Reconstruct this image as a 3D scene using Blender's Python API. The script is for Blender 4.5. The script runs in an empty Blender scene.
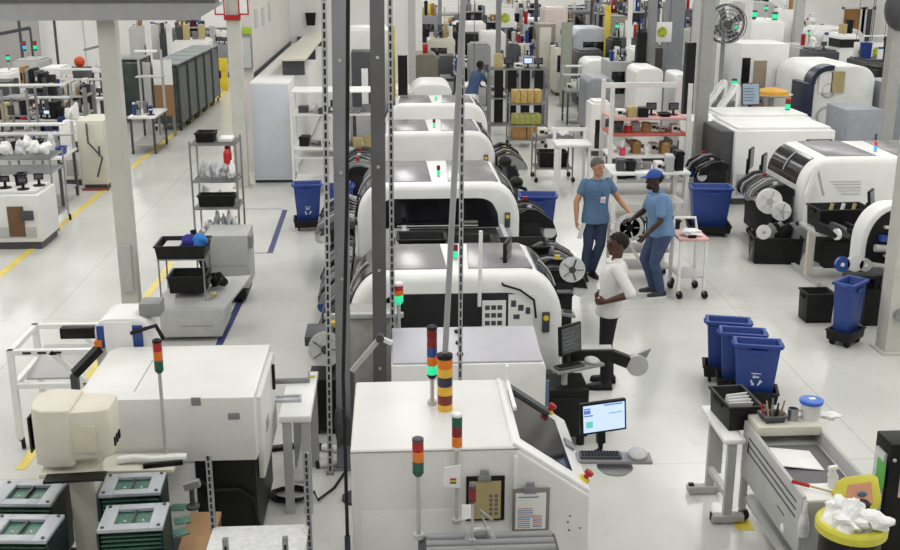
import bpy, bmesh, math, random
from mathutils import Vector, Matrix, Euler
random.seed(7)
SC = bpy.context.scene
COL = SC.collection
PI = math.pi

# ---------------------------------------------------------------- camera
H = 4.6; FPX = 1082.0
PITCH = math.atan(321/1082.0); YAW = math.atan(60/math.hypot(1082, 321))
FW = Vector((math.sin(YAW)*math.cos(PITCH), math.cos(YAW)*math.cos(PITCH), -math.sin(PITCH)))
RT = Vector((math.cos(YAW), -math.sin(YAW), 0))
UP = RT.cross(FW)
cam_d = bpy.data.cameras.new('camera'); cam = bpy.data.objects.new('camera', cam_d); COL.objects.link(cam)
cam_d.sensor_width = 36; cam_d.lens = FPX/900*36; cam_d.clip_end = 300
cam.matrix_world = Matrix(((RT.x, UP.x, -FW.x, 0), (RT.y, UP.y, -FW.y, 0), (RT.z, UP.z, -FW.z, H), (0, 0, 0, 1)))
SC.camera = cam
SC.view_settings.view_transform = 'Standard'; SC.view_settings.look = 'None'
SC.view_settings.gamma = 1; SC.view_settings.use_curve_mapping = False

def ray(x, y):
    return FW + RT*((x-450)/FPX) + UP*(-(y-275)/FPX)
def G(x, y, z=0.0):                       # a surveyed point on the level z
    d = ray(x, y); t = (z-H)/d.z
    return Vector((d.x*t, d.y*t, z))
def V(x, y, Y):                           # a surveyed point on the upright plane Y
    d = ray(x, y); t = Y/d.y
    return Vector((d.x*t, Y, H+d.z*t))

# ---------------------------------------------------------------- materials
MATS = {}
def lin(h):
    h = h.lstrip('#'); c = [int(h[i:i+2], 16)/255 for i in (0, 2, 4)]
    return [x/12.92 if x <= .04045 else ((x+.055)/1.055)**2.4 for x in c]
def M(name, hexc, rough=.5, metal=0, var=.08, scale=6, emit=0, alpha=1, spec=.5, stretch=None):
    if name in MATS: return MATS[name]
    m = bpy.data.materials.new(name); m.use_nodes = True
    nt = m.node_tree; b = nt.nodes['Principled BSDF']
    c = lin(hexc)
    tc = nt.nodes.new('ShaderNodeTexCoord'); nz = nt.nodes.new('ShaderNodeTexNoise')
    nz.inputs['Scale'].default_value = scale; nz.inputs['Detail'].default_value = 3
    src = tc.outputs['Object']
    if stretch:
        mp = nt.nodes.new('ShaderNodeMapping'); mp.inputs['Scale'].default_value = stretch
        nt.links.new(src, mp.inputs[0]); src = mp.outputs[0]
    nt.links.new(src, nz.inputs['Vector'])
    rp = nt.nodes.new('ShaderNodeValToRGB')
    rp.color_ramp.elements[0].position = .3; rp.color_ramp.elements[1].position = .7
    rp.color_ramp.elements[0].color = [max(0, x*(1-var)) for x in c]+[1]
    rp.color_ramp.elements[1].color = [min(1, x*(1+var*.6)) for x in c]+[1]
    nt.links.new(nz.outputs['Fac'], rp.inputs[0]); nt.links.new(rp.outputs[0], b.inputs['Base Color'])
    b.inputs['Roughness'].default_value = rough; b.inputs['Metallic'].default_value = metal
    b.inputs['Specular IOR Level'].default_value = spec
    if emit:
        b.inputs['Emission Color'].default_value = c+[1]; b.inputs['Emission Strength'].default_value = emit
    if alpha < 1: b.inputs['Alpha'].default_value = alpha
    MATS[name] = m; return m
white = M('white_enamel', 'e3e2df', .42, var=.05, scale=3)
white2 = M('bright_white_enamel', 'eeeeec', .4, var=.04, scale=3)
cream = M('cream_enamel', 'd6d2c4', .45, var=.06, scale=4)
lgrey = M('light_grey_paint', 'b9b9b8', .45, var=.07)
mgrey = M('mid_grey_paint', '8b8c8e', .5, var=.08)
dgrey = M('dark_grey_paint', '48494d', .5, var=.1)
pgrey = M('pole_grey_paint', '86868a', .5, var=.1, scale=4)
pdark = M('pole_dark_grey_paint', '5f5e60', .5, var=.12, scale=4)
black = M('black_plastic', '0c0c0e', .5, var=.25, spec=.35)
esd = M('black_conductive_plastic', '121215', .6, var=.3, spec=.35)
rubber = M('black_rubber', '111113', .8, var=.2)
glassd = M('dark_tinted_glass', '1a1a1e', .12, var=.5, scale=5)
skyl = M('grey_tinted_panel', '8a898c', .25, var=.12, scale=3)
chrome = M('chrome_wire', 'a9abae', .3, .85, var=.1)
steel = M('galvanised_steel', '9b9da0', .4, .7, var=.15, scale=10)
alu = M('brushed_aluminium', 'b9bdc4', .4, .1, var=.06, scale=20)
blue = M('blue_bin_plastic', '26438f', .45, var=.12, scale=4)
blueb = M('bright_blue_cloth', '2f7fd0', .8, var=.15)
purple = M('violet_blue_cloth', '3a2f96', .8, var=.2)
paper = M('white_paper', 'f0f0ee', .8, var=.03)
tan = M('tan_paper', 'b9a878', .8, var=.08)
ink = M('grey_print', '6c7076', .8, var=.1)
inkb = M('blue_print', '6f98c8', .8, var=.1)
inkr = M('red_print', 'd89880', .8, var=.1)
yellow = M('yellow_paint', 'e3c93c', .5, var=.1)
red = M('red_plastic', 'b3201c', .35, var=.1)
redd = M('dark_red_lens', '7c1a1c', .25, var=.1)
orange = M('amber_lens', 'e07a1c', .25, var=.1)
greend = M('dark_green_lens', '1d5a48', .25, var=.1)
bluel = M('blue_lens', '2a4c96', .25, var=.1)
greenlit = M('lit_green_lens', '27c98c', .3, emit=.75)
redlit = M('lit_red_lens', 'd8322a', .3, emit=.25)
bluelit = M('lit_cyan_lens', '38a8d8', .3, emit=.6)
pcb = M('green_circuit_board', '587f70', .4, var=.3, scale=40)
wood = M('brown_board', '9c7a55', .7, var=.15, stretch=(1, 1, 12))
card = M('brown_cardboard', 'a5804e', .8, var=.12)
amber = M('amber_box', 'c2a662', .7, var=.3, scale=15)
lime = M('olive_green_box', 'a0a552', .7, var=.3, scale=15)
pink = M('pink_mat', 'd9a8a4', .7, var=.08)
green = M('green_card', '63b054', .7, var=.1)
beige = M('beige_computer_plastic', 'ddd7c8', .5, var=.04)
navy = M('navy_enamel', '1f2740', .35, var=.15)
clearp = M('frosted_clear_plastic', 'd8d8d8', .3, var=.15, scale=30)
bag = M('clear_plastic_bag', 'dadcdf', .25, var=.3, scale=14)
terr = M('terracotta_plastic', '7a4035', .7, var=.15)
lav = M('lavender_grey_enamel', 'bdbcc4', .4, var=.04)
teal = M('blue_fabric', '2b3466', .9, var=.2)
sage = M('grey_green_enamel', '9aa092', .5, var=.08)
ylwb = M('yellow_bin_plastic', 'd6cf48', .5, var=.1)
screen = M('lit_screen', 'b7cbf0', .3, var=.06, emit=.75, scale=8)
screend = M('dim_screen', '55585c', .2, var=.5, scale=14)
scr_w = M('lit_screen_text', '5f79b8', .3, emit=.5)
scr_g = M('lit_screen_green', '6cc4b0', .3, emit=.5)

# ---------------------------------------------------------------- mesh builder
WORLD = set()
class MB:
    def __init__(s): s.v = []; s.f = []; s.m = []; s.mats = []; s.cur = 0
    def use(s, mat):
        if mat not in s.mats: s.mats.append(mat)
        s.cur = s.mats.index(mat); return s
    def add(s, vs, fs):
        b = len(s.v); s.v += [Vector(v) for v in vs]
        for f in fs: s.f.append([b+i for i in f]); s.m.append(s.cur)
        return s
    def box(s, x0, x1, y0, y1, z0, z1):
        return s.add([(x0,y0,z0),(x1,y0,z0),(x1,y1,z0),(x0,y1,z0),(x0,y0,z1),(x1,y0,z1),(x1,y1,z1),(x0,y1,z1)],
                     [(3,2,1,0),(4,5,6,7),(0,1,5,4),(1,2,6,5),(2,3,7,6),(3,0,4,7)])
    def cb(s, c, d, rot=None):              # centred box, optional rotation (Euler)
        h = [q/2 for q in d]; n = len(s.v)
        s.box(-h[0], h[0], -h[1], h[1], -h[2], h[2])
        mt = Euler(rot).to_matrix() if rot else Matrix.Identity(3)
        for i in range(n, len(s.v)): s.v[i] = mt @ s.v[i] + Vector(c)
        return s
    def bar(s, a, b, w, h=None, up=(0, 0, 1)):   # square bar from a to b
        a = Vector(a); b = Vector(b); d = (b-a).normalized(); u = Vector(up)
        if abs(d.dot(u)) > .95: u = Vector((0, 1, 0))
        r = d.cross(u).normalized(); u = r.cross(d); h = h or w
        q = [(-1,-1),(1,-1),(1,1),(-1,1)]
        vs = [p + r*(i*w/2) + u*(j*h/2) for p in (a, b) for i, j in q]
        return s.add(vs, [(0,1,2,3),(7,6,5,4),(0,4,5,1),(1,5,6,2),(2,6,7,3),(3,7,4,0)])
    def cyl(s, a, b, r0, r1=None, n=14):
        a = Vector(a); b = Vector(b); d = (b-a).normalized(); r1 = r0 if r1 is None else r1
        u = Vector((0, 0, 1)) if abs(d.z) < .9 else Vector((1, 0, 0))
        e1 = d.cross(u).normalized(); e2 = d.cross(e1)
        vs = [p + (e1*math.cos(2*PI*k/n)+e2*math.sin(2*PI*k/n))*r for p, r in ((a, r0), (b, r1)) for k in range(n)]
        fs = [(k, (k+1) % n, n+(k+1) % n, n+k) for k in range(n)]
        return s.add(vs, fs+[tuple(range(n-1, -1, -1)), tuple(range(n, 2*n))])
    def tube(s, pts, r, n=8, rs=None):
        pts = [Vector(p) for p in pts]; rings = []; e1 = None; b = len(s.v)
        for i, p in enumerate(pts):
            d = ((pts[min(i+1, len(pts)-1)] - pts[max(i-1, 0)])).normalized()
            if e1 is None:
                u = Vector((0, 0, 1)) if abs(d.z) < .9 else Vector((1, 0, 0)); e1 = d.cross(u).normalized()
            else: e1 = (e1 - d*e1.dot(d)).normalized()
            e2 = d.cross(e1); rr = rs[i] if rs else r
            rings += [p+(e1*math.cos(2*PI*k/n)+e2*math.sin(2*PI*k/n))*rr for k in range(n)]
        fs = [(i*n+k, i*n+(k+1) % n, (i+1)*n+(k+1) % n, (i+1)*n+k) for i in range(len(pts)-1) for k in range(n)]
        m = (len(pts)-1)*n
        return s.add(rings, fs+[tuple(range(n-1, -1, -1)), tuple(range(m, m+n))])
    def lathe(s, prof, c=(0, 0, 0), n=20, axis='z'):
        c = Vector(c); vs = []
        for r, z in prof:
            for k in range(n):
                a = 2*PI*k/n; p = (r*math.cos(a), r*math.sin(a), z)
                if axis == 'x': p = (p[2], p[0], p[1])
                if axis == 'y': p = (p[1], p[2], p[0])
                vs.append(c+Vector(p))
        fs = [(i*n+k, i*n+(k+1) % n, (i+1)*n+(k+1) % n, (i+1)*n+k) for i in range(len(prof)-1) for k in range(n)]
        m = (len(prof)-1)*n
        return s.add(vs, fs+[tuple(range(n-1, -1, -1)), tuple(range(m, m+n))])
    def prism(s, poly, a, b, axis='y'):     # poly in (x,z) for axis y, (y,z) for axis x, (x,y) for axis z
        n = len(poly)
        def mk(p, t): return {'y': (p[0], t, p[1]), 'x': (t, p[0], p[1]), 'z': (p[0], p[1], t)}[axis]
        vs = [mk(p, t) for t in (a, b) for p in poly]
        fs = [(k, (k+1) % n, n+(k+1) % n, n+k) for k in range(n)]
        return s.add(vs, fs+[tuple(range(n-1, -1, -1)), tuple(range(n, 2*n))])
    def sph(s, c, r, n=14, m=9):
        if not hasattr(r, '__len__'): r = (r, r, r)
        prof = []
        vs = [(c[0], c[1], c[2]-r[2])]
        for i in range(1, m):
            t = -PI/2+PI*i/m
            for k in range(n):
                a = 2*PI*k/n
                vs.append((c[0]+r[0]*math.cos(t)*math.cos(a), c[1]+r[1]*math.cos(t)*math.sin(a), c[2]+r[2]*math.sin(t)))
        vs.append((c[0], c[1], c[2]+r[2])); e = len(vs)-1
        fs = [(0, 1+(k+1) % n, 1+k) for k in range(n)]
        fs += [(1+i*n+k, 1+i*n+(k+1) % n, 1+(i+1)*n+(k+1) % n, 1+(i+1)*n+k) for i in range(m-2) for k in range(n)]
        fs += [(1+(m-2)*n+k, 1+(m-2)*n+(k+1) % n, e) for k in range(n)]
        return s.add(vs, fs)
    def torus(s, c, R, r, axis='z', n=24, m=8):
        vs = []
        for i in range(n):
            a = 2*PI*i/n
            for j in range(m):
                b = 2*PI*j/m; q = R+r*math.cos(b); p = (q*math.cos(a), q*math.sin(a), r*math.sin(b))
                if axis == 'x': p = (p[2], p[0], p[1])
                if axis == 'y': p = (p[0], p[2], p[1])
                vs.append(Vector(p)+Vector(c))
        return s.add(vs, [(i*m+j, ((i+1) % n)*m+j, ((i+1) % n)*m+(j+1) % m, i*m+(j+1) % m) for i in range(n) for j in range(m)])
    def mesh(s, name, mat=None, bev=0, seg=2, ang=35):
        me = bpy.data.meshes.new(name); bm = bmesh.new()
        vs = [bm.verts.new(v) for v in s.v]
        for f, mi in zip(s.f, s.m):
            try: q = bm.faces.new([vs[i] for i in f]); q.material_index = mi
            except ValueError: pass
        bmesh.ops.recalc_face_normals(bm, faces=bm.faces)
        if bev:
            es = [e for e in bm.edges if len(e.link_faces) == 2 and e.calc_face_angle(0) > math.radians(40)]
            bmesh.ops.bevel(bm, geom=es, offset=bev, segments=seg, profile=.5, affect='EDGES', clamp_overlap=True)
        for f in bm.faces: f.smooth = True
        bm.to_mesh(me); bm.free()
        me.set_sharp_from_angle(angle=math.radians(ang))
        for m in (s.mats or [mat]): me.materials.append(m)
        return me
    def build(s, name, mat=None, parent=None, bev=0, seg=2, loc=None, rz=None, ang=35):
        if parent:
            r = parent
            while r.parent: r = r.parent
            if r.name in WORLD:
                s.v = [v - r.location for v in s.v]
        o = bpy.data.objects.new(name, s.mesh(name, mat, bev, seg, ang)); COL.objects.link(o)
        if parent: o.parent = parent
        if loc is not None: o.location = loc
        if rz is not None: o.rotation_euler = (0, 0, rz)
        return o

def tag(o, label, cat, group=None):
    o['label'] = label; o['category'] = cat
    if group: o['group'] = group
    return o
def thing(name, label, cat, loc=(0, 0, 0), rz=0, group=None):
    o = bpy.data.objects.new(name, None); o.empty_display_size = .1; COL.objects.link(o)
    o.location = loc; o.rotation_euler = (0, 0, rz)
    return tag(o, label, cat, group)
def wthing(name, label, cat, loc, group=None):      # parts given in room coordinates
    t = thing(name, label, cat, loc, 0, group); WORLD.add(t.name); return t
def struct(o): o['kind'] = 'structure'; return o
def plabel(o, l): o['label'] = l; return o
KIDS = {}
def dup(root, loc, rz=None, label=None, group=None, scale=None):
    def kids(o):
        if o.name not in KIDS: KIDS[o.name] = [c for c in bpy.data.objects if c.parent == o]
        return KIDS[o.name]
    r = root.copy(); COL.objects.link(r); r.location = loc
    if rz is not None: r.rotation_euler = (0, 0, rz)
    if scale: r.scale = scale
    if label: r['label'] = label
    if group: r['group'] = group
    for ch in kids(root):
        c = ch.copy(); COL.objects.link(c); c.parent = r
        for g in kids(ch):
            d = g.copy(); COL.objects.link(d); d.parent = c
    return r
def B(name, parent, mat, x0, x1, y0, y1, z0, z1, bev=0):
    return MB().box(x0, x1, y0, y1, z0, z1).build(name, mat, parent, bev)
def solo(name, label, cat, mat, mb, loc=(0, 0, 0), rz=0, group=None, bev=0):
    return tag(mb.build(name, mat, None, bev, loc=loc, rz=rz), label, cat, group)
# ---------------------------------------------------------------- setting
def floor_mat():
    m = bpy.data.materials.new('polished_floor'); m.use_nodes = True; nt = m.node_tree; b = nt.nodes['Principled BSDF']
    tc = nt.nodes.new('ShaderNodeTexCoord')
    n1 = nt.nodes.new('ShaderNodeTexNoise'); n1.inputs['Scale'].default_value = .8; n1.inputs['Detail'].default_value = 6
    nt.links.new(tc.outputs['Object'], n1.inputs['Vector'])
    n2 = nt.nodes.new('ShaderNodeTexNoise'); n2.inputs['Scale'].default_value = 6; n2.inputs['Detail'].default_value = 6
    nt.links.new(tc.outputs['Object'], n2.inputs['Vector'])
    r1 = nt.nodes.new('ShaderNodeValToRGB'); e = r1.color_ramp.elements
    e[0].position = .3; e[1].position = .7; e[0].color = lin('c9c9c4')+[1]; e[1].color = lin('d6d6d1')+[1]
    nt.links.new(n1.outputs['Fac'], r1.inputs[0])
    r2 = nt.nodes.new('ShaderNodeValToRGB'); e = r2.color_ramp.elements
    e[0].position = .28; e[1].position = .42; e[0].color = (.86, .86, .85, 1); e[1].color = (1, 1, 1, 1)
    nt.links.new(n2.outputs['Fac'], r2.inputs[0])
    mx = nt.nodes.new('ShaderNodeMixRGB'); mx.blend_type = 'MULTIPLY'; mx.inputs[0].default_value = .6
    nt.links.new(r1.outputs[0], mx.inputs[1]); nt.links.new(r2.outputs[0], mx.inputs[2])
    br = nt.nodes.new('ShaderNodeTexBrick'); br.offset = 0; br.inputs['Scale'].default_value = 1
    br.inputs['Brick Width'].default_value = 4.57; br.inputs['Row Height'].default_value = 4.57
    br.inputs['Mortar Size'].default_value = .006; br.inputs['Mortar Smooth'].default_value = .1
    br.inputs['Color1'].default_value = (1, 1, 1, 1); br.inputs['Color2'].default_value = (1, 1, 1, 1); br.inputs['Mortar'].default_value = (.72, .72, .7, 1)
    nt.links.new(tc.outputs['Object'], br.inputs['Vector'])
    m2 = nt.nodes.new('ShaderNodeMixRGB'); m2.blend_type = 'MULTIPLY'; m2.inputs[0].default_value = 1
    nt.links.new(mx.outputs[0], m2.inputs[1]); nt.links.new(br.outputs[0], m2.inputs[2])
    nt.links.new(m2.outputs[0], b.inputs['Base Color'])
    b.inputs['Roughness'].default_value = .22; b.inputs['Specular IOR Level'].default_value = .45
    return m
XL, XR, Y0, YB, ZC = -22, 24, -4, 54, 6.6
wallm = M('white_wall_paint', 'eeedeb', .7, var=.03, scale=1)
wallg = M('grey_wall_paint', 'b5b1b0', .7, var=.04, scale=1)
struct(B('floor', None, floor_mat(), XL, XR, Y0, YB, -.2, 0))
ceil = struct(B('ceiling', None, M('white_ceiling_tile', 'd8d8d6', .8, var=.03), XL, XR, Y0, YB, ZC, ZC+.2))
struct(B('wall_left', None, wallg, XL-.2, XL, Y0, YB, 0, ZC))
struct(B('wall_right', None, wallm, XR, XR+.2, Y0, YB, 0, ZC))
struct(B('wall_back', None, wallm, XL, XR, YB, YB+.2, 0, ZC))
struct(B('wall_front', None, lgrey, XL, XR, Y0-.2, Y0, 0, ZC))
# side wall of the white room block beyond the long cabinets, with its end wall
struct(B('wall_middle', None, M('office_wall_paint', 'd4cfca', .7, var=.03, scale=1), -3.35, -3.0, 23.9, 33.0, 0, ZC))
struct(B('wall_end', None, wallm, -3.0, .6, 33.0, 33.2, 0, ZC))
struct(B('shadow_gap_middle', None, dgrey, -3.0, -2.985, 24.0, 33.0, 2.02, 2.12))  # dark strip drawn as the shadow line where wall and cabinet tops meet
# bright partition on the far left
a = V(45, 70, 43.5); b = V(104, 70, 43.5)
struct(B('wall_far_left', None, wallm, a.x, b.x+.4, 43.5, 43.7, 0, ZC))
struct(B('wall_far_corner', None, wallg, XL, a.x, 43.1, 43.3, 0, ZC))
struct(B('trim_1', None, M('wall_seam', 'cfcdca', .7), a.x+1.6, a.x+1.64, 43.47, 43.5, 0, ZC))

# glazed doors in the back wall
doorw = M('yellow_brown_door', '9a7038', .5, var=.25, scale=3)  # yellow-brown door colour with a random mottle
for i, (px, pw) in enumerate(((844, 18), (862, 7), (876, 15), (888, 9))):
    p = V(px, 9, YB); q = V(px+pw, 38, YB)
    d = B('door_%d' % (i+1), None, doorw if i in (0, 2) else dgrey, p.x, q.x, YB-.06, YB+.02, 0, p.z); struct(d)
    f = MB().box(p.x-.09, p.x, YB-.09, YB, 0, p.z+.09).box(q.x, q.x+.09, YB-.09, YB, 0, p.z+.09).box(p.x-.09, q.x+.09, YB-.09, YB, p.z, p.z+.09)
    f.build('door_frame', white, d)

# floor tape
def tape(name, a, b, w, mat, n):
    a = Vector(a); b = Vector(b); d = (b-a).normalized(); r = Vector((d.y, -d.x, 0))*w/2
    o = MB().add([a-r, a+r, b+r, b-r] + [p+Vector((0, 0, .003)) for p in (a-r, a+r, b+r, b-r)],
                 [(3,2,1,0),(4,5,6,7),(0,1,5,4),(1,2,6,5),(2,3,7,6),(3,0,4,7)]).build(name, mat)
    return struct(o)
ytape = M('yellow_floor_tape', 'e6cf6a', .4, var=.15, scale=3); btape = M('blue_floor_tape', '3f4678', .4, var=.15, scale=3)
def T(n, p, q, w, m):
    a = G(*p); b = G(*q); a.z = b.z = .001; return tape('trim_%d' % n, a, b, w, m, n)
T(2, (-6, 280), (226, 91), .13, ytape)
T(3, (20, 470), (172, 262), .1, ytape)
T(4, (285, 210), (270, 253), .09, btape)
T(5, (243, 296), (219, 345), .09, btape)
T(6, (238, 209), (284, 209), .05, M('grey_floor_tape', '9a9aa4', .5)); T(7, (248, 253), (270, 253), .05, MATS['grey_floor_tape'])
T(8, (735, 525), (752, 525), .18, yellow)

# columns
def column(p, w, mat, zb=0):
    t = struct(thing('column', '', 'column', (p[0], p[1], zb))); del t['label'], t['category']
    h = ZC-zb; a = w/2
    MB().box(-a, a, -a, -a+.03, 0, h).box(-a, a, a-.03, a, 0, h).box(-.02, .02, -a+.03, a-.03, 0, h).box(-a, -a+.05, -a+.03, a-.03, 0, h).box(a-.05, a, -a+.03, a-.03, 0, h).build('shaft', mat, t)
    MB().box(-a-.05, a+.05, -a-.05, a+.05, 0, .03).build('base_plate', mat, t)
    return t
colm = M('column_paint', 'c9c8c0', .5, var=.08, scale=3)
colp = G(135, 336); c1 = column((colp.x, colp.y), .2, colm)
B('switch_box', c1, lgrey, -.07, .07, -.16, -.1, 0.62, 1.22, .01)
c2 = column((-3.1, 22.1), .26, colm)
c3 = column((5.98, 12.0), .27, colm)
MB().cyl((-.02, -.14, .5), (-.02, -.2, .5), .07).build('socket', steel, c3)
B('blue_tape', c3, M('blue_masking_tape', '2f6f8c', .6), -.14, -.1, -.15, -.13, 1.72, 1.95)
M('column_grey_paint', 'a8a8a4', .5, var=.08)  # even grey paint of the column with the wrapped bundle
column((-3.1, 40), .26, colm)
# grey steel channel running from the front column
bz = V(100, 18, 12.8).z; bt = V(100, 5, 12.8).z; be = V(222, 10, 12.8).x
bb = struct(MB().box(XL, be-.25, 12.68, 12.72, bz, bt).box(XL, be, 12.68, 12.95, bt, bt+.03).box(XL, be-.3, 12.68, 12.95, bz-.02, bz).prism([(be-.25, bz), (be, bt), (be-.25, bt)], 12.68, 12.72).build('trim_9', M('steel_channel', 'a4a4a6', .5, var=.08)))
B('lip', bb, pdark, XL, be-.05, 12.66, 12.96, bt+.03, bt+.12)

# ceiling lamps: rows of fluorescent fixtures
world = bpy.data.worlds.new('world'); SC.world = world; world.use_nodes = True
world.node_tree.nodes['Background'].inputs[0].default_value = (.9, .95, 1, 1); world.node_tree.nodes['Background'].inputs[1]  .default_value = .3
fx = MB()
ld = bpy.data.lights.new('fluorescent', 'AREA'); ld.shape = 'RECTANGLE'; ld.size = 1.2; ld.size_y = 4.0; ld.energy = 95; ld.color = (1, .995, .975)
for ix in range(7):
    for iy in range(9):
        x = -18+ix*6.1; y = 2.6+iy*6.0
        o = bpy.data.objects.new('fluorescent', ld); COL.objects.link(o); o.location = (x, y, ZC-.16)
        fx.box(x-.65, x+.65, y-2.05, y+2.05, ZC-.14, ZC)
fx.build('light_fixture', white2, ceil)
SC.view_settings.exposure = .22
# ---------------------------------------------------------------- machine parts
def beacon(parent, p, pole, r, cols, lh, cap=dgrey, pr=None, bot=None, polemat=None, top=.6):
    """signal tower: pole part with lens sub-parts, lowest lens last in cols"""
    x, y, z = p; pr = pr or r*.45
    t = MB().cyl((x, y, z), (x, y, z+pole), pr).cyl((x, y, z), (x, y, z+.025), r*.9).build('signal_tower', polemat or lgrey, parent)
    zz = z+pole
    MB().lathe([(pr, 0), (r*.6, .008), (r*1.04, r*.8), (r*1.04, r)], (x, y, zz)).build('socket', bot or dgrey, t); zz += r
    for c in reversed(cols):
        MB().lathe([(r*.9, 0), (r, .004), (r, lh-.004), (r*.9, lh)], (x, y, zz)).build('lens', c, t); zz += lh
    MB().lathe([(r*1.03, 0), (r*1.03, r*top), (r*.5, r*top+.012)], (x, y, zz)).build('cap', cap, t)
    return t
def feet(t, x0, x1, y0, y1, i, h=.06, r=.04):
    for x in (x0+i, x1-i):
        for y in (y0+i, y1-i): MB().cyl((x, y, 0), (x, y, h), r).build('foot', rubber, t)
def screws(mb, pts, r=.012, axis='y'):
    for p in pts: mb.sph(p, r, 8, 5)
    return mb
def arc(cx, cz, rx, rz, a0, a1, n=8):
    return [(cx+rx*math.cos(math.radians(a0+(a1-a0)*k/n)), cz+rz*math.sin(math.radians(a0+(a1-a0)*k/n))) for k in range(n+1)]
def loafpoly(x0, x1, z0, zs, z1, sx, off=0):
    return ([(x0-off, z0)] + arc(x0+sx, zs, sx+off, z1-zs+off, 180, 90) + arc(x1-sx, zs, sx+off, z1-zs+off, 90, 0) + [(x1+off, z0)])

def placer(name, label, x0, x1, y0, y1, z1=1.5, window=True, lights=(redd, greenlit), slot=True, ridges=False, group=None, sky=((.14, .46), (.56, .9)), bodym=None, arch=False):
    t = wthing(name, label, 'machine', ((x0+x1)/2, (y0+y1)/2, 0), group)
    zs = z1-.52; sx = .4; w = x1-x0
    MB().prism(loafpoly(x0, x1, .42, zs, z1, sx), y0, y1).build('housing', bodym or white2, t, bev=.025 if arch else .09, seg=3, ang=50)
    B('plinth', t, mgrey, x0+.08, x1-.08, y0+.08, y1-.08, 0.04, .43)
    feet(t, x0, x1, y0, y1, .2)
    for u, v in sky:
        a, b = x0+w*u, x0+w*v
        a2 = max(a, x0+sx*.75); b2 = min(b, x1-sx*.75)
        o = MB().prism([(a2, y0+.2), (b2, y0+.2), (b2-.03, y1-.12), (a2+.05, y1-.12)], z1-.02, z1+.012, 'z').build('skylight', skyl, t, bev=.006)
    # tinted windows wrapped over both shoulders
    for side in (() if arch else (0, 1)):
        A = arc(x0+sx, zs, sx, z1-zs, 172, 112, 7) if side == 0 else arc(x1-sx, zs, sx, z1-zs, 68, 8, 7)
        A2 = arc(x0+sx, zs, sx+.015, z1-zs+.015, 172, 112, 7) if side == 0 else arc(x1-sx, zs, sx+.015, z1-zs+.015, 68, 8, 7)
        MB().prism(A2 + A[::-1], y0+.24, y1-.14).build('side_window', glassd, t)
        MB().tube([(p[0], (y0+y1)/2, p[1]) for p in (arc(x0+sx, zs, sx+.03, z1-zs+.03, 160, 120, 5) if side == 0 else arc(x1-sx, zs, sx+.03, z1-zs+.03, 60, 20, 5))], .012).build('grab_rail', lgrey, t)
    if window:
        xa, xb, za, zb = x0+.26, x1-.3, z1-.2, z1-.62
        q = [(xa, zb), (xa+.04, zb+.2)] + arc(xa+.26, za-.16, .2, .16, 165, 90, 5) + arc(xb-.3, za-.16, .24, .16, 90, 15, 5) + [(xb-.02, zb+.2), (xb, zb)]
        o = MB().prism(q, y0-.012, y0+.02).build('front_window', glassd, t)
        MB().box(xb-.5, xb-.3, y0-.02, y0-.01, zb+.06, zb+.1).build('window_glint', M('window_glint', '8c8a80', .5), o)  # grey bar standing in for a glint inside the glass
        MB().tube([(xa+.3, y0-.03, zb+.03), (xb-.3, y0-.03, zb+.03)], .01).build('handle', lgrey, o)
    if slot:
        s = MB().box(x0+.5, x0+1.05, y0-.01, y0+.03, .62, .74).build('front_slot', black, t)
        for k in (.6, .85): MB().cyl((x0+k, y0-.03, .66), (x0+k, y0, .66), .025).build('knob', alu, s)
    if ridges:
        mb = MB()
        for k in range(5): mb.bar((x0+.45+.05*k, y0-.004, z1-.36-.05*k), (x0+.95, y0-.004, z1-.36-.05*k), .012)
        mb.build('vent', lgrey, t)
    sw = MB().cb((x1-.18, y0-.015, z1-.52), (.08, .03, .22)).build('switch_panel', dgrey, t, bev=.01)
    MB().cyl((x1-.18, y0-.04, z1-.47), (x1-.18, y0-.02, z1-.47), .028).build('button', yellow, sw)
    xm = (x0+x1)/2+.02; ym = y0+.55
    s = MB().cyl((xm, ym, z1-.02), (xm, ym, z1+.03), .025).build('signal_lamp', lgrey, t)
    for k, l in enumerate(reversed(lights)): MB().cyl((xm, ym, z1+.03+k*.07), (xm, ym, z1+.095+k*.07), .026).build('lens', l, s)
    return t
def xs(a, b, y, Y): return V(a, y, Y).x, V(b, y, Y).x

# the white placement line, nearest first
x0, x1 = xs(349, 563, 320, 10.45); m3 = placer('pick_and_place_machine', 'white rounded machine with two dark windows and printed sheets, front one of its row', x0, x1, 10.45, 11.75, group='rounded white machines of the middle line', slot=False)
x0, x1 = xs(357, 520, 215, 14.9); m4 = placer('pick_and_place_machine', 'white rounded machine with long dark front window, second of the middle row', x0, x1, 14.9, 16.8, group='rounded white machines of the middle line')
x0, x1 = xs(372, 496, 140, 19.5); m5 = placer('pick_and_place_machine', 'white rounded machine with plain grey front, third of the middle row', x0, x1, 19.5, 21.2, window=False, slot=False, bodym=white, group='rounded white machines of the middle line')
x0, x1 = xs(384, 488, 110, 23.4); m6 = placer('pick_and_place_machine', 'white rounded machine with green signal lamp, fourth of the middle row', x0, x1, 23.4, 25.0, window=False, slot=False, lights=(greenlit,), group='rounded white machines of the middle line')
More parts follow.
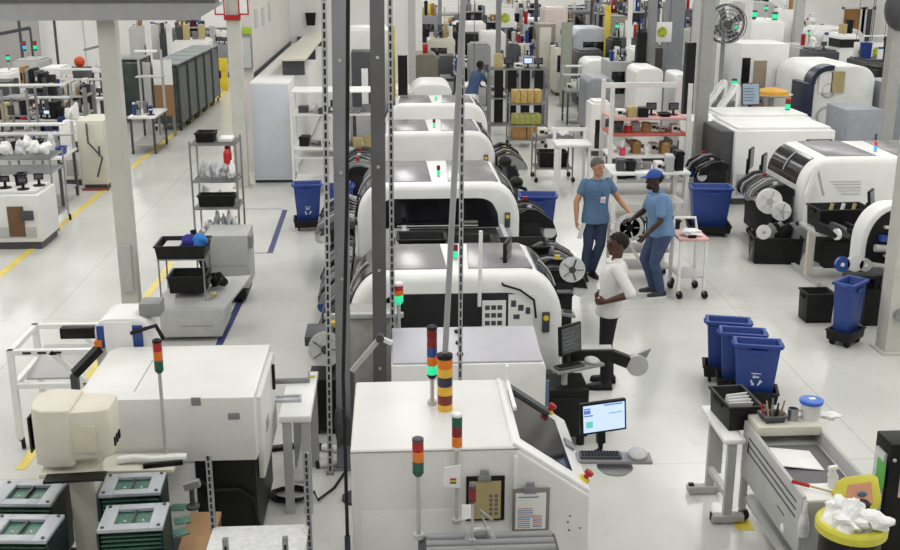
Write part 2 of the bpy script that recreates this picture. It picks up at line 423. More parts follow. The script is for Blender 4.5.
# the row by the far columns
x0 = V(766, 205, 17.8).x; r1 = placer('pick_and_place_machine', 'white rounded machine with grooved front behind the black feeder bins', x0, x0+2.7, 16.3, 18.0, 1.55, window=False, slot=False, lights=(redlit, bluelit), ridges=True, group='rounded white machines beside the column', sky=((.16, .46), (.58, .9)))
x0 = V(851, 240, 13.6).x; r2 = placer('pick_and_place_machine', 'white arch-shaped machine with open dark front behind the column', x0, x0+2.3, 13.3, 13.62, 1.5, window=False, slot=False, group='rounded white machines beside the column', arch=True, sky=())
q = loafpoly(x0+.075, x0+2.1, .45, .95, 1.44, .36)
cav = MB().prism(q, 13.28, 13.31).build('dark_opening', black, r2)
MB().cyl((x0+.16, 13.22, .95), (x0+1.6, 13.22, .85), .05).cyl((x0+.14, 13.22, .72), (x0+1.6, 13.22, .5), .04).build('roller', lgrey, cav)
MB().cb((x0+.28, 13.22, 1.08), (.14, .1, .07)).build('feeder_head', bluel, cav)
MB().cb((x0+.42, 13.24, 1.22), (.3, .06, .03)).cb((x0+.45, 13.24, .84), (.3, .06, .03)).build('guide', white, cav)

# ---------------------------------------------------------------- nearest machine: sloped operator hood
Z = 1.45; Yf = G(350, 450.5, Z).y; Yk = G(360, 381.5, Z).y
xl = G(350, 452, Z).x; xr = G(513, 452, Z).x; e = V(590, 496, Yf); xe, ze = e.x, e.z
fm = wthing('stencil_printer', 'large white box machine with sloped dark window and clipboards on its front', 'machine', ((xl+xe)/2, (Yf+Yk)/2, 0))
MB().prism([(xl, .3), (xl, Z), (xr, Z), (xe, ze), (xe, .3)], Yf, Yk).build('housing', white, fm, bev=.02, seg=3)
B('plinth', fm, dgrey, xl+.06, xe-.06, Yf+.06, Yk-.06, .05, .31)
feet(fm, xl, xe, Yf, Yk, .15)
# hood frame and window lie on the slope
sl = Vector((xe-xr, 0, ze-Z)); L = sl.length; su = sl.normalized(); sn = Vector((-su.z, 0, su.x)); sn = sn if sn.z > 0 else -sn
def onslope(u, y, h=0): return Vector((xr, y, Z)) + su*u + sn*h
def slopeplate(u0, u1, ya, yb, h0, h1, skew=0):
    vs = [onslope(u, y, h) for h in (h0, h1) for u, y in ((u0, ya), (u1, ya+skew), (u1, yb), (u0, yb))]
    return MB().add(vs, [(3,2,1,0),(4,5,6,7),(0,1,5,4),(1,2,6,5),(2,3,7,6),(3,0,4,7)])
hd = slopeplate(.0, L*.99, Yf+.02, Yk-.02, -.005, .03).build('hood', white2, fm, bev=.012)
slopeplate(.07, L*.78, Yf+.16, Yk-.2, .03, .036).build('hood_window', glassd, hd)
slopeplate(.1, L*.7, Yk-.18, Yk-.08, .03, .055).build('hood_vent', dgrey, hd)
slopeplate(L*.82, L*.93, Yk-.62, Yk-.5, .03, .05).build('control_strip', mgrey, hd)
for u, y in ((L*.93, Yf+.14), (L*.72, Yk-.09)):
    p = onslope(u, y, .03)
    bs = MB().cyl(p, p+sn*.02, .04).build('emergency_stop', yellow, fm)
    MB().cyl(p+sn*.02, p+sn*.05, .018).cyl(p+sn*.05, p+sn*.075, .032).build('button', red, bs)
a = V(515, 488, Yf); b = V(515, 455, Yf)
MB().box(a.x-.014, a.x+.014, Yf-.02, Yf, a.z, b.z).build('hood_stay', white2, fm, bev=.004)
p = G(516, 415, Z); MB().box(p.x-.012, p.x+.014, Yk-.62, Yk-.05, Z, Z+.03).build('hinge_rail', white2, fm, bev=.004)
MB().box(p.x-.012, p.x+.014, Yk-.1, Yk-.06, Z, Z+.14).build('hood_bracket', white2, fm, bev=.004)
for q in ((382, 512), (381, 530), (570, 516), (568, 522), (580, 528), (569, 530)):
    MB().sph(V(q[0], q[1], Yf), .007, 8, 5).build('screw', dgrey, fm)
B('access_panel', fm, white, xl+.06, xr-.05, Yf-.006, Yf+.01, .4, 1.0, .003)
B('lid_seam', fm, mgrey, xl+.002, xr+.05, Yf-.003, Yf+.01, Z-.02, Z-.015)
# dark cable tray and pipes along the foot of the picture, in front of the machine
q0 = V(418, 538, 6.2); q1 = V(556, 538, 6.2)
tr = wthing('cable_trough', 'dark grey trough with pipes and cables at the foot of the big sloped-window machine', 'trough', ((q0.x+q1.x)/2, 6.1, 0))
B('channel', tr, dgrey, q0.x, q1.x, 6.0, 6.25, q0.z-.3, q0.z-.01, .02)
mb = MB()
for k in range(3): mb.cyl((q0.x+.05, 6.03+.08*k, q0.z), (q1.x-.03, 6.03+.08*k, q0.z), .03)
mb.build('pipe', mgrey, tr)
B('leg', tr, dgrey, q0.x+.05, q0.x+.1, 6.08, 6.16, 0, q0.z-.3); B('leg', tr, dgrey, q1.x-.1, q1.x-.05, 6.08, 6.16, 0, q0.z-.3)
c = V(482, 540, 6.15)
MB().tube([c+Vector((-.12, 0, -.05)), c+Vector((-.06, 0, .07)), c+Vector((.03, 0, .08)), c+Vector((.1, 0, -.06))], .022).tube([c+Vector((.05, 0, -.05)), c+Vector((.02, 0, .12)), c+Vector((-.02, .03, .2)), V(492, 520, 6.3)], .01).build('cable', lgrey, tr)

# clipboards and tag on its front
def clip(label, x0, y0, x1, y1, frame, sheet, dark, tilt=0):
    a = V(x0, y1, Yf-.02); b = V(x1, y0, Yf-.02)
    t = wthing('clipboard', label, 'clipboard', ((a.x+b.x)/2, Yf-.02, a.z))
    B('board', t, frame, a.x, b.x, Yf-.022, Yf-.008, a.z, b.z, .003)
    w = b.x-a.x; h = b.z-a.z
    pg = B('sheet', t, sheet, a.x+w*.08, b.x-w*.1, Yf-.027, Yf-.022, a.z+h*.05, b.z-h*.1)
    mb = MB()
    if dark:
        mb.use(ink)
        for i in range(2):
            for j in range(5): mb.box(a.x+w*(.6+.14*i), a.x+w*(.68+.14*i), Yf-.029, Yf-.027, a.z+h*(.14+.1*j), a.z+h*(.2+.1*j))
    else:
        for j in range(10):
            mb.use(inkb if j % 3 else inkr); mb.box(a.x+w*.14, a.x+w*(.55 if j > 4 else .48), Yf-.029, Yf-.027, a.z+h*(.08+.05*j), a.z+h*(.1+.05*j))
            if j < 6: mb.use(inkr if j % 3 else inkb); mb.box(a.x+w*.55, a.x+w*.8, Yf-.029, Yf-.027, a.z+h*(.1+.05*j), a.z+h*(.125+.05*j))
        mb.use(ink); mb.box(a.x+w*.14, a.x+w*.7, Yf-.029, Yf-.027, a.z+h*.8, a.z+h*.82)
    mb.build('lettering', None, pg)
    MB().box(a.x+w*.3, a.x+w*.64, Yf-.035, Yf-.02, b.z-h*.1, b.z+h*.04).box(a.x+w*.36, a.x+w*.58, Yf-.03, Yf-.012, b.z, b.z+h*.14).build('metal_clip', mgrey, t, bev=.003)
clip('black clipboard holding a tan sheet on the big sloped-window machine', 466, 476, 505, 521, black, tan, True)
clip('clipboard with white printed form and grey metal clip on the big sloped-window machine', 512, 488, 550, 531, M('clipboard_edge', '8a8078', .6), paper, False)
a = V(444, 488, Yf-.14); b = V(460, 464, Yf-.14)

# towers standing in front of and on the machine
def tower(label, foot, ptop, px, ylens, r, cols, Y, cap=dgrey, bot=None, polemat=None, zfoot=None, group='signal towers'):
    """signal tower as a thing; ylens = (top, bottom) of the lens stack in the photo"""
    zt = V(px, ylens[0], Y).z; zb = V(px, ylens[1], Y).z; x = V(px, (ylens[0]+ylens[1])/2, Y).x
    z0 = zfoot if zfoot is not None else V(px, foot, Y).z
    t = wthing('signal_tower', label, 'signal light', (x, Y, z0), group)
    pr = r*.4; lh = (zt-zb)/len(cols)
    MB().cyl((x, Y, z0), (x, Y, zb-r*.7), pr).cyl((x, Y, z0), (x, Y, z0+.03), r*.95).build('pole', polemat or lgrey, t)
    MB().lathe([(pr, zb-r*.9), (r*.65, zb-r*.85), (r*1.0, zb-.01), (r*1.0, zb)], (x, Y, 0)).build('socket', bot or dgrey, t)
    for k, c in enumerate(cols):
        za = zt-(k+1)*lh
        MB().lathe([(r*.9, za), (r, za+.004), (r, za+lh-.004), (r*.9, za+lh)], (x, Y, 0)).build('lens', c, t)
    MB().lathe([(r*1.02, zt), (r*1.02, zt+r*.5), (r*.6, zt+r*.75)], (x, Y, 0)).build('cap', cap, t)
    return t, x, zb
tower('red, amber and green signal light on thin grey pole before the big sloped-window machine', 530, 0, 418, (441, 471), .036, (red, orange, greend), 6.18, bot=greend, zfoot=V(450, 538, 6.2).z+.02)
tower('signal light with green, dark red and amber bands on the big sloped-window machine', 490, 0, 457, (416, 446), .034, (greend, redd, orange), 6.36, cap=white2, bot=white2, zfoot=V(457, 538, 6.2).z+.02)
tower('small dark red signal light in front of the tan clipboard', 548, 0, 472.5, (487, 500), .023, (redd,), 6.1, zfoot=V(457, 538, 6.2).z+.02)
t, x, zb = tower('five-colour signal light with lit green bottom behind the big sloped-window machine', 395, 0, 432, (329, 374), .037, (redd, M('red_lens','8c2420',.25), bluel, orange, greenlit), 7.3, cap=black, bot=black, zfoot=Z)
tower('signal light with lit green lens before the front rounded machine', 327, 0, 398.5, (285, 300), .045, (red, orange, greenlit), 9.78, cap=white2, bot=greenlit, zfoot=0)
# tall pole carrying the striped signal stack
Yp = 7.2; p = V(445, 415, Yp); top = V(466, -40, Yp)
t = wthing('signal_pole', 'tall grey pole with amber and blue banded signal stack on the sloped-window machine', 'signal light', (p.x, Yp, Z))
zA, zB = V(445, 358, Yp).z, V(445, 412, Yp).z
MB().tube([(p.x, Yp, zA), (p.x+.02, Yp, zA+.4), (p.x+(ZC-zA)*.05, Yp, ZC)], .021, 12).build('pole', M('light_pole_grey','a6a6aa',.45,.3), t)
MB().cyl((p.x, Yp, Z), (p.x, Yp, zB), .05).build('base', white2, t)
n = 6
for k, c in enumerate((orange, M('amber_stripe', 'e8b63c', .4), M('navy_lens', '262a48', .25), MATS['amber_stripe'], redd, MATS['amber_stripe'])):
    h = (zA-zB)/n; za = zA-(k+1)*h
    MB().lathe([(.05, za), (.055, za+.004), (.055, za+h-.004), (.05, za+h)], (p.x, Yp, 0)).build('lens', c, t)
MB().lathe([(.056, zA), (.056, zA+.03), (.03, zA+.04)], (p.x, Yp, 0)).build('cap', black, t)
# hanging tag
a = V(443, 488, 6.3); b = V(461, 464, 6.3)
t = solo('hanging_tag', 'white tag with red, yellow and green mark hanging on a signal light pole', 'tag', paper, MB().prism([(a.x, a.z+.02), (b.x-.01, a.z), (b.x, b.z), (a.x+.01, b.z-.02)], 6.29, 6.296))
mb = MB()
for k, c in enumerate((red, yellow, greend)): mb.use(c); mb.box(a.x+.045, a.x+.085, 6.286, 6.29, a.z+.06-.012*k, a.z+.072-.012*k)
mb.build('mark', None, t)
a = V(461, 513, 6.15); b = V(470, 498, 6.15)
solo('hanging_tag', 'blank white card beside the small dark red signal light', 'tag', paper, MB().prism([(a.x, a.z), (b.x, a.z+.01), (b.x, b.z), (a.x, b.z)], 6.06, 6.066))

# monitor and keyboard on an arm at the operator side
def monitor_arm(label, c, w, h, yawd, tilt, scr, arm_to, kb=None, base=None, frame=black):
    """flat monitor whose centre is c (room coordinates), screen towards -Y turned by yawd"""
    t = thing('monitor_station', label, 'monitor', c)
    R = Euler((math.radians(tilt), 0, math.radians(yawd))).to_matrix()
    def P(x, y, z): return R @ Vector((x, y, z))
    def plate(name, x0, x1, y0, y1, z0, z1, m, par, bev=0):
        mb = MB().box(x0, x1, y0, y1, z0, z1); mb.v = [R @ v for v in mb.v]; return mb.build(name, m, par, bev)
    f = plate('monitor', -w/2, w/2, 0, .04, -h/2, h/2, frame, t, .008)
    sc = plate('screen', -w/2+.018, w/2-.018, -.004, .002, -h/2+.018, h/2-.02, scr, f)
    if scr is screen:
        mb = MB().use(scr_w)
        for a_, b_, c_, d_ in ((-.44, -.3, .3, .34), (-.44, -.3, .16, .28), (-.44, -.25, .08, .12), (0, .4, .36, .4), (.1, .4, .1, .12)): mb.box(a_*w, b_*w, -.006, -.004, c_*h, d_*h)
        mb.use(scr_g).box(-.4*w, -.25*w, -.006, -.004, -.28*h, -.08*h)
        mb.v = [R @ v for v in mb.v]; mb.build('screen_text', None, f)
    else:
        mb = MB().use(ink)
        for k in range(5): mb.box(-.38*w, (.1+.06*(k % 3))*w, -.006, -.004, (-.3+.13*k)*h, (-.26+.13*k)*h)
        mb.v = [R @ v for v in mb.v]; mb.build('screen_text', None, f)
    plate('stand', -.03, .03, .04, .09, -h/2-.1, -.02, frame, t, .005)
    a = P(0, .07, -h/2-.1)
    MB().tube([a, a+Vector((0, 0, -.06)), Vector(arm_to)-Vector(c)], .022).build('arm', frame, t)
    if kb:
        kc, kw, kd, kr = kb; kc = Vector(kc)-Vector(c); K = Euler((0, 0, math.radians(kr))).to_matrix()
        def kp(name, x0, x1, y0, y1, z0, z1, m, par, bev=0):
            mb = MB().box(x0, x1, y0, y1, z0, z1); mb.v = [K @ v + kc for v in mb.v]; return mb.build(name, m, par, bev)
        sh = kp('keyboard_shelf', -kw/2, kw/2+.2, -kd/2, kd/2, -.03, 0, mgrey, t, .01)
        ky = kp('keyboard', -kw/2+.02, kw/2-.02, -kd/2+.02, kd/2-.04, 0, .025, dgrey, t, .006)
        mb = MB()
        for i in range(12):
            for j in range(4): mb.box(-kw/2+.035+i*(kw-.07)/12, -kw/2+.028+(i+1)*(kw-.07)/12, -kd/2+.03+j*(kd-.08)/4, -kd/2+.024+(j+1)*(kd-.08)/4, .025, .032)
        mb.v = [K @ v + kc for v in mb.v]; mb.build('keys', black, ky)
        mb = MB().sph((kw/2+.1, 0, .02), (.07, .09, .035)); mb.v = [K @ v + kc for v in mb.v]; mb.build('mouse', lgrey, t)
    return t
c = V(604, 417, 7.3)
ms = monitor_arm('flat monitor with lit blue screen on the arm of the big sloped-window machine', (c.x, 7.3, c.z),   .37, .24, 15, -8, screen, (xe-.02, 7.2, c.z-.32), kb=((V(600, 456, 7.05).x, 7.05, V(600, 456, 7.05).z), .34, .16, -4))
solo('plastic_tray', 'small grey oval tray beneath the keyboard of the lit blue monitor', 'tray', mgrey, MB().lathe([(.02, -.03), (.11, -.02), (.13, 0), (.1, .0)], V(615, 467, 7.0)))

# ---------------------------------------------------------------- low printer behind it
xa = G(391, 328, 1.2).x; xb = G(537, 328, 1.2).x
p2 = wthing('stencil_printer', 'low white box machine with lavender grey lid behind the big sloped-window machine', 'machine', ((xa+xb)/2, 9.33, 0))
def roundright(x0, x1, z0, z1, r): return [(x0, z0), (x0, z1)] + arc(x1-r, z1-r, r, r, 90, 0, 6) + [(x1, z0)]
MB().prism(roundright(xa, xb, .3, 1.1, .06), 8.98, 9.68).build('housing', white2, p2, bev=.012)
ld_ = MB().prism([(9.0, 1.1), (9.0, 1.12), (9.66, 1.22), (9.66, 1.1)], xa+.01, xb-.03, 'x').build('lid', lav, p2, bev=.012)
for k in (9.12, 9.33, 9.55): MB().cyl((xa+.62, k, 1.12+(k-9.0)*.15), (xa+.62, k, 1.14+(k-9.0)*.15), .03).build('knob', black, ld_)
MB().cyl((xb+.0, 9.1, .75), (xb+.03, 9.1, .75), .02).build('button', red, p2)
B('plinth', p2, dgrey, xa+.05, xb-.05, 9.04, 9.62, 0, .31)
B('air_pipe', p2, M('blue_pipe', '5f7490', .5), xb+.005, xb+.04, 9.04, 9.08, .3, .9)
# light grey conveyor cabinet left of the line, with its bent arm
a = V(345, 318, 9.9); b = V(388, 318, 9.9)
t = wthing('conveyor_cabinet', 'light grey cabinet panel between the two grey uprights', 'cabinet', ((a.x+b.x)/2, 10.1, 0))
B('body', t, M('speckled_grey_panel', 'a8a7a2', .55, var=.2, scale=9), a.x, b.x+.1, 9.9, 10.35, .25, a.z, .01)
B('plinth', t, dgrey, a.x+.05, b.x+.05, 9.95, 10.3, 0, .26)
B('top_rail', t, lgrey, a.x-.2, b.x+.15, 9.86, 9.92, a.z, a.z+.05, .01)
a = V(352, 371, 8.6); b = V(380, 338, 8.6); c = V(392, 343, 8.6)
t = wthing('articulated_arm', 'bent white lamp arm rising beside the low printer', 'arm', (a.x, 8.6, 0))
MB().bar(a, b, .04).build('lower_arm', lgrey, t); MB().bar(b, c, .035).build('upper_arm', white2, t)
MB().cyl(b-Vector((0, .035, 0)), b+Vector((0, .035, 0)), .035).build('joint', dgrey, t)
MB().cyl((a.x, 8.6, 0), (a.x, 8.6, a.z), .022).cyl((a.x, 8.6, 0), (a.x, 8.6, .03), .12).build('post', dgrey, t)
# ---------------------------------------------------------------- shared builders for the loose equipment
def openbox(mb, w, d, h, tap=.9, th=.012, rim=.02, z=0):
    """tapered open tub centred on the origin"""
    def ring(f, zz, g=0): return [(-w/2*f-g, -d/2*f-g, zz), (w/2*f+g, -d/2*f-g, zz), (w/2*f+g, d/2*f+g, zz), (-w/2*f-g, d/2*f+g, zz)]
    R = [ring(tap, z), ring(1, z+h-rim), ring(1, z+h-rim, rim*.6), ring(1, z+h, rim*.6), ring(1, z+h, -th), ring(tap, z+th, -th)]
    vs = [p for r in R for p in r]; fs = [(3, 2, 1, 0)]
    for i in range(len(R)-1):
        for k in range(4): fs.append((i*4+k, i*4+(k+1) % 4, i*4+4+(k+1) % 4, i*4+4+k))
    e = (len(R)-1)*4; fs.append((e, e+1, e+2, e+3))
    return mb.add(vs, fs)
def caster(t, x, y, r=.05, z=0, a=.4):
    c = MB().cyl((x, y, z+r*1.5), (x, y, z+r*2.2), .018).bar((x, y, z+r*1.7), (x+.02, y, z+r), .05, .012).build('caster', steel, t)
    dx, dy = math.cos(a)*.018, math.sin(a)*.018
    MB().cyl((x+.02-dx, y-dy, z+r), (x+.02+dx, y+dy, z+r), r).build('wheel', rubber, c)
def casters(t, x0, x1, y0, y1, r=.05):
    for x in (x0, x1):
        for y in (y0, y1): caster(t, x, y, r)
def posts(t, x0, x1, y0, y1, z0, z1, w, mat, name='post', rnd=False):
    for x in (x0, x1):
        for y in (y0, y1):
            mb = MB()
            if rnd: mb.cyl((x, y, z0), (x, y, z1), w/2, n=8)
            else: mb.box(x-w/2, x+w/2, y-w/2, y+w/2, z0, z1)
            mb.build(name, mat, t)
def recyc(parent, c, s, mat=None, axis='y'):
    """three chasing arrows in a triangle on a face turned to -Y"""
    mb = MB()
    for k in range(3):
        a0 = math.radians(90+120*k); R = lambda a, r: (c[0]+r*math.cos(a), c[2]+r*math.sin(a))
        da = math.radians(38)
        A = [R(a0-da, s*.66), R(a0-da, s), R(a0+da*.5, s), R(a0+da*.5, s*1.2), R(a0+da*1.25, s*.83), R(a0+da*.5, s*.46), R(a0+da*.5, s*.66)]
        mb.prism(A, c[1]-.004, c[1])
    return mb.build('recycling_logo', mat or M('faded_white_print', 'c3cbe0', .6), parent)
def recycling_bin(label, c, rz, w=.54, d=.29, h=.72, logo=True, dolly=True, zb=.14):
    t = thing('recycling_bin', label, 'bin', (c[0], c[1], 0), rz, 'blue recycling bins')
    b = openbox(MB(), w, d, h, .8, .014, .04, zb).build('tub', blue, t, bev=.012)
    MB().bar((-w*.2, -d/2-.012, zb+h*.86), (w*.2, -d/2-.012, zb+h*.86), .02, .04).build('handle', blue, b)
    for s in (-1, 1):
        MB().tube([(s*w*.46, -.07, zb+h-.02), (s*(w*.5+.03), -.05, zb+h-.03), (s*(w*.5+.03), .05, zb+h-.03), (s*w*.46, .07, zb+h-.02)], .014).build('end_handle', blue, b)
    if logo:
        f = 1-.2*.66
        q = recyc(b, (0, 0, 0), .06); q.location = (0, -d/2*(.8+.2*.34)-.006, zb+h*.3); q.rotation_euler = (-math.atan(.1*d/h), 0, 0)
        MB().box(-.05, .05, -.003, 0, .075, .085).build('lettering', MATS['faded_white_print'], q)
    if dolly:
        dl = openbox(MB(), w*1.06, d*1.3, .13, .95, .02, .02, .07).build('dolly', esd, t, bev=.008)
        for x in (-w*.36, w*.36):
            for y in (-d*.38, d*.38): MB().cyl((x-.015, y, .04), (x+.015, y, .04), .04, n=10).build('wheel', rubber, dl)
    return t
def tote(label, c, w, d, h, rz=0, mat=None, name='tote_box', cat='box', group=None, tap=.94):
    t = thing(name, label, cat, c, rz, group)
    openbox(MB(), w, d, h, tap, .012, .025).build('tub', mat or esd, t, bev=.006)
    for s in (-1, 1): MB().bar((s*(w/2+.012), -d*.2, h*.82), (s*(w/2+.012), d*.2, h*.82), .02, .03).build('handle', mat or esd, t)
    return t
def lump(name, label, cat, c, r, mat, group=None, seed=0, amp=.28):
    rd = random.Random(seed*7+3); bm = bmesh.new(); bmesh.ops.create_icosphere(bm, subdivisions=3, radius=1)
    ph = [Vector((rd.uniform(-1, 1), rd.uniform(-1, 1), rd.uniform(-1, 1)))*4 for _ in range(6)]
    for v in bm.verts:
        n = v.co.normalized(); k = 1+amp*sum(math.sin(n.dot(p)*1.6+i) for i, p in enumerate(ph))/3+rd.uniform(-.04, .04)
        v.co = Vector((n.x*r[0]*k, n.y*r[1]*k, max(n.z, -.6)*r[2]*k))
    lo = min(v.co.z for v in bm.verts)
    for v in bm.verts: v.co.z -= lo
    me = bpy.data.meshes.new(name); bm.to_mesh(me); bm.free(); me.materials.append(mat)
    for p in me.polygons: p.use_smooth = amp < .2
    o = bpy.data.objects.new(name, me); COL.objects.link(o); o.location = c
    return tag(o, label, cat, group)
def carton(label, c, w, d, h, rz=0, mat=None, group=None, name='cardboard_box', tape=True):
    t = thing(name, label, 'box', c, rz, group)
    MB().box(-w/2, w/2, -d/2, d/2, 0, h).build('carton', mat or card, t, bev=.006)
    if tape: MB().box(-.03, .03, -d/2-.002, d/2+.002, h-.05, h+.002).build('packing_tape', tan, t)
    return t
def reel(label, c, r, w=.03, axis='y', rz=0, group='component tape reels', hub=black, flange=None, fill=None, ring=.18):
    t = thing('tape_reel', label, 'reel', c, rz, group)
    rr = r*.3
    f = MB()
    for s in (-1, 1): f.lathe([(r*ring, s*w/2-.002), (r, s*w/2-.002), (r, s*w/2+.002), (r*ring, s*w/2+.002), (r*ring, s*w/2-.002)], axis=axis, n=28)
    f.build('reel_rim', flange or clearp, t)
    MB().lathe([(rr, -w/2), (r*.8, -w/2+.003), (r*.8, w/2-.003), (rr, w/2)], axis=axis, n=24).build('tape', fill or lgrey, t)
    MB().lathe([(rr*.9, -w/2-.008), (rr*.9, w/2+.008)], axis=axis, n=18).build('hub', hub, t)
    if r > .13:
        for k in range(5):
            a = 2*PI*k/5; q = (math.cos(a), math.sin(a)); o = -w/2-.005
            A = (q[0]*rr, q[1]*rr); D = (q[0]*r*.85, q[1]*r*.85)
            if axis == 'y': MB().bar((A[0], o, A[1]), (D[0], o, D[1]), .02, .006).build('spoke', white if fill is black else hub, t)
            if axis == 'x': MB().bar((o, A[0], A[1]), (o, D[0], D[1]), .02, .006).build('spoke', hub, t)
    return t
def wire_rack(label, x0, x1, y0, y1, zs, ztop, mat=chrome, w=.03, wheels=False, group=None, solid=None, name='wire_rack', cat='rack'):
    t = wthing(name, label, cat, ((x0+x1)/2, (y0+y1)/2, 0), group)
    posts(t, x0, x1, y0, y1, .1 if wheels else 0, ztop, w, mat, rnd=True)
    for z in zs:
        mb = MB()
        if solid: mb.box(x0, x1, y0, y1, z-.02, z)
        else:
            for y in (y0, y1): mb.box(x0, x1, y-.006, y+.006, z-.03, z)
            for x in (x0, x1): mb.box(x-.006, x+.006, y0, y1, z-.03, z)
            n = 9
            for k in range(1, n): mb.box(x0, x1, y0+(y1-y0)*k/n-.005, y0+(y1-y0)*k/n+.005, z-.012, z)
            for k in range(1, 4): mb.box(x0+(x1-x0)*k/4-.005, x0+(x1-x0)*k/4+.005, y0, y1, z-.022, z-.012)
        mb.build('wire_grate' if not solid else 'shelf', solid or mat, t)
    if wheels:
        for x in (x0, x1):
            for y in (y0, y1): caster(t, x, y, .055)
    return t
def feeder_cart(label, x0, y0, n, out=1, pitch=.075, z=.78, reels=True, h=.55, base=True, depth=.42, group='black feeder carts', mats=None):
    """a bank of tape feeders whose mouths face the machine at x0; out=+1 sticks out to +X"""
    L = n*pitch
    t = wthing('feeder_cart', label, 'feeder cart', (x0+out*depth/2, y0+L/2, 0), group)
    rd = random.Random(int(abs(x0*100)+y0*10))
    if base:
        a, b = sorted((x0+out*.04, x0+out*depth*.8))
        B('cart_body', t, esd, a, b, y0, y0+L, .16, z-.05, .015)
        for x in (a+.06, b-.06):
            for y in (y0+.08, y0+L-.08): caster(t, x, y, .05)
        MB().tube([(x0+out*depth*.8, y0+.06, z-.1), (x0+out*(depth*.8+.14), y0+.06, z-.06), (x0+out*(depth*.8+.14), y0+L-.06, z-.06), (x0+out*depth*.8, y0+L-.06, z-.1)], .016).build('push_handle', dgrey, t)
    for k in range(n):
        y = y0+pitch*(k+.5); j = rd.uniform(-.03, .05); w = pitch*rd.uniform(.45, .8)
        q = [(0, z-.04), (0, z+.07), (.16, z+.11+j), (depth*.7, z+.09+j), (depth+.05+j, z-.02), (depth+.1+j, z-.14), (depth*.75, z-.12), (.2, z-.05)]
        m = rd.choice(mats or [black, black, esd, dgrey, mgrey, black])
        f = MB().prism([(x0+out*u, v) for u, v in q], y-w/2, y+w/2).build('tape_feeder', m, t)
        if reels and k % 2 == 0:
            r = .09
            c = (x0+out*(depth+.02+j), y, z-.2+rd.uniform(-.03, .06))
            MB().lathe([(r*.25, -.012), (r, -.012), (r, .012), (r*.25, .012)], c, 18, 'y').build('feeder_reel', rd.choice([clearp, white, black, lgrey, bluel]), f)
        elif k % 3 == 0:
            MB().cb((x0+out*depth*.5, y, z+.13+j), (.06, w*.7, .05)).build('feeder_latch', rd.choice([white, red, yellow, lgrey]), f)
    return t

# ---------------------------------------------------------------- blue bins
def zc(px, py, z=.71): g = G(px, py, z); return (g.x, g.y)
recycling_bin('blue recycling bin with white logo, front one of the three standing together', zc(758, 342), math.radians(-14), .45, .22, .58)
recycling_bin('blue recycling bin in the middle of the three standing together', zc(743, 331), math.radians(-14), .45, .22, .58, logo=False)
recycling_bin('blue recycling bin at the back of the three standing together', zc(728.5, 320), math.radians(-14), .45, .22, .58, logo=False)
recycling_bin('narrow blue bin on black dolly at the foot of the column', zc(851, 281, .8), math.radians(42), .38, .24, .67, logo=False)
recycling_bin('blue bin standing behind the small pink-topped cart', zc(711, 185, .85), math.radians(-8),   .66, .42, h=.7, logo=False)
recycling_bin('blue recycling bin beside the second rounded machine', zc(538, 193, .85), math.radians(-6), .58, .4, h=.7)
recycling_bin('blue recycling bin on black dolly near the blue floor tape', zc(307, 182, .83), math.radians(4), .46, .34, h=.68)
recycling_bin('blue bin half hidden behind the grey upright', zc(341, 184, .83), math.radians(0), .4, .34, h=.68, logo=False)

# ---------------------------------------------------------------- L1: big white box machine with its side equipment
Z = 1.4; x0 = G(76, 397, Z).x; x1 = G(254, 397, Z).x; ya = G(254, 397, Z).y; yb = G(268, 344, Z).y
l1 = wthing('box_machine', 'wide white box machine with two grey label plates beside the beige monitor', 'machine', ((x0+x1)/2, (ya+yb)/2, 0))
MB().prism([(x0, ya+.1), (x0+.12, ya), (x1, ya), (x1, yb), (x0+.06, yb), (x0, yb-.1)], V(230, 461, ya).z, Z, 'z').build('housing', white, l1, bev=.014)
B('side_panel', l1, white, x1-.01, x1+.035, ya+.12, yb-.06, .66, Z-.05, .01)
MB().box(x1+.035, x1+.06, yb-.3, yb-.26, Z-.3, Z-.08).build('handle', black, l1, bev=.005)
MB().box(x1+.034, x1+.04, ya+.35, ya+.5, .95, 1.05).build('warning_label', M('label_grey', '9a9a98', .5), l1)
zlo = V(230, 461, ya).z; xre = V(194, 461, ya).x
B('lower_housing', l1, white, x0+.06, xre, ya+.03, yb-.05, .08, zlo+.01, .01)
B('recess', l1, black, xre, x1-.02, ya+.02, yb-.1, .16, zlo+.01, .01)
B('plinth', l1, dgrey, x0+.1, x1-.1, ya+.1, yb-.1, .0, .16)
MB().tube([(xre+.03, ya, .72), (x1-.35, ya-.03, .64), (x1-.15, ya-.02, .64), (x1-.05, ya, .55), (x1+.02, ya-.01, .05)], .014).build('cable', rubber, l1)
for a_, b_, m_ in (((191, 397.5), (201, 405), mgrey), ((228, 413), (240, 419), mgrey)):
    p = V(*a_, ya); q = V(*b_, ya); B('label_plate', l1, m_, p.x, q.x, ya-.008, ya+.004, q.z, p.z, .002)
p = V(88, 402, ya); q = V(91, 414, ya); B('latch', l1, black, p.x, q.x, ya-.006, ya+.02, q.z, p.z)
p = G(134, 392, Z); q = G(153, 360, Z); MB().bar(p, q, .006, .004).build('lid_seam', mgrey, l1)
t, xx, zz = tower('red, amber and green signal light before the wide white box machine', 460, 0, 158, (342, 369), .033, (red, orange, greend), 7.45, cap=black, bot=greend, zfoot=.86)
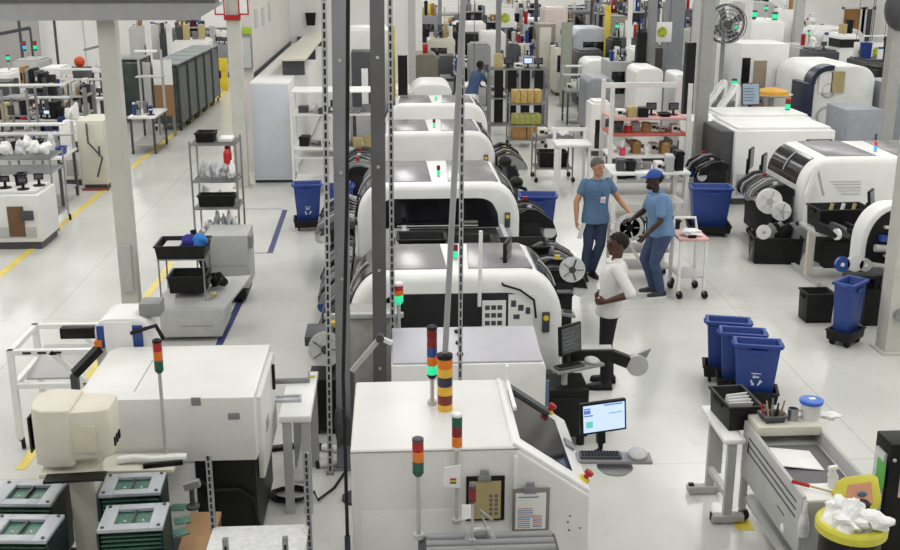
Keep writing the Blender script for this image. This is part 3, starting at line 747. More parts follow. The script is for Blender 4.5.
# ledge in front carrying the beige monitor
zpl = V(80, 467, 6.95).z; zlg = V(145, 464, 7.4).z
lg = wthing('monitor_stand', 'beige platform and column under the beige tube monitor', 'stand', (-2.45, 7.1, 0))
B('platform', lg, cream, V(45, 468, 7.0).x, V(100, 468, 7.0).x, 6.85, 7.3, zpl-.04, zpl, .01)
B('ledge', lg, cream, V(100, 468, 7.4).x, V(176, 460, 7.4).x, 7.3, ya-.03, zlg-.04, zlg, .008)
B('column', lg, cream, V(70, 480, 7.0).x, V(97, 480, 7.0).x, 6.95, 7.2, .02, zpl-.04, .02)
B('base_plate', lg, cream, V(65, 480, 7.0).x, V(102, 480, 7.0).x, 6.85, 7.3, 0, .03, .01)
B('lower_shelf', lg, lgrey, V(68, 480, 7.0).x, V(105, 480, 7.0).x, 6.8, 7.2, .36, .4, .01)
ct = thing('tube_monitor', 'beige tube monitor with rounded back on its platform', 'monitor', (V(78, 440, 7.0).x, 7.06, zpl+.04))
MB().prism([(-.3, -.02), (-.27, -.14), (-.18, -.2), (-.02, -.2), (-.0, -.18), (-.0, .18), (-.2, .22), (-.3, .14)], 0, .42, 'z').build('bezel', beige, ct, bev=.03, seg=3)
MB().prism([(-.05, -.19), (.2, -.16), (.25, -.12), (.25, .12), (.2, .16), (-.05, .19)], .04, .4, 'z').build('back_housing', beige, ct, bev=.02)
MB().box(.0, .16, -.186, -.17, .1, .3).build('side_panel', M('beige_panel', 'd9d2bb', .5), ct, bev=.004)
for k in range(3): MB().box(.248, .26, -.08+.06*k, -.05+.06*k, .1, .16).build('port', black, ct)
MB().lathe([(.13, -.04), (.1, -.02), (.08, .02)], (0, 0, 0)).build('swivel_foot', beige, ct)
MB().prism([(-.12, .08), (.12, .08), (.12, .34), (-.12, .34)], -.31, -.298, 'x').build('screen', glassd, ct)
solo('keyboard', 'dark keyboard lying before the beige tube monitor', 'keyboard', black, MB().box(-.2, .2, -.06, .06, 0, .02), (V(80, 464, 6.9).x, 6.77, zpl+.001), math.radians(4), bev=.004)
solo('cable_duct', 'white rolled hose with black end lying on the ledge of the wide white machine', 'hose', white2, MB().tube([(0, 0, .03), (.12, .01, .04), (.26, -.02, .04), (.4, 0, .04), (.5, .02, .035)], .03, 10), (V(118, 460, 7.42).x, 7.41, zlg))
solo('tool_bar', 'thin black bar lying beside the rolled white hose', 'tool', black, MB().bar((0, 0, .015), (.28, .05, .015), .03, .03), (V(142, 466, 7.3).x, 7.33, zlg+.001))

# board magazines with circuit boards
def magazine(label, c, w, d, h, rz):
    t = thing('board_magazine', label, 'magazine', c, rz, 'circuit board magazines')
    for z in (0, h-.025):
        mb = MB()
        a, b, e, f = w*.22, w*.22, d*.22, d*.2
        mb.box(-w/2, -w/2+a, -d/2, d/2, z, z+.025).box(w/2-b, w/2, -d/2, d/2, z, z+.025).box(-w/2+a, w/2-b, -d/2, -d/2+e, z, z+.025).box(-w/2+a, w/2-b, d/2-f, d/2, z, z+.025)
        o = mb.build('end_frame', alu, t, bev=.003)
        if z:
            for sx in (-1, 1):
                for sy in (-1, 1): MB().cyl((sx*(w/2-.03), sy*(d/2-.03), h), (sx*(w/2-.03), sy*(d/2-.03), h+.008), .012, n=8).build('screw', dgrey, o)
    MB().box(-.006, .006, -d/2+d*.2, d/2-d*.2, h-.03, h-.008).build('divider', dgrey, t)
    for s in (-1, 1):
        MB().box(s*w/2-.006, s*w/2+.006, -d/2+.01, d/2-.01, .025, h-.025).build('slotted_wall', M('dark_green_wall', '1e2e2a', .5), t)
    for k in range(14):
        z = .05+k*(h-.085)/13
        MB().box(-w/2+.015, w/2-.015, -d/2+.015, d/2-.015, z, z+.003).build('circuit_board', pcb, t)
    for sx in (-1, 1):
        MB().sph((sx*w*.14, -.01, h-.03), .009, 8, 5).build('white_component', white2, t)
    return t
mz = .62
def mg(label, px, py, zt, w, d, h, rz):
    g = G(px, py, zt); return magazine(label, (g.x, g.y, zt-h), w, d, h, math.radians(rz))
mg('board magazine at the front of the pair below the beige monitor column', 134, 516, 1.0, .42, .34, .5, 3)
mg('board magazine at the back of the pair below the beige monitor column', 133, 483, 1.0, .42, .32, .5, 3)
mgp = G(134, 516, 1.0)
mg('board magazine at the picture edge with dark green slotted side, front one', 22, 527, 1.0, .44, .34, .5, -4)
mg('board magazine at the picture edge with dark green slotted side, back one', 28, 492, 1.0, .44, .34, .5, -4)
def stand(label, x0, x1, y0, y1, z, mat=dgrey):
    t = wthing('magazine_stand', label, 'stand', ((x0+x1)/2, (y0+y1)/2, 0))
    B('table_top', t, mat, x0, x1, y0, y1, z-.04, z, .006); posts(t, x0+.04, x1-.04, y0+.04, y1-.04, 0, z-.04, .05, mat, 'leg'); return t
g = G(134, 500, 1.0); stand('dark stand carrying the pair of magazines below the beige monitor', g.x-.24, g.x+.24, g.y-.36, g.y+.36, .5)
g = G(24, 510, 1.0); stand('dark stand carrying the magazines at the picture edge', g.x-.26, g.x+.24, g.y-.36, g.y+.36, .5)
solo('paper_slip', 'pale green paper slip tucked beside the pair of board magazines', 'paper', M('pale_green_paper', 'd7e0d3', .8), MB().add([(0,0,0),(.05,.02,0),(.09,.03,.12),(.03,.01,.12),(0,.004,0),(.05,.024,0),(.09,.034,.12),(.03,.014,.12)], [(3,2,1,0),(4,5,6,7),(0,1,5,4),(1,2,6,5),(2,3,7,6),(3,0,4,7)]), (mgp.x-.24, mgp.y-.1, .88), .2)
# brown bench with boards between them and the slotted rack in front
a = V(176, 508, 6.5); b = V(206, 508, 6.5)
t = wthing('work_bench', 'brown bench top with circuit boards between magazines and slotted rack', 'bench', ((a.x+b.x)/2, 6.6, 0))
B('bench_top', t, wood, a.x-.02, b.x+.0, 6.3, 7.05, .72, .76, .004); posts(t, a.x+.02, b.x-.03, 6.35, 7.05, 0, .72, .04, dgrey, 'leg')
for i, (px, py) in enumerate(((178, 507), (182, 520), (180, 532))):
    g = G(px, py, .77); carton(('green circuit board lying loose on the brown bench, first from the white machine', 'green circuit board lying loose on the brown bench, middle of three', 'green circuit board lying loose on the brown bench, lowest in view')[i], (g.x, g.y, .761), .11, .1, .012, .3*i, pcb, 'loose circuit boards', 'circuit_board', False)
g = G(193, 508, .76)
t = thing('clamp_stand', 'dark clamp tool standing on the brown bench beside the black recess', 'tool', (g.x, g.y, .761))
MB().lathe([(.05, 0), (.05, .02), (.02, .03), (.018, .16)], n=12).build('foot', dgrey, t); MB().bar((-.05, 0, .17), (.06, 0, .2), .05).build('head', mgrey, t)
zz = .95; a = G(208, 552, zz); b = G(308, 524, zz)
t = wthing('slotted_post_rack', 'silver frosted shelf with slotted posts at the foot of the picture', 'rack', ((a.x+b.x)/2, a.y+.1, 0))
y1 = b.y; y0 = y1-.42; xa = G(214, 524, zz).x; xb = G(309, 524, zz).x
B('shelf', t, clearp, xa, xb, y0, y1, zz-.03, zz, .005)
def slotpost(t, x, y, z0, z1, w=.035, name='slotted_post', step=.05, mat=None):
    p = MB().box(x-w/2, x+w/2, y-w/2, y+w/2, z0, z1).build(name, mat or steel, t)
    mb = MB(); z = z0+.04; n = 0
    while z < z1-.03 and n < 60: mb.box(x-w*.2, x+w*.2, y-w/2-.002, y-w/2+.001, z, z+step*.7); z += step; n += 1
    mb.build('slot_pattern', black, p); return p
zt = V(215, 455, y1).z
slotpost(t, xa, y1, 0, zt); slotpost(t, xb, y1, 0, zt); slotpost(t, xa+.14, y0+.05, 0, zz+.12); slotpost(t, xb-.12, y0+.05, 0, zz+.12)

# white table at the side with trays
z = .92; a = G(268, 417, z); b = G(310, 420, z); c = G(322, 371, z); a.x = max(a.x, x1+.09)
t = wthing('side_table', 'white narrow table beside the wide white box machine', 'table', ((a.x+b.x)/2, (a.y+c.y)/2, 0))
B('table_top', t, white2, a.x, b.x, a.y, c.y, z-.06, z, .01)
posts(t, a.x+.06, b.x-.05, a.y+.06, c.y-.06, 0, z-.06, .07, lgrey, 'leg')
B('apron', t, lgrey, a.x+.1, b.x-.09, c.y-.08, c.y-.05, z-.2, z-.06); B('lower_shelf', t, lgrey, a.x+.1, b.x-.09, a.y+.1, c.y-.1, .25, .28)
g = G(291, 380, z); tr = thing('flat_tray', 'grey flat tray at the back of the white narrow table', 'tray', (g.x, g.y, z), .05)
MB().box(-.17, .17, -.09, .09, 0, .045).build('tray_base', mgrey, tr, bev=.006); B('insert', tr, lgrey, -.15, .15, -.075, .075, .045, .05)
g = G(284, 400, z); tr = thing('flat_tray', 'thin silver frame tray at the front of the white narrow table', 'tray', (g.x, g.y, z), .05)
MB().box(-.15, .15, -.06, -.04, 0, .025).box(-.15, .15, .04, .06, 0, .025).box(-.15, -.13, -.04, .04, 0, .025).box(.13, .15, -.04, .04, 0, .025).build('frame', alu, tr)
g = G(311, 376, z); solo('yellow_strip', 'short yellow strip on the back edge of the white narrow table', 'strip', yellow, MB().box(-.04, .04, -.015, .015, 0, .012), (g.x, g.y-.03, z))
def coil(label, px, py, R, n, mat, r=.012, tail=None):
    g = G(px, py); pts = []
    rd = random.Random(px)
    for k in range(n*14+1):
        a = 2*PI*k/14; q = R*(1+.16*math.sin(k*.37)); pts.append((g.x+q*math.cos(a), g.y+.75*q*math.sin(a), r+.02*(k/14/n)*2+.006*math.sin(k)))
    for p in tail or []: pts.append(G(p[0], p[1], r+p[2]))
    return solo('cable_coil', label, 'cable', rubber, MB().tube(pts, r, 7))
coil('black cable coiled on the floor under the white narrow table', 292, 497, .17, 4, rubber, tail=[(318, 500, .02), (334, 488, .01), (345, 472, .0)])
g = G(292, 448); t = thing('foot_switch', 'black foot bar on the floor under the white narrow table', 'pedal', (g.x, g.y, 0), .25)
MB().box(-.2, .2, -.04, .04, 0, .04).build('bar', black, t, bev=.008); MB().cyl((-.22, 0, .05), (-.22, 0, .3), .02).build('stalk', dgrey, t)
for i, (px, py, l) in enumerate(((333, 466, 'white sleeve with black end lying on the floor beside the cable coil'), (335, 452, 'upper white sleeve on the floor behind the cable coil'))):
    g = G(px, py); t = thing('hose_sleeve', l, 'hose', (g.x, g.y, .035), .25-.6*i)
    MB().cyl((-.13, 0, 0), (.14, 0, 0), .034).build('sleeve', white2, t); MB().cyl((-.16, 0, 0), (-.13, 0, 0), .035).build('cap', black, t)

# open white tube cart behind the wide machine
g = G(22, 448); xA = g.x; yA = g.y; zt = V(12, 350, yA).z; yB_ = yA+.75; xB = V(102, 352, yA).x
t = wthing('tube_frame_cart', 'white square-tube cart with sloping braces near the yellow floor tape', 'cart', ((xA+xB)/2, yA+.4, 0))
posts(t, xA, xB, yA, yB_, .1, zt, .055, white2)
for y in (yA, yB_):
    for z in (zt, zt-.34): MB().box(xA-.03, xB+.03, y-.025, y+.025, z-.05, z).build('rail', white2, t)
for x in (xA, xB):
    for z in (zt, zt-.34): MB().box(x-.025, x+.025, yA, yB_, z-.05, z).build('rail', white2, t)
for y in (yA, yB_): MB().bar((xA+.38, y, zt-.02), (xB-.1, y, zt-.42), .05).build('brace', white2, t)
MB().add([(xA+.1, yA+.06, zt-.33), (xB-.25, yA+.06, zt-.33), (xB-.25, yB_-.06, zt-.22), (xA+.1, yB_-.06, zt-.22), (xA+.1, yA+.06, zt-.31), (xB-.25, yA+.06, zt-.31), (xB-.25, yB_-.06, zt-.2), (xA+.1, yB_-.06, zt-.2)], [(3,2,1,0),(4,5,6,7),(0,1,5,4),(1,2,6,5),(2,3,7,6),(3,0,4,7)]).build('sloping_shelf', lgrey, t)
for x in (xA, xB):
    for y in (yA, yB_): caster(t, x, y, .055)
for k in range(3): MB().box(xA+.12+.14*k, xA+.2+.14*k, yA-.03, yA-.024, zt-.035, zt-.015).build('sticker', black, t)
# rail and conveyor parts at the back of the wide machine
a = V(62, 338, 9.1); b = V(105, 333, 9.1)
solo('rail_bar', 'black rail bar lying behind the white tube cart', 'bar', black, MB().cb((0, 0, .05), (b.x-a.x+.1, .09, .1)), ((a.x+b.x)/2, 9.25, a.z-.05), bev=.006)
t = wthing('conveyor_end', 'white curved conveyor end with blue inside and paper note behind the wide machine', 'conveyor', (V(122, 335, 8.95).x, 8.95, 0))
a = V(95, 345, 8.9); b = V(152, 345, 8.9); zt = V(120, 321, 8.86).z+.02
MB().prism([(a.x, .5), (a.x+.02, zt-.1)] + arc(a.x+.14, zt-.1, .12, .1, 180, 90, 4) + arc(b.x-.14, zt-.12, .14, .12, 90, 10, 5) + [(b.x, .5)], 8.86, 9.3).build('housing', white2, t, bev=.02)
B('blue_guard', t, bluel, a.x+.04, b.x-.06, 8.84, 8.87, zt-.25, zt-.06)
B('note_sheet', t, paper, V(104, 330, 8.83).x, V(132, 330, 8.83).x, 8.825, 8.838, zt-.3, zt-.02)
MB().tube([(b.x-.15, 8.83, zt-.12), (b.x-.05, 8.8, zt-.08), (b.x+.06, 8.84, zt-.06), (b.x+.1, 8.9, zt-.2)], .018).build('hose', rubber, t)
B('bracket', t, mgrey, b.x-.1, b.x+.08, 8.95, 9.15, zt-.02, zt+.1, .01)
# dark feeder and small machine by the cart
a = V(64, 400, 8.5)
t = wthing('cable_reel_stand', 'dark stand with clear reel and red lever beside the white tube cart', 'stand', (a.x, 8.5, 0))
B('stand_body', t, black, a.x-.15, a.x+.12, 8.35, 8.7, 0, .55, .01)
MB().cyl((a.x-.08, 8.4, .72), (a.x+.12, 8.55, .72), .2, n=24).build('reel', clearp, t)
MB().tube([(a.x-.18, 8.4, .66), (a.x-.05, 8.42, .93), (a.x+.16, 8.5, .98)], .03).build('guard', black, t)
MB().cb((a.x+.17, 8.5, .5), (.12, .1, .3)).build('motor', dgrey, t); MB().sph((a.x+.08, 8.36, .5), .03).build('red_lever', red, t)
a = V(76, 372, 8.8); b = V(98, 350, 8.8)
t = wthing('tape_feeder', 'short black sloping feeder with orange tip behind the wide machine', 'feeder', (a.x, 8.8, 0))
MB().bar((a.x, 8.75, a.z), (b.x, 8.85, b.z), .1, .06).build('arm', black, t); MB().cb((b.x, 8.84, b.z+.05), (.06, .06, .05)).build('tip', orange, t)
MB().box(a.x-.03, a.x+.03, 8.72, 8.78, 0, a.z).build('post', dgrey, t)
# ---------------------------------------------------------------- uprights, struts and drop cable in the middle
def upright(label, px, py, Y, w, mat, z0=0, name='utility_pole', slots=False, z1=ZC-.03, cat='pole', top=None):
    p = V(px, py, Y); t = wthing(name, label, cat, (p.x, Y, z0), 'ceiling-high poles')
    if slots: slotpost(t, p.x, Y, z0, z1, w, 'strut', .075, M('strut_steel', 'b0b1b4', .5, 0, var=.12))
    else:
        a = w/2; MB().box(p.x-a, p.x+a, Y-a, Y-a+.02, z0, z1).box(p.x-a, p.x-a+.02, Y-a+.02, Y+a, z0, z1).box(p.x+a-.02, p.x+a, Y-a+.02, Y+a, z0, z1).build('channel', mat, t)
        if z1 > 5:
            for k in range(4): MB().cyl((p.x, Y-a-.012, .9+k*.95), (p.x, Y-a, .9+k*.95), .014, n=8).build('bolt', lgrey, t)
    if top is not None:
        zt = V(top, 0, Y).z; k = (V(top, 0, Y).x-p.x)/(zt-p.z)
        for c in [c for c in bpy.data.objects if c.parent == t]:
            for c2 in [c]+[g for g in bpy.data.objects if g.parent == c]:
                for v in c2.data.vertices: v.co.x += k*(v.co.z+z0-p.z)
        p.x += k*(z0-p.z)
    B('foot_plate', t, mat, p.x-w*.8, p.x+w*.8, Y-w*.8, Y+w*.8, z0, z0+.015)
    return t
upright('mid grey square upright with cable bundle low on it', 343.5, 400, 9.25, .128, pgrey, top=339.5)
upright('dark grey square upright in front of the white machine row', 380, 370, 9.5, .125, pdark, top=377)
upright('slotted steel strut beside the mid grey upright', 329.5, 410, 9.1, .045, steel, slots=True, top=324)
upright('slotted steel strut beside the dark grey upright', 392.5, 330, 9.78, .045, steel, slots=True, top=390)
upright('thin slotted strut rising just behind the banded signal pole', 460, 370, 8.35, .034, steel, slots=True, top=463)
p = V(347.5, 540, 6.5)
t = wthing('drop_cable', 'long black drop cable hanging beside the sloped-window machine', 'cable', (p.x, 6.5, .5))
MB().tube([(p.x, 6.5, p.z-.1), (p.x+.004, 6.5, 2.0), V(347, 200, 6.5), V(348, 0, 6.5), V(348.5, -200, 6.5)], .012, 8).build('cord', rubber, t)
MB().cyl((p.x, 6.5, p.z-.2), (p.x, 6.5, p.z+.03), .02).build('connector', navy, t)
q = V(344, 430, 9.1); lump('cable_bundle', 'grey tangle of cables tied low on the mid grey upright', 'cable', (q.x, 9.12, q.z-.2), (.07, .06, .2), dgrey, seed=5, amp=.5)
# reel stand left of the cabinet
a = V(322, 400, 10.0); 
t = wthing('reel_stand', 'black stand with grey tray top beside the slotted strut', 'stand', (a.x, 10.1, 0))
za = V(322, 338, 10.0).z
B('stand_body', t, black, a.x-.12, a.x+.18, 9.95, 10.35, .05, za-.42, .01); B('tray', t, dgrey, a.x-.14, a.x+.12, 9.9, 10.3, za-.05, za+.05, .01)
B('post', t, dgrey, a.x+.1, a.x+.16, 10.3, 10.36, za-.42, za); feet(t, a.x-.12, a.x+.18, 9.95, 10.35, .05)
c = V(326, 348, 9.88); reel('clear tape reel hanging on the stand beside the slotted strut', (c.x, 9.86, c.z), .17, .05, hub=dgrey, fill=clearp)
for i, (px, py, m, l) in enumerate(((333, 331, yellow, 'small yellow button box on the stand by the slotted strut'), (332, 327, orange, 'small orange lamp on the stand by the slotted strut'))):
    c = V(px, py, 10.05); solo('button_box', l, 'button', m, MB().box(-.03, .03, -.03, .03, 0, .045), (c.x, 10.22 + .08*i, za+.05 if i == 0 else za+.05), bev=.005)

# ---------------------------------------------------------------- things on and beside the front rounded machine
Ym = 10.45
p = V(481, 230, Ym); q = V(479, 305, Ym)
MB().cyl((q.x, Ym-.04, q.z), (q.x+.01, Ym-.04, p.z), .02).build('window_bar', white2, m3)
def sheet(label, x0, y0, x1, y1, Y, pics, name='printed_sheet'):
    a = V(x0, y1, Y); b = V(x1, y0, Y); t = wthing(name, label, 'paper', ((a.x+b.x)/2, Y, a.z))
    s = B('paper', t, paper, a.x, b.x, Y-.006, Y-.002, a.z, b.z); w, h = b.x-a.x, b.z-a.z
    for u, v, uw, vh in pics: B('photo_print', t, M('dark_photo_print', '4a4a50', .7, var=.5, scale=30), a.x+w*u, a.x+w*(u+uw), Y-.008, Y-.006, a.z+h*v, a.z+h*(v+vh))
    return t
sheet('white sheet with a grid of small photographs on the dark window', 482, 300, 506, 328, Ym-.02, [(.12+.26*i, .1+.28*j, .2, .16) for i in range(3) for j in range(3)])
sheet('white sheet with scattered small photographs on the dark window', 508, 294, 534, 327, Ym-.02, [(.1, .62, .2, .2), (.38, .5, .22, .18), (.68, .4, .18, .2), (.2, .25, .25, .14)])
c = V(509, 262, 10.95)
monitor_arm('black monitor seen edge-on standing on the front rounded machine roof', (c.x, 10.95, c.z+.06), .32, .36, 74, 0, screend, (c.x-.02, 11.0, 1.52))
MB().tube([V(500, 275, 10.6), V(503, 285, 10.42), V(520, 290, 10.4), V(534, 300, 10.4), V(536, 318, 10.4)], .012).build('cable', rubber, m3)
xr3 = V(560, 330, 10.45).x
# operator desk with dark monitor
c = V(572, 341, 9.9)
t = wthing('operator_cabinet', 'black cabinet carrying the keyboard desk beside the low printer', 'cabinet', (c.x, 9.8, 0))
zt = V(568, 388, 9.6).z
xc0, xc1 = V(549, 400, 9.6).x, V(588, 400, 9.6).x
B('cabinet_body', t, black, xc0, xc1, 9.55, 10.0, .1, zt, .01); B('drawer', t, esd, xc0+.03, xc1-.03, 9.53, 9.56, .2, zt-.08, .005); feet(t, xc0, xc1, 9.55, 10.0, .06, .1)
MB().cyl((xc0+.16, 9.7, zt), (xc0+.16, 9.7, zt+.14), .03).build('mount', lgrey, t)
kc = V(570, 371, 9.75); monitor_arm('dark flat monitor on the desk beside the front rounded machine', (c.x, 9.95, c.z), .3, .3, 38, -4, screend, (c.x+.02, 10.02, zt+.02), kb=((kc.x-.02, 9.72, zt+.17), .34, .17, 24))
c = V(546, 408, 9.3); solo('waste_basket', 'small brown basket between low printer and black cabinet', 'basket', terr, openbox(MB(), .16, .2, .3, .8), (c.x, 9.3, 0))
# small trays on the shoulder of the machine
for i, (px, py, l) in enumerate(((563, 293, 'small black tray on bracket beside the front rounded machine shoulder'), (565, 313, 'grey keypad on bracket beside the front rounded machine shoulder'))):
    p = V(px, py, 10.9-.2*i); t = wthing('bracket_tray', l, 'tray', p)
    MB().cb(p, (.2, .16, .03), (0, .2*i, 0)).build('tray', (black, mgrey)[i], t, bev=.004); B('insert', t, (dgrey, black)[i], p.x-.07, p.x+.07, p.y-.05, p.y+.05, p.z+.016, p.z+.02)
    MB().bar(p-Vector((0, 0, .02)), (xr3-.02, p.y, p.z-.1), .035).build('bracket', black, t)
p = V(588, 352, 10.2); q = V(612, 352, 10.2); w = V(628, 357, 10.2); e = V(637, 362, 10.2)
t = wthing('feeder_boom', 'long black feeder boom ending in a grey wheel in front of the white shirt person', 'feeder', (p.x, 10.2, 0))
MB().box(p.x-.25, q.x, 10.12, 10.3, p.z-.08, p.z+.04).build('boom', black, t, bev=.008)
MB().box(p.x-.25, q.x, 10.15, 10.27, p.z+.04, p.z+.05).build('top_strip', lgrey, t)
MB().bar(q-Vector((.04, 0, .02)), w-Vector((0, 0, .05)), .11, .12).build('elbow', black, t, bev=.01)
MB().cyl((e.x, 10.16, e.z-.03), (e.x, 10.25, e.z-.03), .11, n=24).build('wheel', lgrey, t)
MB().add([(e.x-.09, 10.2, e.z+.04), (e.x+.14, 10.2, e.z+.14), (e.x+.1, 10.2, e.z+.05), (e.x, 10.2, e.z-.02)]+[(e.x-.09, 10.22, e.z+.04), (e.x+.14, 10.22, e.z+.14), (e.x+.1, 10.22, e.z+.05), (e.x, 10.22, e.z-.02)], [(3,2,1,0),(4,5,6,7),(0,1,5,4),(1,2,6,5),(2,3,7,6),(3,0,4,7)]).build('tape_tab', mgrey, t)
MB().box(p.x-.25, p.x-.15, 10.14, 10.28, 0, p.z-.08).build('post', black, t)

# conveyor between front and second rounded machine, with feeder banks along the row
x0 = V(395, 235, 13.5).x; x1 = V(520, 235, 13.5).x
t = wthing('link_conveyor', 'low grey conveyor with black trays between front and second rounded machine', 'conveyor', ((x0+x1)/2, 13.4, 0))
B('body', t, mgrey, x0, x1, 11.95, 14.7, .1, .9, .02); posts(t, x0+.1, x1-.1, 12.1, 14.5, 0, .1, .08, rubber, 'foot')
B('belt', t, black, x0+.2, x1-.2, 12.0, 14.65, .9, .93); B('rail', t, alu, x0+.1, x0+.16, 12.0, 14.65, .9, .98); B('rail', t, alu, x1-.16, x1-.1, 12.0, 14.65, .9, .98)
a = V(500, 240, 13.2); b = V(547, 240, 13.2); tote('long black tray on the conveyor beside the black reel feeders', ((a.x+b.x)/2, 13.2, .985), b.x-a.x, .5, .12)
a = V(452, 240, 13.4); b = V(492, 240, 13.4); tote('black tray on the conveyor behind the front rounded machine', ((a.x+b.x)/2, 13.4, .985), b.x-a.x, .45, .12)
a = V(398, 240, 13.6); b = V(445, 240, 13.6); tote('short black tray on the conveyor near the dark grey upright', ((a.x+b.x)/2, 13.6, .985), b.x-a.x, .45, .12)
feeder_cart('black feeder bank with white reels beside the conveyor and the blue shirt men', V(536, 270, 12.6).x, 12.25, 16, 1, .085, .9, depth=.5)
c = V(573, 271, 12.2); reel('white tape reel with dark holes on the feeder bank beside the conveyor', (c.x, 12.26, c.z), .155, .03, hub=dgrey, flange=clearp, fill=lgrey)
feeder_cart('black feeder bank on the aisle side of the second rounded machine', V(512, 200, 15.5).x+.05, 15.2, 11, 1, .085, .9)
feeder_cart('dark feeder bank with coloured reels beside the second rounded machine and uprights', V(360, 200, 15.5).x-.08, 14.95, 20, -1, .085, .9, mats=[black, dgrey, mgrey, black, lgrey])
feeder_cart('dark feeder bank between mid grey upright and front rounded machine', V(352, 260, 11.2).x-.02, 10.55, 14, -1, .085, .88, depth=.22, mats=[black, esd, dgrey, black, mgrey])
feeder_cart('feeder bank between front and second rounded machine near the uprights', V(352, 260, 13).x-.02, 12.1, 24, -1, .1, .8, depth=.25, mats=[black, esd, dgrey, black, mgrey])
feeder_cart('black feeder bank on the aisle side of the third rounded machine', V(493, 150, 20).x+.04, 19.4, 14, 1, .1, .95)
feeder_cart('grey feeder bank beside the third rounded machine and uprights', V(374, 150, 20).x-.06, 18.6, 20, -1, .11, .95, mats=[mgrey, dgrey, black, black])
for i, (px, py, Y, l) in enumerate(((505, 165, 18.6, 'black cap-topped feeder post by the second and third rounded machines'), (516, 186, 17.6, 'black bent feeder post near the blue bin in the aisle'))):
    p = V(px, py, Y); t = wthing('feeder_post', l, 'post', (p.x, Y, 0))
    MB().cyl((p.x, Y, 0), (p.x, Y, p.z), .04).build('post', dgrey, t); MB().sph((p.x, Y, p.z+.06), (.12, .1, .1)).build('head', black, t)
    MB().tube([(p.x, Y, p.z), (p.x+.15, Y, p.z-.05), (p.x+.25, Y, p.z-.3)], .035).build('arm', black, t)
# ---------------------------------------------------------------- cart and trolley between the three standing people
g = G(674, 299); y0 = g.y; x0 = g.x+.05; x1 = G(706, 302).x; zt = V(690, 238, y0+.15).z
t = wthing('push_cart', 'small pink-topped white cart on casters behind the blue cap person', 'cart', ((x0+x1)/2, y0+.2, 0))
posts(t, x0, x1, y0, y0+.5, .12, zt, .035, white2)
B('top_tray', t, pink, x0-.03, x1+.03, y0-.03, y0+.53, zt, zt+.03, .006)
B('shelf', t, lgrey, x0, x1, y0, y0+.5, .3, .32)
MB().tube([(x0, y0+.5, zt), (x0+.03, y0+.52, zt+.2), (x1-.03, y0+.52, zt+.2), (x1, y0+.5, zt)], .02).build('push_handle', white2, t)
for x in (x0, x1):
    for y in (y0, y0+.5): caster(t, x, y, .055)
lump('crumpled_paper', 'crumpled white paper lying on the pink cart top', 'paper', ((x0+x1)/2, y0+.2, zt+.03), (.15, .12, .05), paper, seed=2)
solo('label_printer', 'tiny black device lying on the pink cart top', 'device', black, MB().box(-.05, .05, -.03, .03, 0, .04), ((x0+x1)/2-.02, y0+.04, zt+.03), bev=.004)
c = V(630, 228, 14.75)
xw0, xw1 = V(612, 270, 15).x, V(668, 270, 15).x
t = wthing('reel_trolley', 'low white trolley frame between the two blue shirt men', 'cart', ((xw0+xw1)/2, 15, 0))
for z in (.25, .5, .72): B('shelf', t, lgrey, xw0, xw1, 14.85, 15.35, z-.025, z, .004)
posts(t, xw0, xw1, 14.85, 15.35, .1, .95, .04, white2)
MB().bar((xw0, 14.85, .95), (xw0+.4, 14.85, .3), .035).build('brace', white2, t)
for x in (xw0, xw1):
    for y in (14.85, 15.35): caster(t, x, y, .05)
reel('big white reel with black spoked hub between the two blue shirt men', (c.x, 14.79, c.z), .2, .06, hub=black, flange=white2, fill=black, ring=.74)
MB().cyl((c.x, 14.84, c.z), (c.x, 15.1, c.z), .02).build('axle', dgrey, t); MB().bar((c.x, 15.1, .72), (c.x, 15.1, c.z+.02), .04).build('axle_post', dgrey, t)
for i in range(3):
    tote(('black feeder case on the trolley behind the reel, first of three', 'black feeder case on the trolley behind the reel, middle of three', 'black feeder case on the trolley behind the reel, last of three')[i], (xw0+.36+.25*i, 15.1, .721)  , .18, .26, .2, .05*i, group='feeder cases on the trolley')

# ---------------------------------------------------------------- equipment in front of the grooved machine
g = G(760, 252); a = G(797, 256)
tote('large black open crate holding feeders before the grooved white machine', (5.93, 16.02, 0), .74, .5, .42, math.radians(-8), black)
crx, cry = 5.93, 16.02
for k in range(7):
    t = thing('tape_feeder', ('grey tape feeder leaning in the large black crate', 'black tape feeder leaning in the large black crate')[k % 2], 'feeder', (crx-.27+.09*k, cry-.05+.03*(k % 3), .02), .1*(k % 3)-.1, 'tape feeders in the large black crate')
    MB().prism([(-.16, 0), (.14, 0), (.24, .52), (.16, .6), (-.02, .5)], -.02, .02).build('feeder_body', (mgrey, black)[k % 2], t, bev=.003)
    MB().bar((.1, 0, .55), (.25, 0, .46), .03).build('handle', (lgrey, mgrey)[k % 2], t)
c = V(752, 220, 16.1); reel('small white reel standing on the edge of the large black crate', (crx-.3, cry-.28, .53), .11, .04, hub=lgrey, flange=white2, fill=white2)
xq = r1.location.x-1.35
feeder_cart('black feeder bank with reels on the aisle side of the grooved white machine', xq-.02, 16.5, 15, -1, .09, .95, depth=.42, mats=[black, dgrey, mgrey, esd])
for i, (px, py, r, l) in enumerate(((757, 202, .2, 'large white reel beside the grooved white machine'), (768, 212, .15, 'smaller grey-hubbed reel below the large white reel'))):
    p = V(px, py, 16.9-.3*i); t = reel(l, (xq-.45+.17*i, 16.42-.1*i, .86-.14*i), r, .08, hub=lgrey, flange=white2, fill=white2)
for i, (px, py, Y, l) in enumerate(((766, 158, 18.6, 'black monitor on arm before the white block machine'), (779, 164, 18.3, 'dark keyboard monitor standing beyond the grooved machine shoulder'))):
    p = V(px, py, Y); monitor_arm(l, (p.x-.25, Y, p.z), .34, .36, 60, 0, screend, (p.x-.25, Y+.1, .0))
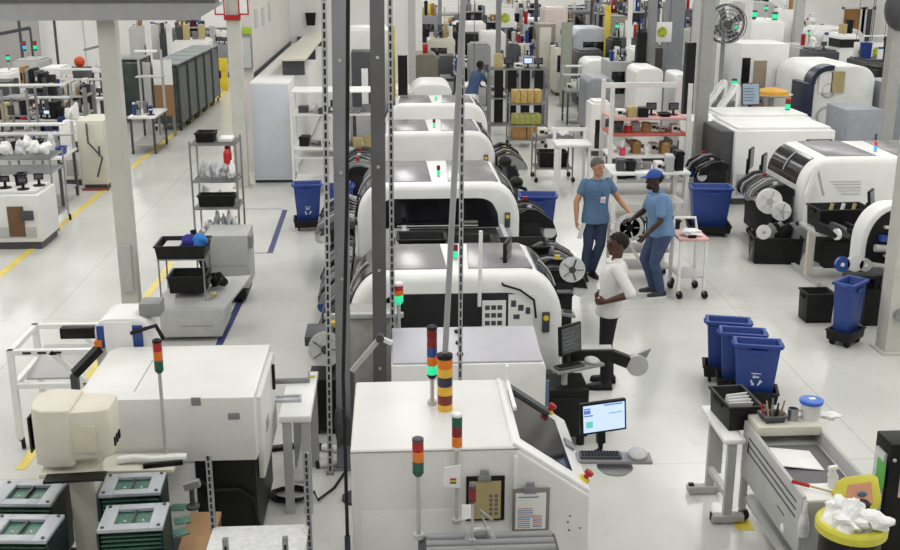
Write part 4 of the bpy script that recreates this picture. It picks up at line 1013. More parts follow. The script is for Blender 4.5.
# white post frames in front of its shoulder
p = V(800, 190, 15.95); q = V(806, 150, 15.95)
t = wthing('light_guard', 'white bracket posts standing at the shoulder of the grooved machine', 'guard', (xq+.1, 16.1, 0))
MB().bar((xq+.02, 16.12, 0), (xq+.02, 16.12, 1.0), .05).build('post', white2, t); MB().bar((xq+.02, 16.12, 1.0), (xq+.16, 16.14, 1.45), .06).build('bracket', white2, t)
MB().bar((xq+.3, 16.14, 1.0), (xq+.16, 16.14, 1.45), .03).build('strut', lgrey, t)
# feeder bench beside the arched machine
x0 = 6.05; x1 = 7.1; y0 = 14.75; zt = .76
t = wthing('feeder_bench', 'grey bench on sled feet with black feeders between the arched and grooved machines', 'bench', ((x0+x1)/2, y0+.4, 0))
MB().box(x0, x1, y0, y0+.7, zt-.05, zt).build('bench_top', lgrey, t, bev=.006)
for x in (x0+.15, x1-.15):
    MB().bar((x-.1, y0-.15, .03), (x-.1, y0+.9, .03), .06).build('sled_foot', lgrey, t); MB().bar((x-.1, y0+.3, .05), (x-.1, y0+.3, zt-.05), .1, .08).build('leg', cream, t)
B('drawer_unit', t, black, x0+.2, x1-.2, y0+.1, y0+.6, .2, .6, .01); MB().bar((x0+.05, y0+.3, .2), (x1-.25, y0+.3, .2), .05).build('stretcher', lgrey, t)
tote('black tote with tools on the grey sled-foot bench', (x0+.48, y0+.42, zt), .8, .46, .3, .05, black)
for k in range(3):
    solo('stick_tool', ('tan handle sticking up out of the black tote on the bench', 'white handle sticking out of the black tote on the bench', 'second tan handle sticking up from the black tote')[k], 'handle', (tan, white, tan)[k], MB().bar((0, 0, .014), (.08, .03, .32), .04), (x0+.3+.17*k, y0+.42, zt+.012))
for k in range(5):
    t = thing('tape_feeder', ('black tape feeder lying along the front of the grey sled-foot bench', 'grey tape feeder lying along the front of the grey sled-foot bench')[k % 2], 'feeder', (x0+.08+.19*k, y0-.02, zt), .3, 'feeders lying on the sled-foot bench')
    MB().prism([(-.3, 0), (.12, 0), (.16, .06), (.1, .15), (-.16, .13), (-.34, .05)], -.03, .03, 'x').build('feeder_body', (black, dgrey)[k % 2], t, bev=.004); MB().lathe([(.02, -.02), (.08, -.02), (.08, .02), (.02, .02)], (.0, -.3, .06), 16, 'x').build('feeder_reel', (white, black)[k % 2], t)
p = V(853, 210, y0+.3)
t = monitor_arm('dark screen seen from behind on the grey sled-foot bench', (x1-.12, y0+.35, zt+.38), .3, .34, 55, -8, screend, (x1-.12, y0+.45, zt))
xa = r2.location.x-1.15
feeder_cart('feeder bank at the mouth of the arched machine', xa+.2, 13.12, 2, -1, .06, .6, depth=.2, base=False)
for i, (px, py, r, m, l) in enumerate(((849, 268, .13, bluel, 'blue-rimmed reel lying at the mouth of the arched machine'), (862, 270, .14, white2, 'white reel lying at the mouth of the arched machine'), (873, 267, .11, lgrey, 'grey reel at the mouth of the arched machine beside the column'))):
    p = V(px, py, 12.6); t = reel(l, (p.x+.06, 12.96, .72+r*.75), r*.75, .06, hub=white2, flange=m, fill=white2)
p = V(862, 270, 12.75); tb = wthing('reel_table', 'dark low table for reels at the mouth of the arched machine', 'table', (p.x, 12.85, 0)); B('table_top', tb, dgrey, p.x-.12, p.x+.4, 12.86, 13.1, .68, .72, .005); posts(tb, p.x-.08, p.x+.36, 12.9, 13.06, 0, .68, .04, dgrey, 'leg')
g = G(836, 330); tote('grey-black open box standing behind the narrow blue bin', (g.x-.12, g.y+.42, 0), .36, .3, .4, 0, esd)
g = G(880, 330); tote('tall black box behind the column foot', (g.x-.02, g.y+.28, 0), .3, .26, .5, 0, black)
g = G(893, 335); t = wthing('equipment_stand', 'dark equipment cart at the picture edge behind the column', 'cart', (g.x+.35, g.y+.3, 0))
B('body', t, black, g.x+.2, g.x+.7, g.y+.1, g.y+.6, .15, .8, .02); posts(t, g.x+.25, g.x+.65, g.y+.15, g.y+.55, 0, .15, .06, rubber, 'foot')

# ---------------------------------------------------------------- work cart with tools, table and yellow waste bin
Z = .9
a = G(795, 497, Z); b = G(751, 420, Z); c = G(876, 488, Z)
x0 = (a.x+b.x)/2; x1 = c.x; y0 = a.y; y1 = b.y
x1c = x1; x0c = x0
wc = wthing('rework_cart', 'pale grey work cart with sunken dark mat and slotted side near the yellow waste bin', 'cart', ((x0+x1)/2, (y0+y1)/2, 0))
B('side_panel', wc, lgrey, x0, x0+.03, y0, y1, .42, Z, .004); B('side_panel', wc, lgrey, x1-.03, x1, y0, y1, .42, Z, .004)
B('front_panel', wc, lgrey, x0+.03, x1-.03, y0, y0+.03, .42, Z-.05, .004); B('back_panel', wc, lgrey, x0+.03, x1-.03, y1-.03, y1, .42, Z, .004)
B('deck', wc, white, x0+.03, x1-.03, y0+.03, y1-.03, Z-.16, Z-.12)
B('dark_mat', wc, M('dark_mat', '6f6e70', .8, var=.08), x0+.05, x1-.05, y0+.3, y1-.26, Z-.12, Z-.11)
B('front_lip', wc, white2, x0+.02, x1-.02, y0+.0, y0+.26, Z-.06, Z-.03, .01)
B('upper_shelf', wc, cream, x0+.03, x1-.03, y1-.26, y1+.04, Z-.03, Z+.05, .008)
for k in range(3): MB().box(x0-.003, x0+.004, y0+.1, y1-.15, Z-.1-.06*k, Z-.085-.06*k).build('slot', dgrey, wc)
MB().box(x0-.003, x0+.004, y0+.3, y0+.45, Z-.32, Z-.31).build('slot', dgrey, wc)
MB().sph((x0-.005, y0+.3, Z-.42), (.01, .035, .035)).build('round_sticker', paper, wc)
posts(wc, x0+.03, x1-.03, y0+.03, y1-.03, .1, .42, .05, lgrey, 'leg')
B('lower_shelf', wc, lgrey, x0+.03, x1-.03, y0+.03, y1-.03, .2, .23)
for x in (x0+.03, x1-.03):
    for y in (y0+.03, y1-.03): caster(wc, x, y, .05)
zs = Z+.05
g = G(815, 424, zs); t = thing('plastic_tub', 'clear white tub with bright blue lid on the work cart shelf', 'tub', (g.x, y1-.1, zs))
MB().lathe([(.075, 0), (.085, .14)]).build('tub', M('milky_plastic', 'e2e2e0', .3), t); MB().lathe([(.095, .14), (.097, .165), (.08, .172)]).build('lid', M('bright_blue_lid', '3d6fd0', .35), t); MB().box(-.02, .03, -.02, .02, .172, .176).build('label_sticker', paper, t)
g = G(797, 425, zs); t = thing('metal_ring_stand', 'small chrome cup beside the blue-lidded tub', 'cup', (g.x, y1-.12, zs))
MB().lathe([(.042, 0), (.045, .1), (.04, .1), (.037, .01)]).build('cup', chrome, t); MB().torus((.06, 0, .05), .03, .006, 'y').build('handle', chrome, t)
g = G(776, 425, zs); t = tote('dark tool caddy on the corner of the work cart shelf', (g.x, y1-.12, zs), .17, .14, .06, .1, dgrey)
for k in range(5):
    o = solo('hand_tool', 'small %s tool upright in the dark tool caddy' % ('red-handled', 'tan', 'steel', 'black', 'brown')[k], 'tool', (red, tan, steel, black, card)[k], MB().cyl((0, 0, 0), (.02*(k-2), .02, .13+.02*(k % 3)), .011, .007, 8), (g.x-.06+.03*k, y1-.12, zs+.012), group='tools in the caddy')
g = G(834, 424, zs); lump('folded_wipes', 'folded white wipes on the work cart shelf beyond the tub', 'cloth', (g.x, y1-.12, zs), (.08, .06, .03), paper, seed=9)
p = G(797, 460, Z-.11); t = solo('paper_sheets', 'large white paper laid over the dark mat of the work cart', 'paper', paper, MB().add([(-.2, -.14, .02), (.14, -.2, .003), (.15, .14, .0), (-.2, .2, .015), (-.2, -.14, .026), (.14, -.2, .009), (.15, .14, .006), (-.2, .2, .021)], [(3,2,1,0),(4,5,6,7),(0,1,5,4),(1,2,6,5),(2,3,7,6),(3,0,4,7)]), (p.x-.0, p.y+.0, Z-.108))
p = G(833, 488, Z-.03); t = thing('spray_bottle', 'white trigger spray bottle standing on the work cart front lip', 'bottle', (p.x, y0+.19, Z-.03), .3)
MB().lathe([(.028, 0), (.036, .01), (.037, .09), (.016, .125), (.014, .14)], n=16).build('bottle', M('cloudy_plastic', 'dfe1e2', .35), t)
MB().box(-.05, .025, -.013, .013, .14, .172).prism([(-.04, .14), (-.025, .14), (-.05, .1), (-.058, .104)], -.006, .006).build('trigger_head', white2, t, bev=.004)
p = G(787, 472, Z); q = G(828, 486, Z); t = wthing('brush', 'red-handled brush with yellow tip lying across the work cart edge', 'brush', (p.x, p.y, Z-.03))
a_ = Vector((x0+.0, y0+.22, Z+.008)); b_ = Vector((q.x, y0+.08, Z-.01)); md = a_.lerp(b_, .45)
MB().tube([a_, md], .014).build('red_handle', red, t); MB().tube([md, b_], .008).build('shaft', tan, t); MB().cyl(b_, b_+Vector((.05, -.02, -.0)), .018, .024).build('tip', yellow, t)
t = thing('plastic_bag', 'white plastic bag hanging on the front of the work cart', 'bag', (V(803, 510, y0).x, y0-.035, Z-.3))
MB().lathe([(.012, .27), (.016, .24), (.02, .2), (.04, .12), (.045, .06), (.035, .01), (.01, 0)], n=12).build('bag', bag, t); MB().torus((0, 0, .275), .014, .005, 'y').build('knot_loop', bag, t)
# plain table with the paper tote
zt = .8; a = G(727, 440, zt); b = G(713, 410, zt); x0 = (a.x+b.x)/2-.05; y0 = a.y; y1 = b.y+.12; x1 = V(768, 440, y0).x
x1 = x0c-.02
t = wthing('side_table', 'small white table on a sled foot carrying the black paper tote', 'table', ((x0+x1)/2, (y0+y1)/2, 0))
B('table_top', t, white2, x0, x1, y0, y1, zt-.05, zt, .02)
for y in (y0+.08, y1-.12): MB().box(x0+.06, x0+.13, y-.025, y+.025, .07, zt-.05).build('leg', lgrey, t)
MB().box(x0-.04, x1+.05, y0+.04, y0+.12, .02, .08).build('sled_foot', lgrey, t, bev=.008); MB().box(x0-.1, x1, y1-.16, y1-.08, .02, .08).build('sled_foot', lgrey, t, bev=.008)
B('back_panel', t, lgrey, x0+.13, x1, y1-.14, y1-.1, .2, zt-.05); MB().bar((x0+.09, y0+.1, .25), (x0+.09, y1-.14, .25), .05).build('stretcher', lgrey, t)
for y in (y0+.08, y1-.12): MB().box(x0-.045, x0-.035 if y < y0+.2 else x0-.1+.01, y-.02, y+.02, .03, .1).build('foot_cap', black, t)
B('clip', t, black, x0+.2, x0+.22, y0-.005, y0+.01, zt-.12, zt-.03)
g = G(746, 412, zt); tx_ = x0+.2; tote('black tote full of white papers on the small white table', (tx_, (y0+y1)/2+.03, zt), .28, .46, .22, math.radians(4), black)
for k in range(4):
    solo('paper_sheet', 'white paper sheet standing in the black paper tote, %s' % ('front one', 'second one', 'third one', 'rear one')[k], 'paper', paper, MB().cb((0, 0, .1), (.2, .006, .19), (.35, 0, 0)), (tx_+.006*k, (y0+y1)/2-.08+.065*k, zt+.03), math.radians(4+3*k), 'papers in the black tote')
# yellow waste bin
zz = .94; g = G(852, 520, zz)
t = thing('waste_bin', 'round yellow waste bin with flipped lid full of white wipes', 'bin', (g.x, g.y, 0))
MB().lathe([(.17, .02), (.2, .1), (.2, .88), (.185, .88), (.18, .1), (.01, .08)], n=28).build('can', black, t)
MB().lathe([(.2, .86), (.235, .87), (.235, .92), (.22, .94), (.17, .935), (.17, .88)], n=32).build('yellow_rim', ylwb, t)
def lidv(u, v, h): return Vector((.02+u*.9+v*.1, .15+v*.35+u*.0, .92+v*.62+h*.4+u*.1))
n8 = [(-.17, 0), (.17, 0), (.19, .08), (.16, .3), (.1, .34), (-.1, .34), (-.16, .3), (-.19, .08)]
vs = [lidv(u, v, 0)+Vector((.08, 0, 0)) for u, v in n8]+[lidv(u, v, 0)+Vector((.08, .03, -.02)) for u, v in n8]
ld2 = MB().add(vs, [tuple(range(7, -1, -1)), tuple(range(8, 16))]+[(k, (k+1) % 8, 8+(k+1) % 8, 8+k) for k in range(8)]).build('lid', ylwb, t, bev=.008)
n4 = [(-.1, .05), (.12, .05), (.1, .26), (-.08, .26)]
vs = [lidv(u, v, 0)+Vector((.08, -.008, .006)) for u, v in n4]+[lidv(u, v, 0)+Vector((.08, -.001, .0)) for u, v in n4]
MB().add(vs, [(0,1,2,3),(7,6,5,4),(0,4,5,1),(1,5,6,2),(2,6,7,3),(3,7,4,0)]).build('lid_label', M('salmon_label', 'd79a78', .6), ld2)
cc = lidv(.03, .15, 0)+Vector((.08, -.012, .01)); MB().sph(cc, (.035, .012, .02)).build('label_mark', M('dull_blue_print', '45688c', .5), ld2)
for k in range(7):
    a = 2*PI*k/6; r = .1 if k < 6 else 0
    lump('crumpled_wipe', 'crumpled white wipe heaped in the round yellow waste bin', 'wipe', (g.x+r*math.cos(a), g.y+r*math.sin(a), .88+.05*(k == 6)+.012*(k % 3)), (.085, .08, .07), paper, 'wipes in the yellow waste bin', seed=20+k, amp=.45)
lump('black_glove', 'small black glove on the white wipes in the yellow bin', 'glove', (g.x+.1, g.y+.05, .99), (.04, .05, .035), black, seed=4)
lump('crumpled_wipe', 'white wipe spilling over at the rim before the black cabinet', 'wipe', (g.x+.13, g.y-.12, .93), (.09, .08, .06), paper, seed=31, amp=.4)
xb_ = V(881, 500, 6.95).x
t = wthing('black_cabinet', 'black cabinet edge with green card at the side of the yellow waste bin', 'cabinet', (xb_+.3, 7.0, 0))
xb = max(V(881, 500, 6.95).x, x1c+.04)
B('cabinet_body', t, black, xb+.03, xb+.6, 6.95, 7.2, 0.08, V(885, 445, 6.95).z, .01); B('plinth', t, dgrey, xb+.06, xb+.55, 6.97, 7.18, 0, .09)
zt = V(885, 445, 6.95).z
B('side_glass', t, clearp, xb+.01, xb+.03, 7.0, 7.15, zt-.55, zt-.1); B('green_card', t, green, xb, xb+.012, 6.96, 7.08, zt-.36, zt-.16); B('pale_card', t, M('pale_pink_card', 'e0c8bc', .8), xb+.12, xb+.25, 6.94, 6.952, zt-.42, zt-.2)
MB().sph((xb+.06, 6.94, zt-.12), .014).build('lock', alu, t)
# ---------------------------------------------------------------- equipment further down the hall
ORD = ['first', 'second', 'third', 'fourth', 'fifth', 'sixth', 'seventh', 'eighth', 'ninth', 'tenth', 'eleventh', 'twelfth', 'thirteenth', 'fourteenth']
def unit(kind, label, x0, x1, yt, Y, dep, mat=white, light=None, win=None, cat=None, z0=0, name=None, win_c=None, extra=None):
    """cabinet / machine / rounded machine / bench with its front on the plane Y, between the columns x0..x1 of the survey and up to yt"""
    a = V(x0, yt, Y); b = V(x1, yt, Y); X0, X1, z = a.x, b.x, a.z; w = X1-X0
    nm = name or {'cabinet': 'storage_cabinet', 'machine': 'box_machine', 'round': 'rounded_machine', 'bench': 'work_bench', 'tower': 'tower_machine'}[kind]
    t = wthing(nm, label, cat or ('bench' if kind == 'bench' else 'cabinet' if kind == 'cabinet' else 'machine'), ((X0+X1)/2, Y+dep/2, 0))
    if kind == 'bench':
        zt = min(z, .9) if not extra else extra
        MB().box(X0, X1, Y, Y+dep, zt-.05, zt).build('bench_top', mat, t, bev=.006)
        posts(t, X0+.06, X1-.06, Y+.06, Y+dep-.06, 0, zt-.05, .05, dgrey, 'leg')
        B('lower_shelf', t, lgrey, X0+.06, X1-.06, Y+.08, Y+dep-.06, .2, .23)
        if z > zt+.15:
            for x in (X0+.04, X1-.04): B('upright', t, lgrey, x-.025, x+.025, Y+dep-.1, Y+dep-.05, zt, z)
            B('upper_shelf', t, lgrey, X0, X1, Y+dep-.4, Y+dep-.02, zt+(z-zt)*.55, zt+(z-zt)*.55+.03)
            B('lamp_bar', t, white2, X0+.05, X1-.05, Y+dep-.5, Y+dep-.36, z-.03, z+.02, .008)
    elif kind == 'round':
        s = min(.5, w*.3)
        MB().prism(loafpoly(X0, X1, .3, z-s*.8, z, s), Y, Y+dep).build('housing', mat, t, bev=.05, seg=3, ang=50)
        B('plinth', t, dgrey, X0+.06, X1-.06, Y+.06, Y+dep-.06, 0, .31)
    else:
        MB().box(X0, X1, Y, Y+dep, .12, z).build('housing', mat, t, bev=.03 if kind == 'machine' else .012)
        B('plinth', t, dgrey, X0+.04, X1-.04, Y+.04, Y+dep-.04, 0, .13)
        if kind == 'cabinet':
            n = 2 if w > .9 else 1
            for k in range(n):
                d = MB().box(X0+.03+k*w/n, X0-.02+(k+1)*w/n, Y-.02, Y, .18, z-.05).build('door', mat, t, bev=.006)
                hx = X0+(.12 if k else w/n-.12)
                B('handle', d, dgrey, hx-.015, hx+.015, Y-.045, Y-.02, z*.5, z*.5+.2)
        else:
            B('front_panel', t, lgrey, X0+.08, X1-.08, Y-.012, Y, .2, z*.42, .004)
            MB().box(X1-.3*min(w, 1), X1-.1*min(w, 1), Y-.05, Y, z*.55, z*.72).build('control_panel', dgrey, t, bev=.006)
            if kind == 'machine': MB().box(X0+.06, X1-.06, Y+.1, Y+dep-.1, z, z+.05).build('lid', mat, t, bev=.01)
    if win:
        u0, u1, v0, v1 = win
        B('window', t, win_c or glassd, X0+w*u0, X0+w*u1, Y-.022, Y, z*v0, z*v1, .004)
    if light:
        beacon(t, ((X0+X1)/2+w*.22, Y+dep*.4, z), .28, .055, light, .1)
    return t, X0, X1, z
WHITE_OFF = (redd, orange, greenlit)
def clutter(where, X0, X1, Y0_, Y1_, z, n, seed, s=1.0, kinds=None, hmax=.4):
    """loose goods standing on a surface, counted off from the low-X end"""
    rd = random.Random(seed); kinds = kinds or ['carton', 'tote', 'lump', 'crate', 'jar', 'monitor', 'instrument']
    pal = {'carton': [('brown', card), ('white', white2), ('tan', tan)], 'tote': [('black', black), ('blue', blue), ('grey', mgrey)], 'lump': [('clear', bag), ('white', paper)], 'crate': [('grey', lgrey), ('dark grey', dgrey), ('black', black)],
           'jar': [('white', white2), ('red', red), ('blue', bluel), ('yellow', yellow)], 'monitor': [('black', black)], 'instrument': [('cream', cream), ('white', white), ('dark', dgrey), ('grey', mgrey)]}
    used = {}
    st = (X1-X0)/n
    for k in range(n):
        kd = rd.choice(kinds); cn, m = rd.choice(pal[kd]); x = X0+st*(k+.5); y = rd.uniform(Y0_+.12, max(Y0_+.13, Y1_-.2)); w = min(st*.85, rd.uniform(.2, .5)*s); h = min(hmax, rd.uniform(.12, .38)*s); d = min(.35, Y1_-Y0_-.05)*rd.uniform(.6, .95)
        nm = {'carton': 'cardboard carton', 'tote': 'open tote', 'lump': 'bagged bundle', 'crate': 'closed crate', 'jar': 'round jar', 'monitor': 'computer monitor', 'instrument': 'instrument box'}[kd]
        if kd == 'carton' and m is white2: nm = 'carton'
        i = used.get((cn, nm), 0); used[(cn, nm)] = i+1
        l = '%s %s on the %s' % (cn, nm, where) + ('' if i == 0 else ', %s one along' % ORD[i])
        g = 'goods on the '+where; rz = rd.uniform(-.2, .2); c = (x, y, z+.001)
        if kd == 'carton': carton(l, c, w, d, h, rz, m, g)
        elif kd == 'tote': tote(l, c, w, d, h*.7, rz, m, group=g)
        elif kd == 'lump': lump('plastic_bundle', l, 'bag', c, (w*.5, d*.5, h*.45), m, g, seed+k, .35)
        elif kd == 'crate':
            t = thing('storage_crate', l, 'crate', c, rz, g); MB().box(-w/2, w/2, -d/2, d/2, 0, h).build('crate', m, t, bev=.01); MB().box(-w/2-.01, w/2+.01, -d/2-.01, d/2+.01, h*.82, h*.92).build('rim', m, t)
        elif kd == 'jar':
            r = min(w, .16)/2; t = thing('jar', l, 'jar', c, 0, g); MB().lathe([(r*.9, 0), (r, .01), (r, h*.8)], n=12).build('jar', m, t); MB().lathe([(r*.8, h*.8), (r*.8, h*.95)], n=12).build('lid', white2 if m is not white2 else bluel, t)
        elif kd == 'monitor':
            t = thing('computer_monitor', l, 'monitor', c, rz, g); w = min(max(w, .3), st*.92); o = MB().box(-w/2, w/2, -.02, .02, .1, .1+w*.7).build('monitor', black, t, bev=.006)
            B('screen', o, rd.choice([screend, screen, screend]), -w/2+.02, w/2-.02, -.024, -.02, .12, .08+w*.7); MB().lathe([(.1, 0), (.1, .015), (.025, .03), (.02, .14)], n=12).build('stand', black, t)
        else:
            t = thing('instrument_box', l, 'instrument', c, rz, g); MB().box(-w/2, w/2, -d/2, d/2, 0, h*.8).build('case', m, t, bev=.01); B('display', t, glassd, -w*.35, w*.1, -d/2-.006, -d/2, h*.35, h*.65); MB().cyl((w*.3, -d/2-.02, h*.4), (w*.3, -d/2, h*.4), .03).build('knob', dgrey, t)

# long white cabinets with the cream board on top
a = V(249, 83, 22.45); b = V(289, 83, 22.45)
t = wthing('cabinet_run', 'long white cabinet block with pale blue-white end panel beside the blue bins', 'cabinet', ((a.x+b.x)/2, 27.5, 0))
B('housing', t, white2, a.x, b.x, 22.47, 32.9, .06, a.z, .01); B('end_panel', t, M('pale_blue_white_panel', 'd5d9e2', .4, var=.03), a.x+.02, b.x-.02, 22.45, 22.47, .1, a.z-.03, .004); B('plinth', t, M('navy_plinth', '2c3450', .5), a.x+.02, b.x-.02, 22.5, 32.8, 0, .06)
zt = a.z
q0, q1 = V(279, 76, 23.6).x, V(306, 76, 23.6).x
t = wthing('cream_worktop', 'long cream panel raised on the white cabinet block', 'panel', ((q0+q1)/2, 27, zt))
B('panel', t, cream, q0, q1, 23.7, 32.0, zt+.32, zt+.37, .006)
for y in (23.9, 27.5, 31.6): B('trestle', t, dgrey, q0+.05, q1-.05, y, y+.08, zt, zt+.32)
q = V(311, 20, 32.9); t = thing('hanging_basket', 'black basket hung on the white end wall above the cabinets', 'basket', (q.x, 32.82, q.z-.15)); openbox(MB(), .3, .16, .36, .8).build('basket', black, t); MB().box(-.06, .06, .078, .17, .3, .34).build('hook', black, t)
a = V(297, 41, 32.9); b = V(321, 41, 32.9); solo('rail_sign', 'dark blue bar mounted on the white end wall', 'rail', M('dark_blue_bar', '33507c', .5), MB().box(0, b.x-a.x, -.05, 0, 0, .12), (a.x, 32.99, a.z))
for i, (x0_, y0_, x1_, y1_) in enumerate(((262, 10, 266, 28), (269, 8, 272, 26), (275, 2, 279, 22))):
    Yq = 24.6+1.4*i; a = V(x0_, y0_, Yq).z; b = V(x1_, y1_, Yq).z
    solo('wall_notice', ('faded grey notice on the office side wall, first from its corner', 'faded grey notice on the office side wall, second from its corner', 'faded grey notice on the office side wall, third from its corner')[i], 'notice', lgrey, MB().box(0, .015, 0, .5, 0, max(.3, a-b)), (-3.0, Yq, b))
# red framed sign band and cabinet at the far column
a = V(233, 14, 21.9); t = wthing('column_sign', 'red-edged white sign fixed around the column by the white cabinets', 'sign', (a.x, 21.9, 1))
zA, zB = V(240, -6, 21.9).z, V(240, 15, 21.9).z
for x in (-3.33, -2.87): B('sign_plate', t, paper, x-.09, x+.09, 21.88, 21.9, zB, zA); B('red_border', t, red, x-.1, x-.075, 21.875, 21.9, zB, zA); B('red_border', t, red, x+.075, x+.1, 21.875, 21.9, zB, zA); B('red_border', t, red, x-.075, x+.075, 21.875, 21.9, zB, zB+.03)
B('red_band', t, red, -3.26, -2.94, 21.9, 21.96, zB-.1, zB)
q = V(250, 55, 23.6); t = wthing('electrical_box', 'grey electrical box at the corner of the office wall', 'box', (q.x, 23.7, 1)); za, zb = V(250, 36, 23.6).z, V(250, 70, 23.6).z
B('case', t, mgrey, -3.3, -2.98, 23.7, 23.89, zb, za, .01); B('door', t, lgrey, -3.28, -3.0, 23.68, 23.7, zb+.04, za-.04, .006)
solo('green_tag', 'lime green tag above the grey electrical box', 'tag', M('lime_tag', 'a9c83c', .6), MB().box(-.14, .14, -.02, 0, 0, .14), (-3.12, 23.88, za+.02)); solo('yellow_tag', 'pale yellow tag beneath the lime green tag', 'tag', M('pale_yellow_tag', 'e0dc96', .6), MB().box(-.12, .12, -.02, 0, 0, .1), (-3.1, 23.86, za-.12))
q = V(237, 168, 21.9); t = wthing('fire_extinguisher', 'red fire extinguisher at the foot of the column by the cabinets', 'extinguisher', (-3.32, 21.85, 0))
MB().lathe([(.07, .3), (.085, .33), (.085, .75), (.05, .82), (.02, .84)], (-3.34, 21.85, 0)).build('cylinder', red, t); MB().box(-3.37, -3.31, 21.82, 21.88, .84, .9).build('valve', black, t); B('bracket', t, red, -3.4, -3.28, 21.9, 21.94, .2, 1.1)

# racks behind the long cabinets' end (white shelves and goods)
x0, x1 = V(292, 150, 21).x, V(378, 150, 21).x
wire_rack('white shelf rack between the pale end panel and the uprights', x0, x1, 21.2, 22.1, [.25, .75, V(300, 148, 21.2).z-.02, V(300, 115, 21.2).z, V(300, 92, 21.2).z], 1.95, white2, .05, solid=white2, name='shelf_rack')
zz = [V(300, 148, 21.2).z-.02, V(300, 115, 21.2).z]
clutter('middle shelf of the white shelf rack', x0+.1, x1-.1, 21.25, 21.9, zz[0], 7, 11, .8, hmax=.3); clutter('upper shelf of the white shelf rack', x0+.1, x1-.1, 21.25, 21.9, zz[1], 7, 12, .8, hmax=.28)
unit('machine', 'white machine with cream panel seen between the two uprights', 347, 388, 30, 26, 1.2, white2, win=(.1, .55, .45, .85), win_c=cream)
unit('tower', 'dark machine with pale screen low between the two uprights', 351, 384, 52, 25.1, .7, dgrey, win=(.3, .5, .5, .85), win_c=white2)
# mid-distance left: wire rack and cart in the aisle
Yr = 15.2; x0, x1 = V(193, 200, Yr).x, V(238, 200, Yr).x; zs = [V(200, y, Yr).z for y in (236, 208, 181, 144)]
wire_rack('tall chrome wire rack of bagged parts beyond the tote cart', x0, x1, Yr, Yr+.55, [.2]+zs, zs[-1]+.04)
clutter('fourth shelf of the chrome wire rack', x0+.06, x1-.05, Yr+.03, Yr+.5, zs[2], 5, 3, 1.1, ['lump'], .3); clutter('second shelf of the chrome wire rack', x0+.06, x1-.05, Yr+.05, Yr+.5, zs[0], 6, 4, 1.2, ['lump'], .34)
clutter('third shelf of the chrome wire rack', x0+.06, x1-.05, Yr+.26, Yr+.5, zs[1]+.0, 5, 5, 1, ['lump'], .3)
tote('black tote on the third shelf of the chrome wire rack', ((x0+x1)/2, Yr+.15, zs[1]+.002), min(.55, x1-x0-.12), .22, .17); tote('small black tote on top of the chrome wire rack', (x0+.2, Yr+.25, zs[3]), .26, .3, .14); solo('folded_sheet', 'folded white sheet on top of the chrome wire rack', 'sheet', paper, MB().box(-.1, .1, -.15, .15, 0, .05), (x0+.47, Yr+.3, zs[3]), bev=.01)
# beige cabinet below/before the rack
Yc = 14.3; a = V(203, 236, Yc); b = V(247, 236, Yc)
t = wthing('parts_cabinet', 'beige cabinet with black base in front of the chrome wire rack', 'cabinet', ((a.x+b.x)/2, 14.6, 0))
MB().prism([(14.3, .2), (14.3, a.z), (14.95, a.z), (14.95, .2)], a.x, b.x, 'x').build('cabinet_body', lgrey, t, bev=.02); B('base', t, black, a.x-.1, b.x-.05, 14.25, 14.95, .06, .2, .01)
for x in (a.x, b.x-.15):
    for y in (14.35, 14.85): MB().cyl((x-.02, y, .05), (x+.02, y, .05), .05, n=10).build('wheel', rubber, t)
B('door_line', t, mgrey, a.x+.02, b.x-.02, 14.295, 14.3, a.z*.55, a.z*.555); MB().box(b.x-.08, b.x+.05, 14.35, 14.6, a.z-.2, a.z-.02).build('side_clamp', mgrey, t, bev=.01)
MB().bar((a.x-.12, 14.25, a.z+.1), (a.x+.05, 14.2, .3), .07).build('black_strap', black, t)
# tote cart on the slanted beige base
g = G(155, 342); Yt = 12.75; a = V(160, 330, Yt); b = V(222, 330, Yt); zb = .42
t = wthing('tote_cart', 'slanted beige base with thin chrome legs carrying two black totes', 'cart', ((a.x+b.x)/2, 13.1, 0))
MB().prism([(a.x-.1, .06), (a.x-.1, zb), (b.x+.05, zb), (b.x+.0, .06)], Yt, Yt+.75).build('base_box', lgrey, t, bev=.015)
MB().add([(a.x-.1, Yt+.02, zb-.02), (b.x+.05, Yt+.02, zb-.02), (b.x+.28, Yt+.85, zb+.15), (a.x+.05, Yt+.85, zb+.1), (a.x-.1, Yt+.02, zb+.01), (b.x+.05, Yt+.02, zb+.01), (b.x+.28, Yt+.85, zb+.18), (a.x+.05, Yt+.85, zb+.13)], [(3,2,1,0),(4,5,6,7),(0,1,5,4),(1,2,6,5),(2,3,7,6),(3,0,4,7)]).build('sloping_top', lgrey, t)
MB().box(b.x-.5, b.x-.1, Yt-.004, Yt, .2, .21).build('panel_line', mgrey, t)
zt = V(180, 259, Yt+.2).z; c0, c1 = V(158, 259, Yt+.2).x, V(203, 259, Yt+.2).x
posts(t, c0, c1, Yt+.2, Yt+.65, zb, zt, .022, chrome, 'leg', rnd=True)
B('top_frame', t, chrome, c0-.02, c1+.02, Yt+.18, Yt+.67, zt-.015, zt+.0)
tote('black tote holding rolled blue cloths on top of the chrome-legged cart', ((c0+c1)/2, Yt+.43, zt), c1-c0+.06, .5, .17, 0, black)
tote('black tote low on the slanted beige base', ((c0+c1)/2+.05, Yt+.42, zb+.135), .46, .4, .22, 0, black)
lump('cloth_roll', 'violet blue cloth roll in the upper black tote', 'cloth', ((c0+c1)/2+.08, Yt+.38, zt+.09), (.09, .1, .11), purple, seed=3, amp=.12); lump('cloth_roll', 'bright blue cloth roll in the upper black tote', 'cloth', ((c0+c1)/2+.22, Yt+.36, zt+.09), (.1, .1, .11), blueb, seed=6, amp=.12)
